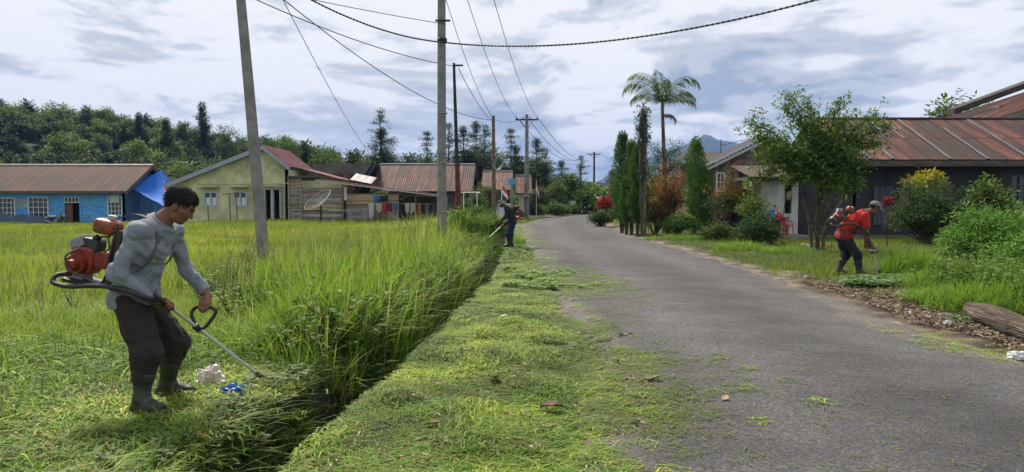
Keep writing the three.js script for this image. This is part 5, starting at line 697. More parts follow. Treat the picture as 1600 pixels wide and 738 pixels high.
// ---------------------------------------------------------------- motorcycles
function motorcycle(label, p, turn, color, name = 'motorcycle') {          // nose along +x
  const t = thing(name, label, 'motorcycle', p, turn), body = mat(color, 0.3); for (const x of [-0.6, 0.62]) { const w = part('wheel', new THREE.TorusGeometry(0.255, 0.048, 8, 24), M.rubber, t); w.position.set(x, 0.303, 0); part('rim', new THREE.TorusGeometry(0.19, 0.016, 6, 20), M.steel, w); const sp = new MB(); for (let k = 0; k < 8; k++) { const a = k * 0.785; sp.tube([V(0, 0, 0.02), V(Math.cos(a) * 0.19, Math.sin(a) * 0.19, 0)], 0.006, 3, false); } part('spokes', sp.geo(), M.steel, w); }
  part('frame', new MB().tube([V(0.4, 0.85, 0), V(0.2, 0.5, 0), V(-0.15, 0.4, 0), V(-0.6, 0.55, 0)], 0.045, 7).geo(), M.black, t); part('fork', (() => { const m = new MB(); for (const s of [-0.075, 0.075]) m.tube([V(0.62, 0.3, s), V(0.42, 0.9, s)], 0.024, 6); return m.geo(); })(), M.steel, t);
  const e = new THREE.SphereGeometry(0.17, 14, 10); e.scale(1.3, 1, 0.75); e.translate(-0.02, 0.38, 0); part('engine', e, mat([0.2, 0.2, 0.2], 0.5, { metalness: 0.5 }), t); const fg = new THREE.SphereGeometry(0.2, 18, 12); fg.scale(0.95, 1.55, 0.8); fg.translate(0.42, 0.74, 0); part('front_fairing', fg, body, t); const ls = new THREE.SphereGeometry(0.15, 16, 10); ls.scale(1.4, 2.0, 1.0); ls.rotateZ(0.25); ls.translate(0.26, 0.5, 0); part('leg_shield', ls, body, t);
  const tg = new THREE.SphereGeometry(0.2, 16, 10); tg.scale(1.9, 0.75, 0.8); tg.translate(-0.42, 0.66, 0); part('tail_fairing', tg, body, t); const st = new THREE.CapsuleGeometry(0.11, 0.5, 4, 10); st.rotateZ(Math.PI / 2); st.scale(1, 0.6, 1.2); st.translate(-0.32, 0.79, 0); part('seat', st, M.black, t); part('handlebar', new MB().tube([V(0.3, 1.0, -0.33), V(0.4, 0.98, -0.1), V(0.4, 0.98, 0.1), V(0.3, 1.0, 0.33)], 0.018, 6).geo(), M.black, t);
  for (const s of [-1, 1]) { const m = part('mirror', new THREE.SphereGeometry(0.06, 10, 8).scale(0.4, 0.8, 1), M.black, t); m.position.set(0.36, 1.18, s * 0.27); } part('headlight', new THREE.SphereGeometry(0.085, 12, 8).scale(0.6, 1, 1.1).translate(0.6, 0.86, 0), mat([0.7, 0.7, 0.68], 0.15), t); const mg = new THREE.TorusGeometry(0.31, 0.05, 5, 12, 1.6); mg.scale(1, 1, 1.3); const md = part('mudguard', mg, body, t); md.position.set(0.62, 0.303, 0); md.rotation.z = 0.5; part('exhaust', new MB().tube([V(0.05, 0.25, 0.14), V(-0.4, 0.28, 0.17), V(-0.8, 0.4, 0.17)], [0.025, 0.05, 0.055], 8).geo(), M.steel, t); return t;
}
motorcycle('motorcycle ridden towards the viewer at the far bend', stand(914, 97).add(V(0, 0.08, 0)), -Math.PI / 2 - 0.12, [0.05, 0.05, 0.055]);
motorcycle('blue and black motorcycle parked on the porch', (() => { const p = at(1192, 365, 28.8); p.y = 0.2; return p; })(), 0.35, [0.03, 0.13, 0.42]);
motorcycle('dark motorcycle parked by the door of the blue house', stand(88, 62.5), 0.2, [0.04, 0.04, 0.045]);
{ const d = 62.8, a = stand(-10, d), m = new MB(), N = 18; for (let j = 0; j <= 5; j++) for (let i = 0; i <= N; i++) { const u = i / N, v = j / 5; m.v(u * 4.6, 0.2 + (0.75 + 0.1 * Math.sin(u * 11)) * (1 - v) + 0.12 * noise3(u * 6, v * 2, 1), 0.1 + v * 0.25 + 0.08 * Math.sin(u * 17 + v)); } for (let j = 0; j < 5; j++) for (let i = 0; i < N; i++) { const q = j * (N + 1) + i; m.i.push(q, q + 1, q + N + 2, q, q + N + 2, q + N + 1); } const o = solo('dark_net', m.geo(), mat([0.06, 0.09, 0.14], 0.9, { side: THREE.DoubleSide }), 'dark sheet slung low before the blue house windows', 'sheet'); o.position.copy(a); }
// ---------------------------------------------------------------- log, stones, litter
{
  const a = V(5.87, 0, -8.9), b = V(5.42, 0.2, -6.9), t = thing('fallen_log', 'thick grey brown log lying at the right road edge', 'log', [a.x, 0, a.z]), m = new MB(), N = 22, K = 22, d = b.clone().sub(V(a.x, 0.2, a.z)), L = d.length(); d.normalize(); const s = V(-d.z, 0, d.x);
  for (let i = 0; i <= N; i++) for (let j = 0; j <= K; j++) { const f = i / N, an = j / K * 6.283, rr = (0.115 + 0.045 * f + 0.02 * Math.sin(f * 7)) * (1 + 0.16 * noise3(f * 6, Math.cos(an) * 1.6, Math.sin(an) * 1.6) + 0.05 * noise3(f * 22, Math.cos(an) * 5, Math.sin(an) * 5)), p = d.clone().multiplyScalar(f * L).add(V(0, 0.12 + 0.03 * f, 0)).addScaledVector(s, Math.cos(an) * rr); p.y += Math.sin(an) * rr; if (i === 0) p.addScaledVector(d, -Math.max(0, Math.sin(an)) * 0.14); m.v(p.x, p.y, p.z, an * 0.3, f * L); }
  for (let i = 0; i < N; i++) for (let j = 0; j < K; j++) { const q = i * (K + 1) + j; m.i.push(q, q + 1, q + K + 2, q, q + K + 2, q + K + 1); } part('bark', m.geo(), mat([0.21, 0.175, 0.145], 0.95, { map: rep(barkMap, 1.5, 0.8), bumpMap: rep(barkMap, 1.5, 0.8), bumpScale: 0.03, side: THREE.DoubleSide }), t);
  const e = new MB(); const c0 = e.v(0, 0.12, 0); for (let j = 0; j <= K; j++) { const an = j / K * 6.283, rr = 0.114, p = V(0, 0.12, 0).addScaledVector(s, Math.cos(an) * rr); p.y += Math.sin(an) * rr; p.addScaledVector(d, -Math.max(0, Math.sin(an)) * 0.13 + 0.012); e.v(p.x, p.y, p.z, Math.cos(an), Math.sin(an)); if (j) e.i.push(c0, c0 + j, c0 + j + 1); } { const o = e.v(d.x * L, 0.15, d.z * L); for (let j = 0; j <= K; j++) { const an = j / K * 6.283, p = d.clone().multiplyScalar(L - 0.004).add(V(0, 0.15, 0)).addScaledVector(s, Math.cos(an) * 0.165); p.y += Math.sin(an) * 0.165; e.v(p.x, p.y, p.z, Math.cos(an), Math.sin(an)); if (j) e.i.push(o, o + j, o + j + 1); } } part('cut_end', e.geo(), mat([0.26, 0.21, 0.16], 0.9, { map: woodMap, side: THREE.DoubleSide }), t);
}
function stoneGeo(seed, sx, sy, sz) { const g = new THREE.IcosahedronGeometry(1, 2), p = g.attributes.position; for (let i = 0; i < p.count; i++) { const x = p.getX(i), y = p.getY(i), z = p.getZ(i), k = 1 + 0.3 * noise3(x * 1.3 + seed, y * 1.3, z * 1.3) + 0.1 * noise3(x * 4, y * 4 + seed, z * 4); p.setXYZ(i, x * k * sx, y * k * sy, z * k * sz); } g.computeVertexNormals(); return g; }
const stoneMat = mat([0.36, 0.34, 0.30], 0.95, { map: rep(grain, 2) });
for (const [px, py, s, c, l] of [[1588, 483, 0.30, null, 'flat grey boulder behind the log at the right edge'], [1268, 437, 0.10, null, 'grey stone in the verge left of the right worker'], [1478, 497, 0.09, null, 'small stone in the brown debris'], [855, 650, 0.0, null, ''], [1462, 545, 0.05, null, 'pebble at the road edge below the debris'], [890, 378, 0.09, null, 'stone at the end of the mown strip']]) { if (!s) continue; const d = 1650 / (py - 318), p = floor(px, py, d), o = solo('stone', stoneGeo(px, s, s * 0.55, s * 0.8), stoneMat, l, 'stone'); o.position.copy(p).add(V(0, s * 0.25, 0)); }
function crumple(name, label, cat, px, py, sx, sy, sz, m, seed, group) { const g = new THREE.IcosahedronGeometry(1, 4), p = g.attributes.position; for (let i = 0; i < p.count; i++) { const x = p.getX(i), y = p.getY(i), z = p.getZ(i), k = 0.75 + 0.75 * Math.abs(noise3(x * 2.1 + seed, y * 2.1, z * 2.1)) + 0.35 * noise3(x * 5 + seed, y * 5, z * 5); p.setXYZ(i, x * k * sx, Math.max(-0.3, y) * k * sy, z * k * sz); } g.computeVertexNormals(); const d = 1650 / (py - 318), o = solo(name, g, m, label, cat, group); o.position.copy(floor(px, py, d)).add(V(0, sy * 0.25 + 0.03, 0)); return o; }
const film = c => new THREE.MeshPhysicalMaterial({ color: lin(...c), roughness: 0.35, transmission: 0.4, thickness: 0, side: THREE.DoubleSide });
crumple('plastic_bag', 'crumpled whitish plastic bag near the blade of the left cutter', 'bag', 330, 607, 0.10, 0.11, 0.09, film([0.72, 0.66, 0.60]), 3); crumple('plastic_bag', 'crumpled bright blue plastic bag on the cut grass', 'bag', 367, 624, 0.085, 0.06, 0.06, film([0.02, 0.20, 0.62]), 8); crumple('plastic_bag', 'small pale scrap right of the blue bag', 'bag', 393, 618, 0.05, 0.035, 0.04, film([0.6, 0.52, 0.42]), 5);
[[1262, 437, 0.05, 'white litter at the verge left of the right worker'], [1424, 492, 0.035, 'tiny white litter in the brown debris'], [1482, 511, 0.05, 'white paper scrap lying on the debris'], [1590, 562, 0.08, 'white litter on the road edge under the log'], [1257, 384, 0.10, 'white rubbish heap under the fruit tree, left piece'], [1266, 386, 0.08, 'white rubbish heap under the fruit tree, middle piece'], [1276, 384, 0.09, 'white rubbish heap under the fruit tree, right piece']].forEach(([px, py, s, l], i) => crumple('litter', l, 'litter', px, py, s, s * 0.6, s * 0.8, film([0.72, 0.74, 0.76]), 20 + i));
crumple('red_scrap', 'red scrap lying on the lawn behind the right worker', 'scrap', 1298, 388, 0.09, 0.1, 0.09, mat([0.30, 0.06, 0.04], 0.7), 44);
function deadLeaf(seed) { const r = mulberry(seed), m = new MB(), N = 6; for (let i = 0; i <= N; i++) for (let j = -2; j <= 2; j++) { const f = i / N, w = Math.sin(Math.PI * Math.min(1, f * 0.95 + 0.03)) * 0.35; m.v((f - 0.5), 0.12 * Math.pow(j / 2, 2) + 0.14 * Math.sin(f * 3 + seed) + R(0, 0.05, r), j / 2 * w + 0.06 * Math.sin(f * 5 + seed)); } for (let i = 0; i < N; i++) for (let j = 0; j < 4; j++) { const a = i * 5 + j; m.i.push(a, a + 1, a + 6, a, a + 6, a + 5); } return m.geo(); }
[[862, 645, 0.17, [0.13, 0.085, 0.055], 'curled brown dead leaf near the front of the mown strip'], [772, 602, 0.16, [0.17, 0.11, 0.07], 'brown dead leaf in the middle of the mown strip'], [1018, 604, 0.13, [0.30, 0.21, 0.14], 'tan dead leaf on the asphalt among clippings'], [983, 602, 0.10, [0.26, 0.18, 0.12], 'small tan dead leaf left of the larger one on asphalt'], [826, 560, 0.13, [0.45, 0.42, 0.33], 'pale dry leaf on the mown strip'], [787, 499, 0.12, [0.5, 0.48, 0.42], 'whitish dry leaf far up the mown strip'], [917, 700, 0.10, [0.10, 0.065, 0.045], 'dark dead leaf at the bottom by the asphalt'], [677, 672, 0.10, [0.14, 0.09, 0.06], 'dark dead leaf at the left front of the mown strip'], [1132, 640, 0.08, [0.30, 0.22, 0.15], 'small dry leaf alone on the asphalt']].forEach(([px, py, s, c, l], i) => { const o = solo('dead_leaf', deadLeaf(i), mat(c, 0.9, { side: THREE.DoubleSide }), l, 'leaf', 'dead leaves'); { const q = floor(px, py, 1650 / (py - 318)); q.y = surfY(q.x, q.z) + (px > 880 ? 0.012 : 0.03); o.position.copy(q); } o.scale.setScalar(s); o.rotation.y = i * 1.3; });
{ // --- dark seed heads on a wiry stem above the grass
  const d = 8.2, b = stand(487, d), t = thing('seed_stalk', 'wiry stalk with five black seed heads in the tall grass', 'weed', b), m = new MB([0.06, 0.07, 0.03]), q = (px, py) => at(px, py, d).sub(b); const heads = [[490, 434], [485, 447], [490, 448], [481, 464], [489, 464]]; m.tube([V(0, 0, 0), q(486, 470), q(488, 445), q(490, 434)], [0.006, 0.004, 0.003, 0.002], 4, false); for (const [x, y] of heads.slice(1)) m.tube([q(487, y + 9), q(x, y)], 0.0025, 4, false); part('stem', m.geo(), M.dry, t); for (const [x, y] of heads) { const h = part('seed_head', new THREE.IcosahedronGeometry(0.019, 1), M.dark, t); h.position.copy(q(x, y)); }
}
// ---------------------------------------------------------------- people: distance fields meshed by surface nets
function netMesh(f, lo, hi, cell, colorAt) {
  const nx = Math.ceil((hi[0] - lo[0]) / cell) + 1, ny = Math.ceil((hi[1] - lo[1]) / cell) + 1, nz = Math.ceil((hi[2] - lo[2]) / cell) + 1, F = new Float32Array(nx * ny * nz);
  for (let k = 0, o = 0; k < nz; k++) for (let j = 0; j < ny; j++) for (let i = 0; i < nx; i++, o++) F[o] = f(lo[0] + i * cell, lo[1] + j * cell, lo[2] + k * cell);
  const id = new Int32Array(nx * ny * nz).fill(-1), P = [], I = [], C = [], sy = nx, sz = nx * ny, off = [0, 1, sy, sy + 1, sz, sz + 1, sz + sy, sz + sy + 1], E = [[0, 1], [2, 3], [4, 5], [6, 7], [0, 2], [1, 3], [4, 6], [5, 7], [0, 4], [1, 5], [2, 6], [3, 7]];
  for (let k = 0; k + 1 < nz; k++) for (let j = 0; j + 1 < ny; j++) for (let i = 0; i + 1 < nx; i++) {
    const o = i + j * sy + k * sz; let mask = 0; for (let q = 0; q < 8; q++) if (F[o + off[q]] < 0) mask |= 1 << q; if (mask === 0 || mask === 255) continue;
    let x = 0, y = 0, z = 0, n = 0; for (const [a, b] of E) { const fa = F[o + off[a]], fb = F[o + off[b]]; if ((fa < 0) === (fb < 0)) continue; const t = fa / (fa - fb); x += (a & 1) + ((b & 1) - (a & 1)) * t; y += (a >> 1 & 1) + ((b >> 1 & 1) - (a >> 1 & 1)) * t; z += (a >> 2) + ((b >> 2) - (a >> 2)) * t; n++; }
    id[o] = P.length / 3; const X = lo[0] + (i + x / n) * cell, Y = lo[1] + (j + y / n) * cell, Z = lo[2] + (k + z / n) * cell; P.push(X, Y, Z); C.push(...(colorAt ? colorAt(X, Y, Z) : [1, 1, 1]));
  }
  const face = (a, b, c, d, flip) => { if (a < 0 || b < 0 || c < 0 || d < 0) return; flip ? I.push(a, c, b, a, d, c) : I.push(a, b, c, a, c, d); };
  for (let k = 1; k + 1 < nz; k++) for (let j = 1; j + 1 < ny; j++) for (let i = 1; i + 1 < nx; i++) {
    const o = i + j * sy + k * sz, s = F[o] < 0; if (s !== (F[o + 1] < 0)) face(id[o], id[o - sy], id[o - sy - sz], id[o - sz], s); if (s !== (F[o + sy] < 0)) face(id[o], id[o - sz], id[o - sz - 1], id[o - 1], s); if (s !== (F[o + sz] < 0)) face(id[o], id[o - 1], id[o - 1 - sy], id[o - sy], s);
  }
  for (let t = 0; t < I.length; t += 3) { const q = I[t + 1]; I[t + 1] = I[t + 2]; I[t + 2] = q; }
  const g = new THREE.BufferGeometry(); g.setAttribute('position', new THREE.Float32BufferAttribute(P, 3)); g.setAttribute('color', new THREE.Float32BufferAttribute(C, 3)); g.setAttribute('uv', new THREE.Float32BufferAttribute(P.length / 3 * 2 ? Array.from({ length: P.length / 3 * 2 }, (_, k) => { const v = k >> 1; return k & 1 ? P[v * 3 + 1] * 3 : (P[v * 3] + P[v * 3 + 2]) * 3; }) : [], 2)); g.setIndex(I); g.computeVertexNormals(); return g;
}
function cone(x, y, z, b) { const dx = b[3] - b[0], dy = b[4] - b[1], dz = b[5] - b[2], px = x - b[0], py = y - b[1], pz = z - b[2], L = dx * dx + dy * dy + dz * dz; let h = L > 0 ? (px * dx + py * dy + pz * dz) / L : 0; h = h < 0 ? 0 : h > 1 ? 1 : h; const a = px - dx * h, c = py - dy * h, e = pz - dz * h; return Math.sqrt(a * a + c * c + e * e) - (b[6] + (b[7] - b[6]) * h); }
function field(bones, k) { return (x, y, z) => { let d = 1e3; for (const b of bones) { const c = cone(x, y, z, b); const h = Math.max(k - Math.abs(d - c), 0) / k; d = Math.min(d, c) - h * h * k * 0.25; } return d; }; }
const bone = (a, b, ra, rb) => [...a, ...b, ra, rb];
const lerp3 = (a, b, t) => a.map((v, i) => mix(v, b[i], t));
function boundsOf(bones, pad) { const lo = [1e3, 1e3, 1e3], hi = [-1e3, -1e3, -1e3]; for (const b of bones) for (const e of [0, 3]) for (let i = 0; i < 3; i++) { const r = b[e ? 7 : 6] + pad; lo[i] = Math.min(lo[i], b[e + i] - r); hi[i] = Math.max(hi[i], b[e + i] + r); } return [lo, hi]; }
const ellip = (x, y, z, cx, cy, cz, rx, ry, rz) => { const a = (x - cx) / rx, b = (y - cy) / ry, c = (z - cz) / rz, k = Math.sqrt(a * a + b * b + c * c); return (k - 1) * Math.min(rx, ry, rz); };
const smin = (a, b, k) => { const h = Math.max(k - Math.abs(a - b), 0) / k; return Math.min(a, b) - h * h * k * 0.25; };
function headField(x, y, z) {                                          // local: x forward, y up; origin between the ears
  const az = Math.abs(z); let d = ellip(x, y, z, -0.012, 0.034, 0, 0.098, 0.088, 0.076); d = smin(d, ellip(x, y, z, 0.030, -0.030, 0, 0.062, 0.088, 0.058), 0.03); d = smin(d, cone(x, y, az, [0.066, -0.098, 0, 0.02, -0.085, 0.042, 0.02, 0.016]), 0.03); d = smin(d, cone(x, y, z, [0.088, 0.012, 0, 0.107, -0.028, 0, 0.008, 0.0135]), 0.014); d = smin(d, cone(x, y, az, [0.098, -0.034, 0, 0.094, -0.034, 0.015, 0.009, 0.008]), 0.01);
  d = smin(d, cone(x, y, az, [0.089, 0.020, 0.008, 0.076, 0.020, 0.046, 0.011, 0.011]), 0.02); d = smin(d, cone(x, y, az, [0.072, -0.018, 0.036, 0.045, -0.02, 0.056, 0.016, 0.014]), 0.025); d = Math.max(d, -(Math.hypot(x - 0.098, y - 0.001, az - 0.031) - 0.016)); d = smin(d, cone(x, y, az, [0.091, -0.058, 0, 0.083, -0.060, 0.021, 0.0075, 0.005]), 0.008); d = smin(d, cone(x, y, az, [0.089, -0.070, 0, 0.081, -0.068, 0.018, 0.008, 0.005]), 0.008);
  const ear = ellip(x, y, az, -0.008, -0.012, 0.078, 0.021, 0.034, 0.011); d = smin(d, ear, 0.008); return Math.max(d, -ellip(x, y, az, -0.002, -0.010, 0.090, 0.011, 0.02, 0.009));
}
const skinC = (x, y, z) => { const n = 1 + 0.10 * noise3(x * 30, y * 30, z * 30); return [n, n, n]; };
function handBones(h, side) {                                          // gripping hand: h = { at: centre of the bar, bar: towards the thumb, arm }
  const y = V(...h.bar).normalize(), a = V(...h.arm); a.addScaledVector(y, -a.dot(y)).normalize(); const n = side > 0 ? y.clone().cross(a) : a.clone().cross(y), w = V(...h.at).addScaledVector(a, -0.082).addScaledVector(n, -0.036), T = (p) => { const q = w.clone().addScaledVector(a, p[0]).addScaledVector(y, p[1]).addScaledVector(n, p[2]); return [q.x, q.y, q.z]; }, B = [];
  B.push(bone(T([0, 0, 0]), T([0.035, 0.004, 0]), 0.026, 0.026)); for (const v of [0.026, 0.009, -0.009, -0.026]) B.push(bone(T([0.02, v * 0.7, 0]), T([0.078, v, 0.002]), 0.0165, 0.0135));
  [[0.029, 0.042, 0.95], [0.010, 0.046, 1], [-0.009, 0.043, 0.95], [-0.027, 0.034, 0.8]].forEach(([v, l, s]) => { let p = [0.08, v, 0.002], an = 0.75; for (const [len, da, r0, r1] of [[l, 0.95, 0.0100, 0.0092], [l * 0.62, 1.05, 0.0092, 0.0086], [l * 0.5, 0, 0.0086, 0.0072]]) { const q = [p[0] + Math.cos(an) * len * s, p[1], p[2] + Math.sin(an) * len * s]; B.push(bone(T(p), T(q), r0, r1)); p = q; an += da; } });
  B.push(bone(T([0.018, 0.024, 0.006]), T([0.048, 0.044, 0.022]), 0.0145, 0.012)); B.push(bone(T([0.048, 0.044, 0.022]), T([0.074, 0.042, 0.040]), 0.0115, 0.0105)); B.push(bone(T([0.074, 0.042, 0.040]), T([0.092, 0.030, 0.052]), 0.0105, 0.008)); return { B, wrist: [w.x, w.y, w.z] };
}
function strands(g) {                                                  // loose locks that break the outline of the hair
  const r = mulberry(404), m = new MB(), p = g.attributes.position, n = g.attributes.normal; for (let k = 0; k < 1400; k++) { const i = Math.floor(r() * p.count), a = V(p.getX(i), p.getY(i), p.getZ(i)), d = V(n.getX(i), n.getY(i), n.getZ(i)).multiplyScalar(R(0.02, 0.22, r)).add(V(a.x > 0.03 ? 0.5 : -0.4, -0.8, R(-0.12, 0.12, r))).normalize(), L = R(0.012, 0.032, r); if (a.x > 0.06 && a.y < 0.06) continue; m.tube([a.clone().addScaledVector(d, -0.004), a.clone().addScaledVector(d, L * 0.5).addScaledVector(V(n.getX(i), n.getY(i), n.getZ(i)), 0.003), a.clone().addScaledVector(d, L)], [0.0022, 0.0016, 0.0004], 3, false); } return mergeGeometries([g, m.geo()]);
}
function frame(fw, up) { const f = V(...fw).normalize(), u = V(...up); u.addScaledVector(f, -u.dot(f)).normalize(); const r = f.clone().cross(u); return new THREE.Matrix4().makeBasis(f, u, r); }
function person(label, pos, turn, P, L) {                              // P pose (x forward, z to the right hand), L looks
  const t = thing('person', label, 'person', pos, turn), cell = L.cell ?? 0.014, hr = handBones(P.handR, 1), hl = handBones(P.handL, -1), wR = hr.wrist, wL = hl.wrist;
  const off = (p, x, y, z) => [p[0] + x, p[1] + y, p[2] + z], tw = L.tw ?? 1;
  const torso = [bone(off(P.pelvis, 0, 0, 0.055), off(P.pelvis, 0, 0, -0.055), 0.118, 0.118), ...[1, -1].map(s => bone(off(P.pelvis, 0, 0, s * 0.05), off(P.belly, 0, 0, s * 0.055), 0.108, 0.100 * tw)), ...[1, -1].map(s => bone(off(P.belly, 0, 0, s * 0.055), off(P.chest, 0, 0, s * 0.075), 0.100 * tw, 0.112 * tw)), bone(P.chest, lerp3(P.chest, P.neck, 0.75), 0.10, 0.066), bone(lerp3(P.chest, P.neck, 0.7), P.shR, 0.062, 0.056), bone(lerp3(P.chest, P.neck, 0.7), P.shL, 0.062, 0.056), bone(P.chest, P.shR, 0.08, 0.05), bone(P.chest, P.shL, 0.08, 0.05)];
  const arms = [bone(P.shR, P.elR, 0.052, 0.040), bone(P.elR, lerp3(P.elR, wR, 0.35), 0.040, 0.040), bone(lerp3(P.elR, wR, 0.35), wR, 0.040, 0.027), bone(P.shL, P.elL, 0.052, 0.040), bone(P.elL, lerp3(P.elL, wL, 0.35), 0.040, 0.040), bone(lerp3(P.elL, wL, 0.35), wL, 0.040, 0.027)];
  const leg = (h, k, a) => [bone(h, k, 0.088, 0.060), bone(k, lerp3(k, a, 0.4), 0.056, 0.056), bone(lerp3(k, a, 0.4), a, 0.056, 0.040)], legs = [...leg(P.hipR, P.kneeR, P.ankR), ...leg(P.hipL, P.kneeL, P.ankL)], feet = [bone(P.ankR, P.toeR, 0.042, 0.032), bone(P.ankL, P.toeL, 0.042, 0.032)];
  const Mh = frame(P.face, P.crown ?? [0, 1, 0]), Mi = Mh.clone().invert(), hp = V(...P.head), tmp = V(0, 0, 0), toHead = (x, y, z) => tmp.set(x - hp.x, y - hp.y, z - hp.z).applyMatrix4(Mi), hs = 1.0;
  const nk = V(-0.03, -0.07, 0).applyMatrix4(Mh).add(hp), neck = [bone(lerp3(P.chest, P.neck, 0.8), P.neck, 0.062, 0.056), bone(P.neck, [nk.x, nk.y, nk.z], 0.056, 0.054)];
  const bodyB = [...torso, ...arms, ...legs, ...feet, ...neck].map(b => { const c = b.slice(); return c; }); for (const b of bodyB.slice(0, torso.length + arms.length + legs.length)) { b[6] *= 0.84; b[7] *= 0.84; } for (let k = 0; k < 6; k++) { const b = bodyB[torso.length + k], q = (L.sleeve ?? 0.82) < 0.5 ? (k % 3 ? 1 / 0.84 : 1) : 0.78; b[6] *= q; b[7] *= q; } const [lo, hi] = boundsOf(bodyB, 0.03), bf = field(bodyB, 0.04);
  const skin = new THREE.MeshPhysicalMaterial({ color: lin(...L.skin), vertexColors: true, roughness: 0.55, specularIntensity: 0.4 });
  const parts = [netMesh(bf, lo, hi, cell, skinC)];
  { const nb = field(neck, 0.03), g = netMesh((x, y, z) => { const q = toHead(x, y, z); return smin(headField(q.x, q.y, q.z), nb(x, y, z), 0.03); }, [hp.x - 0.2, hp.y - 0.2, hp.z - 0.13], [hp.x + 0.17, hp.y + 0.17, hp.z + 0.13], L.fine ?? 0.005, (x, y, z) => { const q = toHead(x, y, z); let n = 1 + 0.08 * noise3(x * 40, y * 40, z * 40); const lip = Math.hypot(q.x - 0.09, (q.y + 0.064) * 1.6, q.z * 0.6) < 0.02; if (lip) return [0.85 * n, 0.62 * n, 0.62 * n]; const brow = q.x > 0.05 && Math.abs(q.y - 0.027) < 0.007 && Math.abs(Math.abs(q.z) - 0.03) < 0.021; if (brow) return [0.12, 0.11, 0.12]; const stub = q.x > 0.02 && q.y < -0.045 && hash3(Math.round(x * 500), Math.round(y * 500), Math.round(z * 500)) < 0.22; if (stub) return [0.6, 0.6, 0.62]; return [n, n, n]; }); parts.push(g); }
  for (const [hb, wr, el] of [[hr, wR, P.elR], [hl, wL, P.elL]]) { const B = [...hb.B, bone(lerp3(wr, el, 0.3), wr, 0.033, 0.026)], [a, b] = boundsOf(B, 0.012); parts.push(netMesh(field(B, 0.008), a, b, L.fine ?? 0.005, skinC)); }
  part('body', mergeGeometries(parts), skin, t);
  for (const s of [-1, 1]) { const e = V(0.079, 0.001, s * 0.031).applyMatrix4(Mh).add(hp), o = part('eye', new THREE.SphereGeometry(0.0125, 12, 8), mat([0.55, 0.52, 0.48], 0.25), t); o.position.copy(e); const q = part('iris', new THREE.SphereGeometry(0.007, 8, 6), M.dark, o); q.position.copy(V(0.0075, -0.002, 0).applyMatrix4(Mh)); }
  // shirt
  const cut = (p, n) => { const N = V(...n).normalize(); return (x, y, z) => (x - p[0]) * N.x + (y - p[1]) * N.y + (z - p[2]) * N.z; };
  const inf = (B, e) => B.map(b => { const c = b.slice(); c[6] += e; c[7] += e; return c; }), fold = (x, y, z, k) => k * (0.006 * noise3(x * 7, y * 4, z * 7) + 0.013 * (0.22 - Math.abs(noise3(x * 9 + y * 9, y * 4 - x * 5 + 3, z * 8))) + 0.008 * noise3(x * 24 + y * 12, y * 9, z * 22) + 0.0035 * Math.sin((x + y * 0.6 + noise3(x * 6, y * 6, z * 6) * 0.08) * 75));
  { const sl = L.sleeve ?? 0.82, sleeve = (s, e, w) => sl > 0.5 ? [bone(s, e, 0.059, 0.053), bone(e, lerp3(e, w, sl), 0.053, 0.045)] : [bone(s, lerp3(s, e, sl * 2), 0.070, 0.075)], B = [...inf(torso, 0.017), bone(off(P.pelvis, 0.0, 0, 0.06), off(P.pelvis, -0.01, -0.14, 0.06), 0.134, 0.128), bone(off(P.pelvis, 0, 0, -0.06), off(P.pelvis, -0.01, -0.14, -0.06), 0.134, 0.128), ...sleeve(P.shR, P.elR, wR), ...sleeve(P.shL, P.elL, wL)];
    const hem = cut(P.hem, P.hemN ?? [0, -1, 0]), f = field(B, 0.045), nc = cut(lerp3(P.neck, [nk.x, nk.y, nk.z], -0.15), [nk.x - P.neck[0], nk.y - P.neck[1], nk.z - P.neck[2]]), cuffs = sl > 0.5 ? [[P.elR, wR, sl], [P.elL, wL, sl]] : [[P.shR, P.elR, sl * 2], [P.shL, P.elL, sl * 2]], cc = cuffs.map(([a, b, q]) => { const p = lerp3(a, b, q); return [p, cut(p, [b[0] - a[0], b[1] - a[1], b[2] - a[2]])]; });
    const g = (x, y, z) => { let d = f(x, y, z); if (d > 0.06) return d; d += Math.min(0.009, fold(x, y, z, L.folds ?? 1)); d = Math.max(d, hem(x, y, z), nc(x, y, z)); for (const [p, c] of cc) if (Math.hypot(x - p[0], y - p[1], z - p[2]) < 0.14) d = Math.max(d, c(x, y, z)); return d; };
    const [a, b] = boundsOf(B, 0.03); part('shirt', netMesh(g, a, b, L.cloth ?? 0.012, L.shirtC), mat(L.shirt, 0.92, { vertexColors: !!L.shirtC, map: rep(clothMap, 0.6), bumpMap: rep(wrinkle, 0.55), bumpScale: 0.010 }), t);
    if (L.collar) { const up = V(nk.x - P.neck[0], nk.y - P.neck[1], nk.z - P.neck[2]).normalize(), q = lerp3(P.chest, P.neck, 0.9), p0 = V(...q), s1 = V(0, 0, 1), s2 = up.clone().cross(s1), m = new MB(); const N = 24; for (let i = 0; i <= N; i++) { const an = 0.35 + i / N * 5.58, c = s2.clone().multiplyScalar(-Math.cos(an)).addScaledVector(s1, Math.sin(an)); for (const [r, h] of [[0.080, -0.03], [0.074, 0.022], [0.084, 0.026], [0.108, -0.026]]) { const v = p0.clone().addScaledVector(c, r).addScaledVector(up, h); m.v(v.x, v.y, v.z, i * 0.05, h); } } for (let i = 0; i < N; i++) for (let k = 0; k < 3; k++) { const o = i * 4 + k; m.i.push(o, o + 1, o + 5, o, o + 5, o + 4); } part('collar', m.geo(), mat(L.shirt, 0.92, { side: THREE.DoubleSide, map: clothMap }), t); } }
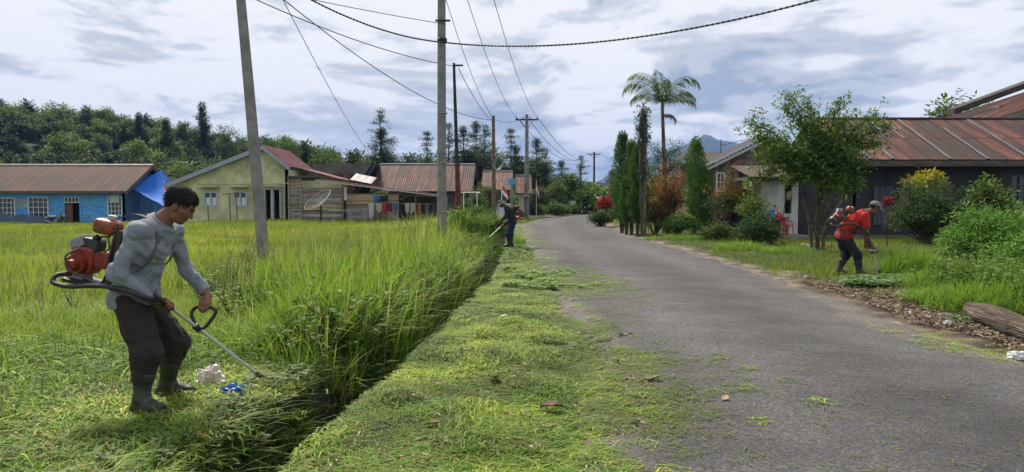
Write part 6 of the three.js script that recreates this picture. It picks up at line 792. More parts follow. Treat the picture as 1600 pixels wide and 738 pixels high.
  // trousers
  { const kR = lerp3(P.kneeR, P.ankR, L.bootTop ?? 0.42), kL = lerp3(P.kneeL, P.ankL, L.bootTop ?? 0.42), bg = L.baggy ?? 0.03, B = [bone(off(P.pelvis, 0, 0.02, 0.06), off(P.pelvis, 0, 0.02, -0.06), 0.124, 0.124), bone(P.hipR, P.kneeR, 0.098 + bg * 0.6, 0.066 + bg), bone(P.kneeR, kR, 0.066 + bg, 0.058 + bg * 0.5), bone(P.hipL, P.kneeL, 0.098 + bg * 0.6, 0.066 + bg), bone(P.kneeL, kL, 0.066 + bg, 0.058 + bg * 0.5)], f = field(B, 0.045), [a, b] = boundsOf(B, 0.03);
    part('trousers', netMesh((x, y, z) => { const d = f(x, y, z); return d > 0.06 ? d : d + Math.min(0.012, fold(x, y, z, 1.1)); }, a, b, L.cloth ?? 0.012), mat(L.trousers, 0.95, { map: rep(clothMap, 0.6), bumpMap: rep(wrinkle, 0.6), bumpScale: 0.010 }), t);
    for (const [k, an, toe] of [[P.kneeR, P.ankR, P.toeR], [P.kneeL, P.ankL, P.toeL]]) { const top = lerp3(k, an, L.bootTop ?? 0.42), heel = [an[0] - (toe[0] - an[0]) * 0.28, 0.045 + toe[1] - 0.045, an[2] - (toe[2] - an[2]) * 0.28], Bo = [bone(lerp3(top, k, 0.12), top, 0.074, 0.073), bone(top, lerp3(top, an, 0.9), 0.072, 0.055), bone(an, [an[0], toe[1] + 0.012, an[2]], 0.056, 0.052), bone(heel, [mix(an[0], toe[0], 0.5), toe[1] + 0.012, mix(an[2], toe[2], 0.5)], 0.046, 0.054), bone([mix(an[0], toe[0], 0.5), toe[1] + 0.01, mix(an[2], toe[2], 0.5)], toe, 0.05, 0.047)], bf2 = field(Bo, 0.03), ct = cut(lerp3(top, k, 0.10), [k[0] - an[0], k[1] - an[1], k[2] - an[2]]), [c, d] = boundsOf(Bo, 0.02), fl = toe[1] - 0.042; part('boot', netMesh((x, y, z) => Math.max(bf2(x, y, z) + 0.003 * noise3(x * 14, y * 10, z * 14), fl - y, ct(x, y, z)), c, d, L.cloth ?? 0.01), mat(L.boot, L.bootRough ?? 0.55, { map: rep(grain, 1) }), t); } }
  // hair, cap or hat in the head's own axes
  const put = (name, g, m) => { const o = part(name, g, m, t); o.matrixAutoUpdate = true; o.quaternion.setFromRotationMatrix(Mh); o.position.copy(hp); return o; };
  if (L.hair) put('hair', strands(netMesh((x, y, z) => { const az = Math.abs(z), line = (x > 0.0 ? 0.0 + x * 0.78 : x * 0.55 - Math.max(0, -x - 0.03) * 0.9) + 0.010 * noise3(x * 45, 3, z * 45), ear = Math.hypot(x + 0.006, y + 0.012) < 0.036 ? -0.02 : 0, th = mix(-0.006, 0.013, smooth(-0.012, 0.03, y - line)) + ear + smooth(0.03, 0.09, y) * 0.002; return ellip(x, y, z, -0.012, 0.034, 0, 0.098, 0.088, 0.076) * 0.5 + headField(x, y, z) * 0.5 - th + 0.004 * noise3(x * 38, y * 20, z * 38); }, [-0.15, -0.14, -0.12], [0.13, 0.17, 0.12], L.fine ?? 0.005)), mat(L.hair, 0.95));
  if (L.cap) { put('hair', netMesh((x, y, z) => Math.max(ellip(x, y, z, -0.014, 0.03, 0, 0.106, 0.096, 0.084), y - 0.04, -0.075 - y, x - 0.03), [-0.15, -0.14, -0.12], [0.13, 0.17, 0.12], 0.008), mat([0.01, 0.01, 0.01], 0.8)); const c = put('cap', (() => { const g = new THREE.SphereGeometry(0.108, 22, 12, 0, 6.2832, 0, 1.55); g.scale(1.06, 0.95, 0.9); g.translate(-0.008, 0.034, 0); return g; })(), mat(L.cap, 0.9, { side: THREE.DoubleSide, map: clothMap })); const m = new MB(), N = 12; for (let i = 0; i <= N; i++) { const a = -1.15 + 2.3 * i / N; m.v(0.102 * Math.cos(a), 0.040, 0.095 * Math.sin(a)); m.v(0.10 * Math.cos(a) + 0.085 * Math.pow(Math.cos(a), 0.5 + 0.0) * 1, 0.022 - 0.02 * Math.abs(Math.sin(a)), 0.088 * Math.sin(a)); } for (let i = 0; i < N; i++) { const o = i * 2; m.i.push(o, o + 1, o + 3, o, o + 3, o + 2); } part('visor', m.geo(), mat(L.cap, 0.9, { side: THREE.DoubleSide }), c); }
  if (L.hat) { const g = new THREE.LatheGeometry([[0, 0.135], [0.06, 0.132], [0.092, 0.118], [0.104, 0.07], [0.110, 0.03], [0.135, 0.012], [0.178, -0.012], [0.182, -0.018], [0.135, 0.004], [0.106, 0.022]].map(a => new THREE.Vector2(...a)), 24); put('hat', g, mat(L.hat, 0.95, { side: THREE.DoubleSide, map: clothMap })); put('hair', netMesh((x, y, z) => Math.max(ellip(x, y, z, -0.014, 0.03, 0, 0.104, 0.09, 0.082), y - 0.04, -0.07 - y, x - 0.02), [-0.15, -0.14, -0.12], [0.13, 0.17, 0.12], 0.01), mat([0.01, 0.01, 0.01], 0.8)); }
  return t;
}
const A3 = p => V(...p), crv = (pts, n = 30) => new THREE.CatmullRomCurve3(pts.map(A3)).getPoints(n);
const rounded = (w, h, d, r = 0.02) => { const s = new THREE.Shape(), a = w / 2 - r, b = h / 2 - r; s.moveTo(-a - r, -b); s.lineTo(-a - r, b); s.quadraticCurveTo(-a - r, b + r, -a, b + r); s.lineTo(a, b + r); s.quadraticCurveTo(a + r, b + r, a + r, b); s.lineTo(a + r, -b); s.quadraticCurveTo(a + r, -b - r, a, -b - r); s.lineTo(-a, -b - r); s.quadraticCurveTo(-a - r, -b - r, -a - r, -b); const g = new THREE.ExtrudeGeometry(s, { depth: d - r, bevelEnabled: true, bevelSize: r * 0.6, bevelThickness: r * 0.5, bevelSegments: 3 }); g.translate(0, 0, -(d - r) / 2); return g; };
function brushCutter(label, pos, turn, C, K) {                         // C geometry in the wearer's axes, K colours
  const t = thing('brush_cutter', label, 'brush cutter', pos, turn), q = new THREE.Group(); const red = mat(K.body, 0.45, { map: rep(grain, 1.5) }), tank = mat(K.tank, 0.4, { map: rep(grain, 1.5) });
  const pk = (name, g, m, parent = t) => { const o = part(name, g, m, parent); if (parent === t) { o.position.set(...C.pack); o.rotation.z = C.lean; o.scale.setScalar(C.ps ?? 0.93); } return o; };
  // pack frame (its own axes: x towards the wearer, y up)
  const fm = new MB(); for (const s of [-0.12, 0.12]) fm.tube(crv([[0.17, 0.30, s * 0.7], [0.18, 0.12, s], [0.17, -0.14, s], [0.12, -0.2, s], [-0.14, -0.2, s]], 20), 0.011, 7); for (const y of [0.24, 0.0, -0.15]) fm.tube([V(0.175, y, -0.115), V(0.175, y, 0.115)], 0.010, 6); fm.tube([V(-0.13, -0.2, -0.12), V(-0.13, -0.2, 0.12)], 0.011, 6); pk('pack_frame', fm.geo(), M.black); pk('back_pad', rounded(0.03, 0.40, 0.22, 0.012).translate(0.205, 0.05, 0), mat([0.05, 0.04, 0.035], 0.9));
  const en = pk('engine', (() => { const g = [rounded(0.15, 0.17, 0.15, 0.03).translate(-0.06, -0.04, 0.0)]; const c = new THREE.CylinderGeometry(0.072, 0.082, 0.05, 20); c.rotateX(Math.PI / 2); c.translate(-0.075, -0.07, 0.10); const mg = mergeGeometries([g[0].toNonIndexed ? g[0] : g[0], c.toNonIndexed()].map(x => { const y = x.index ? x.toNonIndexed() : x; return y; })); return mg; })(), red);
  part('cylinder_head', rounded(0.11, 0.09, 0.13, 0.025).translate(-0.035, 0.08, -0.01), mat([0.03, 0.03, 0.032], 0.5), en); for (let k = 0; k < 7; k++) { const g = rounded(0.008, 0.075, 0.13, 0.003); g.rotateZ(0.5); g.translate(-0.165 + k * 0.013, 0.055 + k * 0.010, 0.0); part('cooling_fin', g, mat([0.30, 0.30, 0.31], 0.6), en); } const st = new THREE.CylinderGeometry(0.035, 0.05, 0.06, 16); st.rotateX(Math.PI / 2); st.translate(-0.075, -0.07, 0.15); part('starter', st, red, en); part('muffler', rounded(0.12, 0.05, 0.14, 0.015).translate(-0.09, -0.165, 0), mat([0.30, 0.30, 0.30], 0.5, { metalness: 0.4 }), en); part('plug_cap', new THREE.SphereGeometry(0.028, 12, 8).translate(0.0, 0.15, 0.03), M.black, en);
  const tk = pk('fuel_tank', (() => { const g = new THREE.SphereGeometry(1, 28, 18), p = g.attributes.position; for (let i = 0; i < p.count; i++) { const x = p.getX(i), y = p.getY(i), z = p.getZ(i), e = (v) => Math.sign(v) * Math.pow(Math.abs(v), 0.55), rib = 1 - 0.05 * Math.exp(-Math.pow((y + 0.1) / 0.10, 2)) - 0.04 * Math.exp(-Math.pow((y + 0.5) / 0.10, 2)); p.setXYZ(i, e(x) * 0.096 * rib, e(y) * 0.062, e(z) * 0.085 * rib); } g.computeVertexNormals(); g.translate(0.055, 0.25, 0); return g; })(), tank); part('tank_cap', new THREE.CylinderGeometry(0.032, 0.034, 0.035, 18).translate(0.075, 0.326, 0), mat([0.32, 0.32, 0.31], 0.5), tk); pk('tank_bracket', new MB().tube([V(0.165, 0.27, 0.05), V(0.10, 0.18, 0.04), V(0.04, 0.17, 0.03), V(0.0, 0.05, 0.03)], 0.008, 6).geo(), M.black);
  const ac = pk('air_cleaner', rounded(0.085, 0.105, 0.10, 0.02).translate(0.095, -0.005, 0.03), red); part('fuel_line', new MB().tube(crv([[0.10, 0.19, 0.06], [0.14, 0.10, 0.08], [0.10, 0.06, 0.07], [0.05, 0.05, 0.08]], 14), 0.006, 5).geo(), M.black, ac);
  pk('base_plate', rounded(0.26, 0.025, 0.22, 0.01).translate(-0.02, -0.205, 0), M.black);
  part('flexible_drive', new MB().tube(crv(C.hose, 60), 0.0165, 9).geo(), M.rubber, t); part('throttle_cable', new MB().tube(crv(C.cable, 40), 0.0075, 6).geo(), M.rubber, t);
  const a = A3(C.grip), b = A3(C.tip), dir = b.clone().sub(a).normalize(); part('throttle_grip', new MB().tube([a.clone().addScaledVector(dir, -0.13), a.clone().addScaledVector(dir, -0.06), a.clone().addScaledVector(dir, 0.06)], [0.014, 0.018, 0.017], 9).geo(), M.rubber, t); const sh = part('shaft', new MB().tube([a.clone().addScaledVector(dir, 0.04), b], 0.0128, 10).geo(), mat([0.62, 0.62, 0.60], 0.4, { metalness: 0.55 }), t); part('trigger', new MB().tube([a.clone().addScaledVector(dir, -0.05).add(V(0, -0.02, 0)), a.clone().addScaledVector(dir, 0.03).add(V(0, -0.034, 0))], 0.006, 5).geo(), M.black, t);
  const lp = part('loop_handle', new MB().tube(new THREE.CatmullRomCurve3(C.loop.map(A3), true, 'catmullrom', 0.35).getPoints(48), 0.0135, 9, false).geo(), M.rubber, t); const cl = A3(C.clamp); part('clamp', new MB().tube([cl.clone().addScaledVector(dir, -0.025), cl.clone().addScaledVector(dir, 0.025)], 0.026, 10).geo(), M.black, t);
  const hd = part('gear_head', new MB().tube([b.clone().addScaledVector(dir, -0.05), b.clone(), b.clone().add(V(0.03, -0.03, -0.02))], [0.018, 0.024, 0.022], 10).geo(), M.black, t); const bl = new THREE.CylinderGeometry(0.125, 0.125, 0.003, 28); const k = part('blade', bl, mat([0.10, 0.10, 0.10], 0.5, { metalness: 0.6 }), hd); k.position.copy(b).add(V(0.035, -0.035, -0.02)); k.rotation.set(0.12, 0, -0.25);
  for (const s of C.straps) { const pts = crv(s, 24), m = new MB(); const w = 0.024; for (let i = 0; i < pts.length; i++) { m.v(pts[i].x, pts[i].y, pts[i].z - w, 0, i * 0.03); m.v(pts[i].x, pts[i].y, pts[i].z + w, 0.05, i * 0.03); } for (let i = 0; i + 1 < pts.length; i++) { const o = i * 2; m.i.push(o, o + 1, o + 3, o, o + 3, o + 2); } part('shoulder_strap', m.geo(), mat(K.strap ?? [0.22, 0.18, 0.13], 0.9, { side: THREE.DoubleSide, map: clothMap }), t); }
  t.scale.setScalar(C.scale ?? 1); return t;
}
{ // --- near worker, left, facing right
  const pos = [-2.6, groundY(-2.6, -5.1), -5.1];
  person('man in grey long sleeved shirt and green boots mowing at the left', pos, 0, { pelvis: [-0.15, 0.82, 0], belly: [-0.125, 0.99, 0], chest: [-0.035, 1.20, 0], neck: [0.075, 1.385, 0], head: [0.20, 1.485, 0], face: [0.80, -0.58, -0.10], crown: [0.55, 0.83, 0], shR: [-0.02, 1.295, 0.175], elR: [-0.125, 1.015, 0.265], shL: [0.05, 1.29, -0.175], elL: [0.10, 1.0, -0.27], hipR: [-0.125, 0.80, 0.09], kneeR: [-0.01, 0.43, 0.13], ankR: [-0.035, 0.10, 0.16], toeR: [0.10, 0.045, 0.17], hipL: [-0.14, 0.80, -0.09], kneeL: [0.03, 0.45, -0.20], ankL: [-0.075, 0.10, -0.30], toeL: [0.10, 0.045, -0.30], hem: [-0.12, 0.755, 0], hemN: [0.06, -1, 0], handR: { at: [0.135, 0.778, 0.10], bar: [0.345, -0.71, -0.75], arm: [0.75, -0.25, -0.45] }, handL: { at: [0.295, 0.722, -0.15], bar: [-1, 0.15, 0], arm: [0.15, -0.62, 0.75] } }, { skin: [0.21, 0.105, 0.065], shirt: [0.33, 0.365, 0.425], tw: 0.92, ps: 0.93, trousers: [0.042, 0.032, 0.03], boot: [0.065, 0.085, 0.055], hair: [0.008, 0.007, 0.007], collar: true, baggy: 0.036, sleeve: 0.86, cell: 0.016, fine: 0.0042, cloth: 0.0095, bootTop: 0.45 });
  const hk = [[-0.545, 1.0, 0.10], [-0.60, 0.995, 0.18], [-0.60, 0.955, 0.22], [-0.50, 0.925, 0.235], [-0.30, 0.93, 0.25], [-0.12, 0.915, 0.27], [0.02, 0.86, 0.24], [0.09, 0.81, 0.15]];
  brushCutter('orange and red backpack brush cutter worn by the man in grey', pos, 0, { pack: [-0.43, 1.115, 0], lean: -0.22, grip: [0.135, 0.778, 0.10], tip: [0.50, 0.075, -0.68], hose: hk, cable: [[-0.48, 1.18, 0.10], [-0.54, 1.13, 0.16], [-0.50, 1.04, 0.19], [-0.38, 0.98, 0.21], [-0.25, 0.93, 0.24], [-0.05, 0.87, 0.285], [0.06, 0.81, 0.20], [0.115, 0.77, 0.12]], clamp: [0.243, 0.57, -0.13], loop: [[0.243, 0.572, -0.13], [0.20, 0.66, -0.14], [0.205, 0.70, -0.15], [0.24, 0.722, -0.15], [0.34, 0.718, -0.15], [0.375, 0.70, -0.15], [0.365, 0.66, -0.15], [0.30, 0.575, -0.14]], straps: [0.09, -0.09].map(z => [[-0.22, 1.385, z], [-0.10, 1.425, z], [-0.005, 1.405, z], [0.075, 1.33, z * 1.1], [0.09, 1.22, z * 1.25], [0.04, 1.08, z * 1.7], [-0.10, 0.99, z * 2.05], [-0.22, 0.96, z * 1.6], [-0.27, 0.96, z]]) }, { body: [0.60, 0.065, 0.03], tank: [0.66, 0.16, 0.045] });
}
{ // --- worker on the right, bent low, facing right
  const d = 14.5, x = inX(1328, d), pos = [x, groundY(x, -d), -d];
  const batik = (X, Y, Z) => { const low = Y < 0.93 + 0.03 * noise3(X * 8, Y * 8, Z * 8); const n = noise3(X * 22, Y * 22, Z * 22); return low ? (n > 0.28 ? [0.75, 0.9, 1.0] : [0.36, 0.9, 1.0]) : [1, 1, 1]; };
  person('man in red shirt and grey cap bending over a cutter at the right', pos, -0.12, { pelvis: [-0.10, 0.78, 0], belly: [-0.045, 0.94, 0], chest: [0.10, 1.11, 0], neck: [0.30, 1.245, 0], head: [0.46, 1.33, 0], face: [0.88, -0.45, 0.0], crown: [0.45, 0.88, 0], shR: [0.21, 1.17, 0.175], elR: [0.24, 0.88, 0.22], shL: [0.23, 1.16, -0.175], elL: [0.30, 0.89, -0.20], hipR: [-0.09, 0.75, 0.09], kneeR: [0.11, 0.42, 0.12], ankR: [0.16, 0.10, 0.12], toeR: [0.31, 0.045, 0.13], hipL: [-0.10, 0.75, -0.09], kneeL: [-0.01, 0.42, -0.12], ankL: [-0.15, 0.10, -0.14], toeL: [0.0, 0.045, -0.15], hem: [-0.12, 0.70, 0], hemN: [-0.25, -1, 0], handR: { at: [0.36, 0.60, 0.06], bar: [0.30, -0.95, 0], arm: [0.75, -0.3, -0.5] }, handL: { at: [0.46, 0.545, -0.10], bar: [-1, 0.0, 0], arm: [0.15, -0.75, 0.55] } }, { skin: [0.17, 0.085, 0.055], shirt: [0.62, 0.03, 0.018], shirtC: batik, trousers: [0.018, 0.022, 0.035], boot: [0.075, 0.085, 0.05], cap: [0.22, 0.22, 0.22], sleeve: 0.40, baggy: 0.012, cell: 0.02, fine: 0.0075, cloth: 0.013, bootTop: 0.38 }).scale.setScalar(1.06);
  brushCutter('backpack brush cutter with orange tank worn by the man in red', pos, -0.12, { scale: 1.06, ps: 0.8, pack: [-0.16, 1.17, 0], lean: -0.70, grip: [0.36, 0.60, 0.06], tip: [0.57, 0.08, 0.0], hose: [[-0.34, 1.05, 0.10], [-0.40, 1.02, 0.18], [-0.36, 0.98, 0.24], [-0.15, 1.03, 0.27], [0.05, 1.0, 0.29], [0.22, 0.86, 0.27], [0.31, 0.72, 0.14]], cable: [[-0.22, 1.20, 0.10], [-0.15, 1.15, 0.20], [0.0, 1.05, 0.25], [0.15, 0.93, 0.285], [0.28, 0.74, 0.17], [0.345, 0.62, 0.08]], clamp: [0.412, 0.47, 0.04], loop: [[0.412, 0.475, 0.04], [0.36, 0.51, -0.06], [0.37, 0.54, -0.09], [0.42, 0.547, -0.10], [0.51, 0.545, -0.10], [0.56, 0.53, -0.08], [0.55, 0.50, 0.0], [0.48, 0.475, 0.035]], straps: [0.09, -0.09].map(z => [[-0.02, 1.33, z], [0.12, 1.33, z], [0.24, 1.28, z], [0.29, 1.18, z * 1.2], [0.23, 1.05, z * 1.6], [0.08, 0.95, z * 2], [-0.06, 0.95, z * 1.8]]) }, { body: [0.42, 0.09, 0.045], tank: [0.62, 0.20, 0.03], strap: [0.05, 0.045, 0.04] });
}
{ // --- far worker at the end of the ditch, facing left
  const d = 23.6, x = inX(797, d), pos = [x, groundY(x, -d) + 0.02, -d], turn = Math.PI - 0.1;
  person('man in dark shirt and bucket hat mowing far along the ditch', pos, turn, { pelvis: [-0.07, 0.84, 0], belly: [-0.055, 1.0, 0], chest: [0.03, 1.20, 0], neck: [0.16, 1.36, 0], head: [0.29, 1.455, 0], face: [0.86, -0.5, 0], crown: [0.5, 0.86, 0], shR: [0.06, 1.29, 0.17], elR: [0.05, 1.0, 0.24], shL: [0.09, 1.28, -0.17], elL: [0.12, 1.0, -0.25], hipR: [-0.07, 0.82, 0.09], kneeR: [0.0, 0.44, 0.11], ankR: [-0.03, 0.10, 0.12], toeR: [0.12, 0.045, 0.13], hipL: [-0.07, 0.82, -0.09], kneeL: [0.03, 0.45, -0.12], ankL: [0.02, 0.10, -0.14], toeL: [0.17, 0.045, -0.14], hem: [-0.08, 0.79, 0], hemN: [0, -1, 0], handR: { at: [0.20, 0.80, 0.12], bar: [0.45, -0.8, -0.3], arm: [0.6, -0.3, -0.6] }, handL: { at: [0.30, 0.80, -0.12], bar: [-1, 0, 0], arm: [0.2, -0.6, 0.7] } }, { skin: [0.14, 0.07, 0.05], shirt: [0.022, 0.023, 0.028], trousers: [0.022, 0.028, 0.075], boot: [0.03, 0.035, 0.03], hat: [0.20, 0.21, 0.17], sleeve: 0.86, baggy: 0.03, cell: 0.024, fine: 0.009, cloth: 0.016, bootTop: 0.42 });
  brushCutter('red backpack brush cutter worn by the man in the bucket hat', pos, turn, { pack: [-0.32, 1.12, 0], lean: -0.15, grip: [0.20, 0.80, 0.12], tip: [0.72, 0.30, -0.12], hose: [[-0.44, 1.0, 0.10], [-0.48, 0.98, 0.18], [-0.40, 0.93, 0.24], [-0.15, 0.94, 0.26], [0.05, 0.88, 0.24], [0.15, 0.83, 0.16]], cable: [[-0.36, 1.17, 0.10], [-0.40, 1.05, 0.18], [-0.25, 0.98, 0.23], [-0.05, 0.92, 0.27], [0.12, 0.84, 0.19], [0.185, 0.80, 0.13]], clamp: [0.30, 0.704, 0.074], loop: [[0.30, 0.71, 0.07], [0.25, 0.77, -0.06], [0.26, 0.795, -0.10], [0.29, 0.80, -0.12], [0.34, 0.80, -0.12], [0.37, 0.78, -0.10], [0.37, 0.74, 0.0], [0.33, 0.71, 0.06]], straps: [0.09, -0.09].map(z => [[-0.13, 1.385, z], [0.0, 1.41, z], [0.09, 1.37, z], [0.15, 1.29, z * 1.1], [0.15, 1.19, z * 1.3], [0.08, 1.05, z * 1.8], [-0.06, 0.97, z * 2], [-0.15, 0.97, z * 1.4]]) }, { body: [0.38, 0.03, 0.02], tank: [0.45, 0.05, 0.03] });
}
{ // --- rider on the far motorcycle
  const p = stand(914, 97).add(V(0, 0.08, 0));
  person('rider in dark clothes on the motorcycle at the far bend', p, -Math.PI / 2 - 0.12, { pelvis: [-0.28, 0.92, 0], belly: [-0.24, 1.06, 0], chest: [-0.16, 1.26, 0], neck: [-0.10, 1.42, 0], head: [-0.04, 1.54, 0], face: [1, -0.1, 0], shR: [-0.14, 1.34, 0.18], elR: [0.05, 1.12, 0.28], shL: [-0.14, 1.34, -0.18], elL: [0.05, 1.12, -0.28], hipR: [-0.26, 0.90, 0.10], kneeR: [0.14, 0.78, 0.20], ankR: [0.02, 0.40, 0.20], toeR: [0.17, 0.34, 0.20], hipL: [-0.26, 0.90, -0.10], kneeL: [0.14, 0.78, -0.20], ankL: [0.02, 0.40, -0.20], toeL: [0.17, 0.34, -0.20], hem: [-0.28, 0.86, 0], handR: { at: [0.31, 1.01, 0.29], bar: [0, 0, -1], arm: [0.9, -0.3, 0] }, handL: { at: [0.31, 1.01, -0.29], bar: [0, 0, 1], arm: [0.9, -0.3, 0] } }, { skin: [0.18, 0.09, 0.06], shirt: [0.02, 0.02, 0.024], trousers: [0.02, 0.022, 0.03], boot: [0.02, 0.02, 0.02], cap: [0.03, 0.03, 0.035], cell: 0.035, fine: 0.014, cloth: 0.028, bootTop: 0.8 });
}
// ---------------------------------------------------------------- grass, weeds and clippings
const GC = { lime: [[0.380, 0.556, 0.045], [0.302, 0.473, 0.040], [0.458, 0.612, 0.055], [0.196, 0.348, 0.030]], mid: [[0.273, 0.407, 0.045], [0.348, 0.477, 0.054], [0.186, 0.308, 0.036], [0.422, 0.505, 0.077]], straw: [[0.506, 0.476, 0.170], [0.402, 0.378, 0.120], [0.299, 0.268, 0.080]], dark: [[0.138, 0.259, 0.030], [0.179, 0.335, 0.038], [0.103, 0.199, 0.026]], cut: [[0.277, 0.421, 0.038], [0.356, 0.484, 0.051], [0.198, 0.343, 0.030], [0.450, 0.516, 0.102], [0.132, 0.265, 0.025], [0.317, 0.297, 0.064], [0.171, 0.328, 0.030], [0.251, 0.421, 0.034]] };
function tuft(seed, n, h, spread, lean, w, pals, seg = 3) { const r = mulberry(seed), m = new MB(); for (let k = 0; k < n; k++) { const a = R(0, 6.28, r), q = Math.sqrt(r()) * spread, hh = h * R(0.45, 1.1, r); m.color = jig(pick(r() < (pals[2] ?? 0.12) ? pals[1] : pals[0], r), 0.22, r); m.blade(Math.cos(a) * q, 0, Math.sin(a) * q, R(0, 6.28, r), hh, hh * R(0.1, lean, r), w * R(0.6, 1.2, r), seg); } return m.geo(); }
function mat4s(list, variants, mt, name, label, cat) {                 // list of [x, y, z, turn, sx, sy, tint, variant]
  const g = new THREE.Group(); g.name = name; scene.add(g); tag(g, label, cat, null, 'stuff'); const by = variants.map(() => []); for (const l of list) by[l[7] % variants.length].push(l); const o = new THREE.Object3D(), c = new THREE.Color();
  variants.forEach((v, i) => { if (!by[i].length) return; const im = new THREE.InstancedMesh(v, mt, by[i].length); im.name = 'blades'; im.userData.kind = 'stuff'; by[i].forEach(([x, y, z, a, sx, sy, t], n) => { o.position.set(x, y, z); o.rotation.set(0, a, 0); o.scale.set(sx, sy, sx); o.updateMatrix(); im.setMatrixAt(n, o.matrix); im.setColorAt(n, c.setRGB(...t)); }); g.add(im); }); return g;
}
const tint = (n, k = 0.3) => { const s = 1 + n * k; return [s * (1 + n * 0.1), s, s * (1 - n * 0.15)]; };
const nearMan = (x, d) => { const a = (x + 2.3) / 1.2, b = (d - 5.0) / 1.25, e = a * a + b * b; return d < 5.2 && x > -2.9 ? Math.min(e, 0.9) : e; };
{ // field
  const bandW = d => mix(1.3, 3.0, smooth(6.5, 11, d)) + 1.2 * noise3(d * 0.4, 1, 2) * smooth(7, 10, d) + smooth(20, 40, d) * 3;
  const r = mulberry(1001), tallT = [0, 1, 2, 3].map(k => tuft(2000 + k, [16, 13, 18, 10][k], [0.92, 0.78, 0.66, 1.05][k], 0.14, [0.7, 1.0, 1.35, 0.6][k], [0.017, 0.013, 0.018, 0.013][k], [k === 2 ? GC.dark.concat(GC.lime) : GC.lime, GC.straw, [0.08, 0.16, 0.1, 0.3][k]], 4)), midT = [0, 1, 2, 3].map(k => tuft(2100 + k, 20, 0.36, 0.14, 0.95, 0.009, [GC.mid, GC.straw, 0.22])), farT = [0, 1, 2].map(k => tuft(2200 + k, 22, 0.42, 0.30, 0.8, 0.028, [[[0.273, 0.390, 0.035], [0.335, 0.458, 0.041], [0.212, 0.311, 0.031]], GC.straw, 0.12], 2)), layT = [0, 1, 2].map(k => tuft(2300 + k, 18, 0.26, 0.18, 2.3, 0.013, [GC.dark.concat(GC.lime.slice(0, 2)), GC.straw, 0.2], 4));
  const seedT = [0, 1].map(k => { const q = mulberry(2500 + k), m = new MB(); for (let i = 0; i < 4; i++) { const x = R(-0.1, 0.1, q), z = R(-0.1, 0.1, q), h = R(0.7, 1.05, q), lx = R(-0.18, 0.18, q), lz = R(-0.18, 0.18, q); m.color = jig([0.26, 0.24, 0.09], 0.2, q); m.tube([V(x, 0, z), V(x + lx * 0.4, h * 0.6, z + lz * 0.4), V(x + lx, h, z + lz)], [0.003, 0.0025, 0.0015], 3, false); for (let s = 0; s < 12; s++) { m.color = jig(pick([[0.33, 0.26, 0.14], [0.26, 0.17, 0.10], [0.36, 0.32, 0.18]], q), 0.25, q); const f = 0.8 + s * 0.017; m.leaf(V(x + lx * f, h * f, z + lz * f), V(R(-1, 1, q), R(0.2, 1.2, q), R(-1, 1, q)).normalize(), ball(q), 0.045, 0.008); } } return m.geo(); }), seedL = [], weedT = [0, 1].map(k => { const q = mulberry(2600 + k), m = new MB(), pal = k ? [[0.20, 0.32, 0.06], [0.25, 0.37, 0.07]] : [[0.15, 0.25, 0.05], [0.19, 0.30, 0.06]]; for (let i = 0; i < 5; i++) { const a = R(0, 6.28, q), h = R(0.4, 0.75, q), t = V(Math.cos(a) * 0.16, h, Math.sin(a) * 0.16); m.color = [0.12, 0.11, 0.04]; m.tube([V(0, 0, 0), t.clone().multiplyScalar(0.5), t], [0.005, 0.004, 0.002], 3, false); for (let s = 0; s < 16; s++) { const f = R(0.3, 1, q), b = ball(q); b.y = Math.abs(b.y) * 0.5; m.color = jig(pick(pal, q), 0.25, q); m.leaf(t.clone().multiplyScalar(f), b.normalize(), V(0, 1, 0.2), R(0.04, 0.08, q), R(0.016, 0.03, q)); } } return m.geo(); }), weedL = [], tallL = [], midL = [], farL = [], layL = [];
  const put = (L, x, d, sx, sy, k, n0) => { const z = -d, n = fbm(x * 0.35, 3, z * 0.35, 3) * 1.6; L.push([x, groundY(x, z) - 0.01, z, R(0, 6.28, r), sx * R(0.8, 1.25, r), sy * R(0.75, 1.2, r), tint(n + (n0 ?? 0) + R(-0.25, 0.25, r), k), Math.floor(r() * 12)]); };
  for (let d = 3.0; d < 48;) { // tall band by the ditch
    const step = d < 14 ? 0.16 : d < 26 ? 0.26 : 0.45, xl = ditchR(d) - DW(d) + 0.02, wid = bandW(d);
    for (let u = 0; u < wid; u += step * R(0.6, 1.1, r)) { const x = xl - u + R(-0.1, 0.1, r), dd = d + R(-0.5, 0.5, r) * step; if (dd < 6.2 + 0.55 * smooth(0.2, 1.0, u) + noise3(x * 2, dd, 1) * 0.2) continue; if (nearMan(x, dd) < 1) continue; const e = smooth(wid, wid - 1.4, u) * smooth(6.2, 7.4, dd), lump = 0.78 + 0.55 * noise3(x * 0.9, 4, dd * 0.9) + 0.3 * noise3(x * 2.6, 1, dd * 2.6), near2 = Math.hypot(x - inX(413, 17.9), dd - 17.9) < 0.9 ? 0.45 : 1; if (u < 0.55 && r() < 0.35) continue; if (dd > 15 && dd < 25 && x > -1.15 && r() < 0.8) continue; put(tallL, x, dd, step > 0.3 ? 1.7 : 1.05, clamp(lump, 0.3, 1.1) * mix(0.4, 1, e) * (dd > 15 && dd < 25 && x > -1.6 ? 0.6 : 1) * near2 * smooth(26, 22, dd * (x > -0.9 ? 1 : 0)), 0.18); }
    d += step * 0.85;
  }
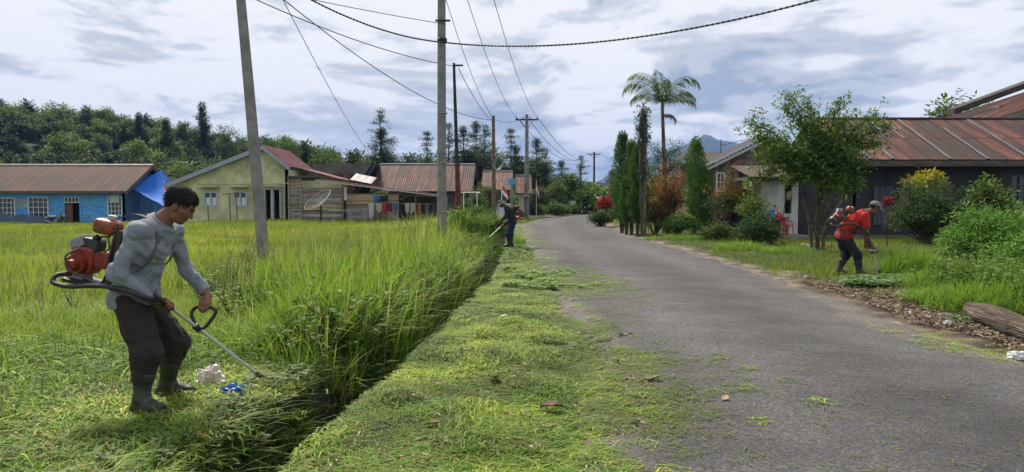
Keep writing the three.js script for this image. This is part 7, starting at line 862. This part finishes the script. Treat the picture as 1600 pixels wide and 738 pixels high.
  for (let d = 2.2; d < 26; d += d < 10 ? 0.12 : 0.2) { const x0 = Math.max(-(0.78 * d + 2.5), -24); for (let x = x0; x < ditchR(d) - DW(d) - 0.1; x += R(0.08, 0.2, r) * (d < 10 ? 1 : 1.5)) { const dd = d + R(-0.1, 0.1, r); if (nearMan(x, dd) < 1) continue; const band = ditchR(dd) - DW(dd) - x; if (dd > 6.6 && band < bandW(dd) - 0.6) continue; const lump = 0.75 + 0.7 * noise3(x * 0.5, 9, dd * 0.5); const fore = dd < 7.2; if (fore && r() < 0.75) put(layL, x, dd, 1.0, clamp(0.85 + 0.4 * noise3(x * 1.3, 2, dd * 1.3), 0.5, 1.2), 0.25); else put(midL, x, dd, 1.05, clamp(lump, 0.5, 1.35) * mix(0.45, 1, smooth(5.5, 12, dd)), 0.25); } }
  for (let d = 24; d < 64; d += 0.4) for (let x = -(0.76 * d + 3); x < ditchR(d) - 1.5; x += R(0.16, 0.5, r)) put(farL, x, d + R(-0.3, 0.3, r), 1.1, clamp(0.85 + 0.5 * noise3(x * 0.22, 6, d * 0.22), 0.5, 1.3), 0.22, 0.1);
  for (let d = 50; d < 70; d += 0.8) for (let x = -8; x < roadL(d) - 0.6; x += R(0.3, 0.6, r)) put(farL, x, d, 1.1, 0.5, 0.2);
  for (let k = 0; k < 420; k++) { const d = 8 + 28 * Math.pow(r(), 1.6), x = ditchR(d) - DW(d) - 0.1 - r() * mix(1.0, 3.6, smooth(7, 11, d)); if (d > 15 && d < 25 && x > -1.5) continue; if (noise3(x * 0.8, 3, d * 0.8) > -0.1) put(k % 3 ? weedL : seedL, x, d, R(0.8, 1.3, r), R(0.75, 1.15, r), 0.15); }
  for (let k = 0; k < 500; k++) { const d = 6 + 22 * r(), x = -R(2.5, 0.75 * d + 2, r); if (d < 9 || x > ditchR(d) - 3 || nearMan(x, d) < 1.2) continue; put(k % 4 ? seedL : weedL, x, d, 1, R(0.4, 0.65, r), 0.15); }
  mat4s(seedL, seedT, M.grass, 'seed_stalks', 'brown seed heads rising out of the field grass', 'grass'); mat4s(weedL, weedT, M.leaf, 'field_weeds', 'leafy weeds growing among the tall grass', 'weeds');
  mat4s(tallL, tallT, M.grass, 'tall_grass', 'tall bright yellow green grass along the left of the ditch', 'grass'); mat4s(midL, midT, M.grass, 'field_grass', 'short yellowish field grass left around the leaning pole', 'grass'); mat4s(farL, farT, M.grass, 'far_grass', 'far field grass reaching the houses', 'grass'); mat4s(layL, layT, M.grass, 'lying_grass', 'long matted grass lying around the man in grey', 'grass');
}
{ // clippings on the verge, on the road edge and round the near worker
  const r = mulberry(3003), flat = (seed, n, rad, L, w, pals) => { const q = mulberry(seed), m = new MB(); for (let k = 0; k < n; k++) { const a = R(0, 6.28, q), s = Math.sqrt(q()) * rad, b = R(0, 6.28, q), l = L * R(0.4, 1.3, q), x = Math.cos(a) * s, z = Math.sin(a) * s, y = R(0.004, 0.04, q) * (1 - s / rad * 0.6), ww = w * R(0.5, 1.2, q), dx = Math.cos(b), dz = Math.sin(b), bend = R(-0.3, 0.3, q) * l, up = R(-0.008, 0.022, q); m.color = jig(pick(pals, q), 0.3, q); const p = [[x - dx * l / 2, y, z - dz * l / 2], [x - dz * bend * 0.5, y + up, z + dx * bend * 0.5], [x + dx * l / 2, Math.max(0.003, y + up * 0.2), z + dz * l / 2]], v = p.flatMap((c, i) => { const h = i === 1 ? ww : ww * 0.35; return [m.v(c[0] - dz * h, c[1], c[2] + dx * h), m.v(c[0] + dz * h, c[1], c[2] - dx * h)]; }); m.i.push(v[0], v[1], v[3], v[0], v[3], v[2], v[2], v[3], v[5], v[2], v[5], v[4]); } return m.geo(); };
  const V1 = [0, 1, 2, 3].map(k => flat(3100 + k, 22, 0.10, 0.11, 0.0042, k === 3 ? GC.straw.concat(GC.cut) : GC.cut)), one = [0, 1, 2].map(k => flat(3200 + k, 3, 0.10, 0.13, 0.004, [[0.17, 0.25, 0.04], [0.26, 0.26, 0.08], [0.12, 0.19, 0.03]])), stub = [0, 1, 2].map(k => tuft(3300 + k, 14, 0.07, 0.08, 0.8, 0.006, [GC.cut, GC.straw, 0.3], 2));
  const A = [], B = [], C = [];
  for (let d = 2.2; d < 46; d += d < 9 ? 0.045 : d < 18 ? 0.08 : 0.2) { const a = ditchR(d) - 0.05, b = roadL(d); for (let x = a; x < b + 1.9; x += R(0.03, 0.09, r) * (d < 9 ? 1 : d < 18 ? 1.5 : 3)) { const n = fbm(x * 1.1, 2, d * 0.8, 3) * 1.5, over = x - b, bare = smooth(0.0, 0.9, Math.exp(-Math.pow((d - 10.0) / 1.1, 2)) * smooth(-0.5, 0.2, over)); let p = (0.66 + 0.32 * smooth(-0.3, 0.3, noise3(x * 4.1, 8, d * 3.3))) * smooth(0.9, -0.35, over + n * 0.8 - (d > 12 && d < 15.5 ? 0.5 : 0)) * (1 - bare) + 0.07 * smooth(1.9, 0.3, over + n); if (r() > p) continue; const z = -d + R(-0.05, 0.05, r), sy = surfY(x, z); if (over > 0.22 + n * 0.8 && r() < 0.8) { for (let q = 0; q < 4; q++) { const bx = x + R(-0.1, 0.1, r); B.push([bx, surfY(bx, z) + 0.002, z + R(-0.06, 0.06, r), R(0, 6.28, r), R(0.6, 1.1, r), 0.4, tint(R(-0.4, 0.4, r), 0.25), q]); } continue; } A.push([x, sy + 0.004, z, R(0, 6.28, r), (d < 9 ? 1 : d < 18 ? 1.35 : 2.4) * R(0.8, 1.2, r), clamp(0.9 + 1.5 * noise3(x * 3.2, 5, z * 2.6), 0.4, 2.1) * mix(1, 0.35, smooth(-0.5, 0.0, over)), tint(fbm(x * 2.2, 7, z * 1.6, 3) * 2.0 - 0.45 + R(-0.5, 0.4, r), 0.34), Math.floor(r() * 12)]); if (over < -0.2 && r() < 0.28) C.push([x, groundY(x, z), z, R(0, 6.28, r), 1, R(0.5, 1.1, r), tint(R(-0.5, 0.3, r), 0.2), Math.floor(r() * 3)]); } }
  for (let k = 0; k < 1500; k++) { const d = R(2.6, 13, r), x = mix(roadL(d) - 0.2, roadR(d) + 0.3, Math.pow(r(), 1.7)); B.push([x, surfY(x, -d) + 0.002, -d, R(0, 6.28, r), R(0.5, 1.0, r), 0.5, [1, 1, 1], k]); }
  for (let k = 0; k < 90; k++) { const d = R(6.0, 8.4, r), x = roadR(d) + R(-0.7, 0.35, r); if (noise3(x * 3, 1, d * 3) < 0) continue; A.push([x, surfY(x, -d) + 0.003, -d, R(0, 6.28, r), 0.9, 0.5, [1, 1, 1], k]); }
  for (let d = 2.4; d < 7.4; d += 0.06) for (let x = -4.2; x < ditchR(d) - DW(d) + 0.05; x += R(0.04, 0.12, r)) { const m = nearMan(x, d); if (m > 1.35 || r() < (m > 1 ? 0.5 : 0.15)) continue; const z = -d; A.push([x, groundY(x, z) + 0.004, z, R(0, 6.28, r), 1.35, R(0.8, 1.8, r), tint(fbm(x * 2, 3, z * 2, 3) * 2 - 0.3, 0.35), Math.floor(r() * 12)]); if (r() < 0.35) C.push([x, groundY(x, z), z, R(0, 6.28, r), 1.3, R(0.8, 2.0, r), tint(R(-0.6, 0.2, r), 0.25), Math.floor(r() * 3)]); }
  mat4s(A, V1, M.grass, 'grass_clippings', 'fresh grass clippings strewn over the mown verge', 'clippings'); mat4s(B, one, M.grass, 'loose_clippings', 'loose grass blades scattered on the asphalt', 'clippings'); mat4s(C, stub, M.grass, 'grass_stubble', 'short mown grass stubble on the verge', 'grass');
}
{ // broad leaved weeds: ditch bank, verge edge, under the fruit tree
  const r = mulberry(4004), weed = (seed, n, h, len, wid, pal) => { const q = mulberry(seed), m = new MB(); for (let s = 0; s < 3; s++) { const bx = R(-0.08, 0.08, q), bz = R(-0.08, 0.08, q), tx = bx + R(-0.12, 0.12, q), tz = bz + R(-0.12, 0.12, q); m.color = jig(pick(pal, q), 0.2, q); m.tube([V(bx, 0, bz), V((bx + tx) / 2, h * 0.55, (bz + tz) / 2), V(tx, h, tz)], [0.006, 0.005, 0.002], 4, false); for (let k = 0; k < n; k++) { const f = (k + 1) / n, a = k * 2.4 + s, d = V(Math.cos(a), R(0.0, 0.5, q), Math.sin(a)).normalize(); m.color = jig(pick(pal, q), 0.25, q); m.leaf(V(mix(bx, tx, f), h * f, mix(bz, tz, f)), d, V(0, 1, 0.1), len * R(0.7, 1.2, q), wid * R(0.8, 1.2, q)); } } return m.geo(); };
  const Wd = [0, 1, 2].map(k => weed(4100 + k, 7, 0.26, 0.085, 0.045, [[0.077, 0.145, 0.029], [0.105, 0.189, 0.034], [0.056, 0.109, 0.023]])), Wl = [0, 1].map(k => weed(4200 + k, 6, 0.12, 0.075, 0.04, [[0.140, 0.275, 0.040], [0.105, 0.217, 0.034]])), Wp = [0, 1].map(k => weed(4300 + k, 6, 0.22, 0.16, 0.07, [[0.224, 0.348, 0.115], [0.154, 0.290, 0.081], [0.112, 0.217, 0.057]])), hang = [0, 1, 2].map(k => tuft(4400 + k, 14, 0.5, 0.10, 1.5, 0.010, [GC.dark.concat(GC.mid.slice(0, 1)), GC.straw, 0.25], 4));
  const a = [], b = [], c = [], h = [];
  for (let d = 2.6; d < 30; d += d < 14 ? 0.10 : 0.25) for (let k = 0; k < (d < 14 ? 7 : 4); k++) { const w = DW(d), xl = ditchR(d) - w, x = xl + R(-0.45, 0.52, r) * (k < 5 ? 1 : 0.4), z = -d; if (x > xl + (d < 7 ? 0.08 : 0.2)) continue; const y = groundY(x, z), low = d < 6.3 ? 0.32 : 1; if (d < 6 && r() < 0.3) continue; (r() < (d < 6 ? 0.4 : 0.6) ? a : h).push([x, y, z, R(0, 6.28, r), R(0.8, 1.4, r) * mix(0.7, 1, low), R(0.7, 1.5, r) * low, tint(R(-0.6, 0.5, r), 0.3), k]); }
  for (let d = 3.0; d < 6.6; d += 0.035) for (let k = 0; k < 2; k++) { const xl = ditchR(d) - DW(d), x = xl + R(-0.15, 0.10, r), z = -d; (r() < 0.65 ? a : h).push([x, groundY(x, z) - 0.01, z, R(0, 6.28, r), R(0.5, 0.85, r), R(0.25, 0.55, r), tint(R(-0.6, 0.2, r), 0.3), k]); }
  for (let k = 0; k < 620; k++) { const d = 6.8 + 17 * Math.pow(r(), 1.4), xl = ditchR(d) - DW(d), u = R(-0.75, 0.16, r), x = xl + u, z = -d; if (d > 19 && x > -1.0) continue; (k % 3 ? a : h).push([x, groundY(x, z) - 0.01, z, R(0, 6.28, r), R(1.0, 1.7, r), R(0.9, 2.1, r) * (u > 0 ? 0.7 : 1) * (k % 3 ? 1 : 0.8), tint(R(0.0, 1.2, r), 0.4), k]); }
  for (let k = 0; k < 170; k++) { const d = R(12, 15.5, r), x = roadL(d) + R(-0.9, 0.75, r); if (fbm(x * 1.6, 1, d * 1.3, 2) < -0.05) continue; b.push([x, groundY(x, -d) + 0.05, -d, R(0, 6.28, r), R(0.9, 1.5, r), R(0.22, 0.6, r), [1.35, 1.3, 1.0], k]); }
  for (let k = 0; k < 120; k++) { const d = R(18, 30, r), x = mix(ditchR(d), roadL(d), r()); b.push([x, groundY(x, -d), -d, R(0, 6.28, r), 1, 0.6, [1, 1, 1], k]); }
  for (let k = 0; k < 75; k++) { const px = R(1325, 1425, r), d = R(12.3, 13.4, r), x = inX(px, d); c.push([x, groundY(x, -d), -d, R(0, 6.28, r), R(0.8, 1.2, r), R(0.3, 0.75, r), tint(R(-0.5, 0.5, r), 0.25), k]); }
  for (let k = 0; k < 420; k++) { const d = R(7.0, 12, r), x = roadR(d) + R(1.9, 4.6, r); if (inX(1440, d) > x) continue; a.push([x, groundY(x, -d), -d, R(0, 6.28, r), R(1, 1.8, r), R(1.0, 2.3, r), tint(R(0.2, 1.2, r), 0.45), k]); }
  for (let k = 0; k < 60; k++) { const d = R(6.9, 8.8, r), x = mix(5.6, 6.2, r()) + (d < 7.6 ? 0 : -0.05); b.push([x, groundY(x, -d), -d, R(0, 6.28, r), 0.8, 0.7, [1.1, 1.05, 1], k]); }
  mat4s(a, Wd, M.leaf, 'broadleaf_weeds', 'broad leaved weeds on the ditch bank and right verge', 'weeds'); mat4s(b, Wl, M.leaf, 'low_weeds', 'low green weeds patch on the verge edge', 'weeds'); mat4s(c, Wp, M.leaf, 'cut_weeds', 'pile of pale leaved cut weeds at the right worker feet', 'weeds'); mat4s(h, hang, M.grass, 'ditch_grass', 'dark arching grass hanging into the ditch', 'grass');
}
{ // right verge, lawn and weeds
  const r = mulberry(5005), lawn = [0, 1, 2].map(k => tuft(5100 + k, 20, 0.16, 0.16, 0.9, 0.010, [[[0.168, 0.270, 0.034], [0.218, 0.313, 0.040], [0.126, 0.209, 0.030]], GC.straw, 0.12], 2)), rough = [0, 1, 2].map(k => tuft(5200 + k, 18, 0.55, 0.13, 1.0, 0.012, [[[0.151, 0.295, 0.032], [0.202, 0.365, 0.040], [0.118, 0.227, 0.029]], GC.mid, 0.2], 4));
  const A = [], B = [];
  for (let d = 6; d < 62; d += d < 20 ? 0.16 : d < 32 ? 0.26 : 0.6) for (let x = roadR(d) + 0.4; x < 0.78 * d + 3; x += R(0.1, 0.3, r) * (d < 20 ? 1 : d < 32 ? 1.4 : 3)) { const o = x - roadR(d), n = fbm(x * 0.6, 1, d * 0.6, 3); if (d > 29 && x > 9.5) continue; if (o < 0.75 + n * 0.9 && r() < 0.8) continue; if (d > 5 && d < 12.8 && o < 1.45 + n * 0.7) { if (r() < 0.93) continue; } const z = -d, far = d > 32 ? 1.7 : 1, h = d < 34 ? 1 : 1.2; A.push([x, groundY(x, z) - 0.005, z, R(0, 6.28, r), far, h * clamp(0.95 + n * 1.2, 0.45, 1.9), tint(n * 2 + R(-0.3, 0.3, r), 0.25), Math.floor(r() * 12)]); }
  const mound = (px, d, rx, rz, n, hh) => { const cx = inX(px, d); for (let k = 0; k < n; k++) { const a = R(0, 6.28, r), q = Math.sqrt(r()), x = cx + Math.cos(a) * q * rx, z = -d + Math.sin(a) * q * rz; B.push([x, groundY(x, z), z, R(0, 6.28, r), 1, hh * (1.15 - 0.6 * q * q) * R(0.8, 1.15, r), tint(R(-0.2, 0.7, r), 0.3), Math.floor(r() * 12)]); } };
  mound(1430, 14.6, 0.62, 0.5, 120, 1.15); mound(1500, 12.0, 0.9, 1.0, 170, 0.85); mound(1560, 11.4, 1.0, 1.0, 190, 1.05); mound(1545, 9.8, 0.75, 0.7, 150, 0.8); mound(1600, 9.6, 0.7, 0.8, 130, 1.0); mound(1475, 10.6, 0.5, 0.5, 70, 0.6); mound(1660, 11, 1.2, 1.5, 150, 1.1); mound(1235, 21, 0.8, 0.6, 60, 0.5); mound(1160, 22.5, 1.0, 0.7, 80, 0.6); mound(1060, 29, 1.6, 0.7, 90, 0.5); mound(780, 26, 0.8, 1.4, 110, 1.1);
  for (let d = 52; d < 110; d += 0.9) for (const s of [0, 1]) for (let o = 0.3; o < 5; o += R(0.5, 1.1, r)) { const x = s ? roadR(d) + o : roadL(d) - o; if (!s && d > 70 && d < 78.5) continue; A.push([x, groundY(x, -d) - 0.005, -d, R(0, 6.28, r), 2.6, 1.8, tint(R(-0.2, 0.6, r), 0.25), Math.floor(r() * 12)]); }
  mat4s(A, lawn, M.grass, 'verge_grass', 'green verge grass and lawn right of the road', 'grass'); mat4s(B, rough, M.grass, 'rough_grass', 'rank bright green grass mounds at the right edge', 'grass');
  // brown debris of twigs and dead leaves
  const deb = [0, 1, 2].map(k => { const q = mulberry(5300 + k), m = new MB(); for (let i = 0; i < 14; i++) { const p = V(R(-0.12, 0.12, q), R(0.006, 0.03, q), R(-0.12, 0.12, q)), d = V(R(-1, 1, q), R(-0.1, 0.25, q), R(-1, 1, q)).normalize(); m.color = jig(pick([[0.17, 0.11, 0.07], [0.11, 0.075, 0.05], [0.26, 0.19, 0.12], [0.08, 0.055, 0.04], [0.35, 0.30, 0.22]], q), 0.3, q); if (i % 4 === 0) m.tube([p, p.clone().addScaledVector(d, 0.12)], 0.003, 3, false); else m.leaf(p, d, V(R(-0.4, 0.4, q), 1, R(-0.4, 0.4, q)).normalize(), R(0.03, 0.07, q), R(0.015, 0.035, q)); } return m.geo(); }), D = [];
  for (let k = 0; k < 900; k++) { const d = R(6.4, 13.2, r), x = roadR(d) + 0.25 + Math.pow(r(), 1.2) * 1.45 + fbm(d * 0.9, 2, 1, 2) * 0.4; D.push([x, groundY(x, -d) + 0.004, -d, R(0, 6.28, r), R(0.7, 1.3, r), R(0.7, 1.6, r), [1, 1, 1], k]); }
  for (let k = 0; k < 60; k++) { const d = R(3, 9, r), x = mix(ditchR(d) + 0.1, roadL(d) + 0.6, r()); D.push([x, Math.max(0.0, groundY(x, -d)) + 0.03, -d, R(0, 6.28, r), 0.7, 1, [1, 1, 1], k]); }
  mat4s(D, deb, M.dry, 'leaf_debris', 'brown dead leaves and twigs along the right road edge', 'debris');
}
scene.traverse(o => { if (o.isMesh) { o.castShadow = true; o.receiveShadow = true; } });
scene.updateMatrixWorld(true);
renderer.render(scene, camera);
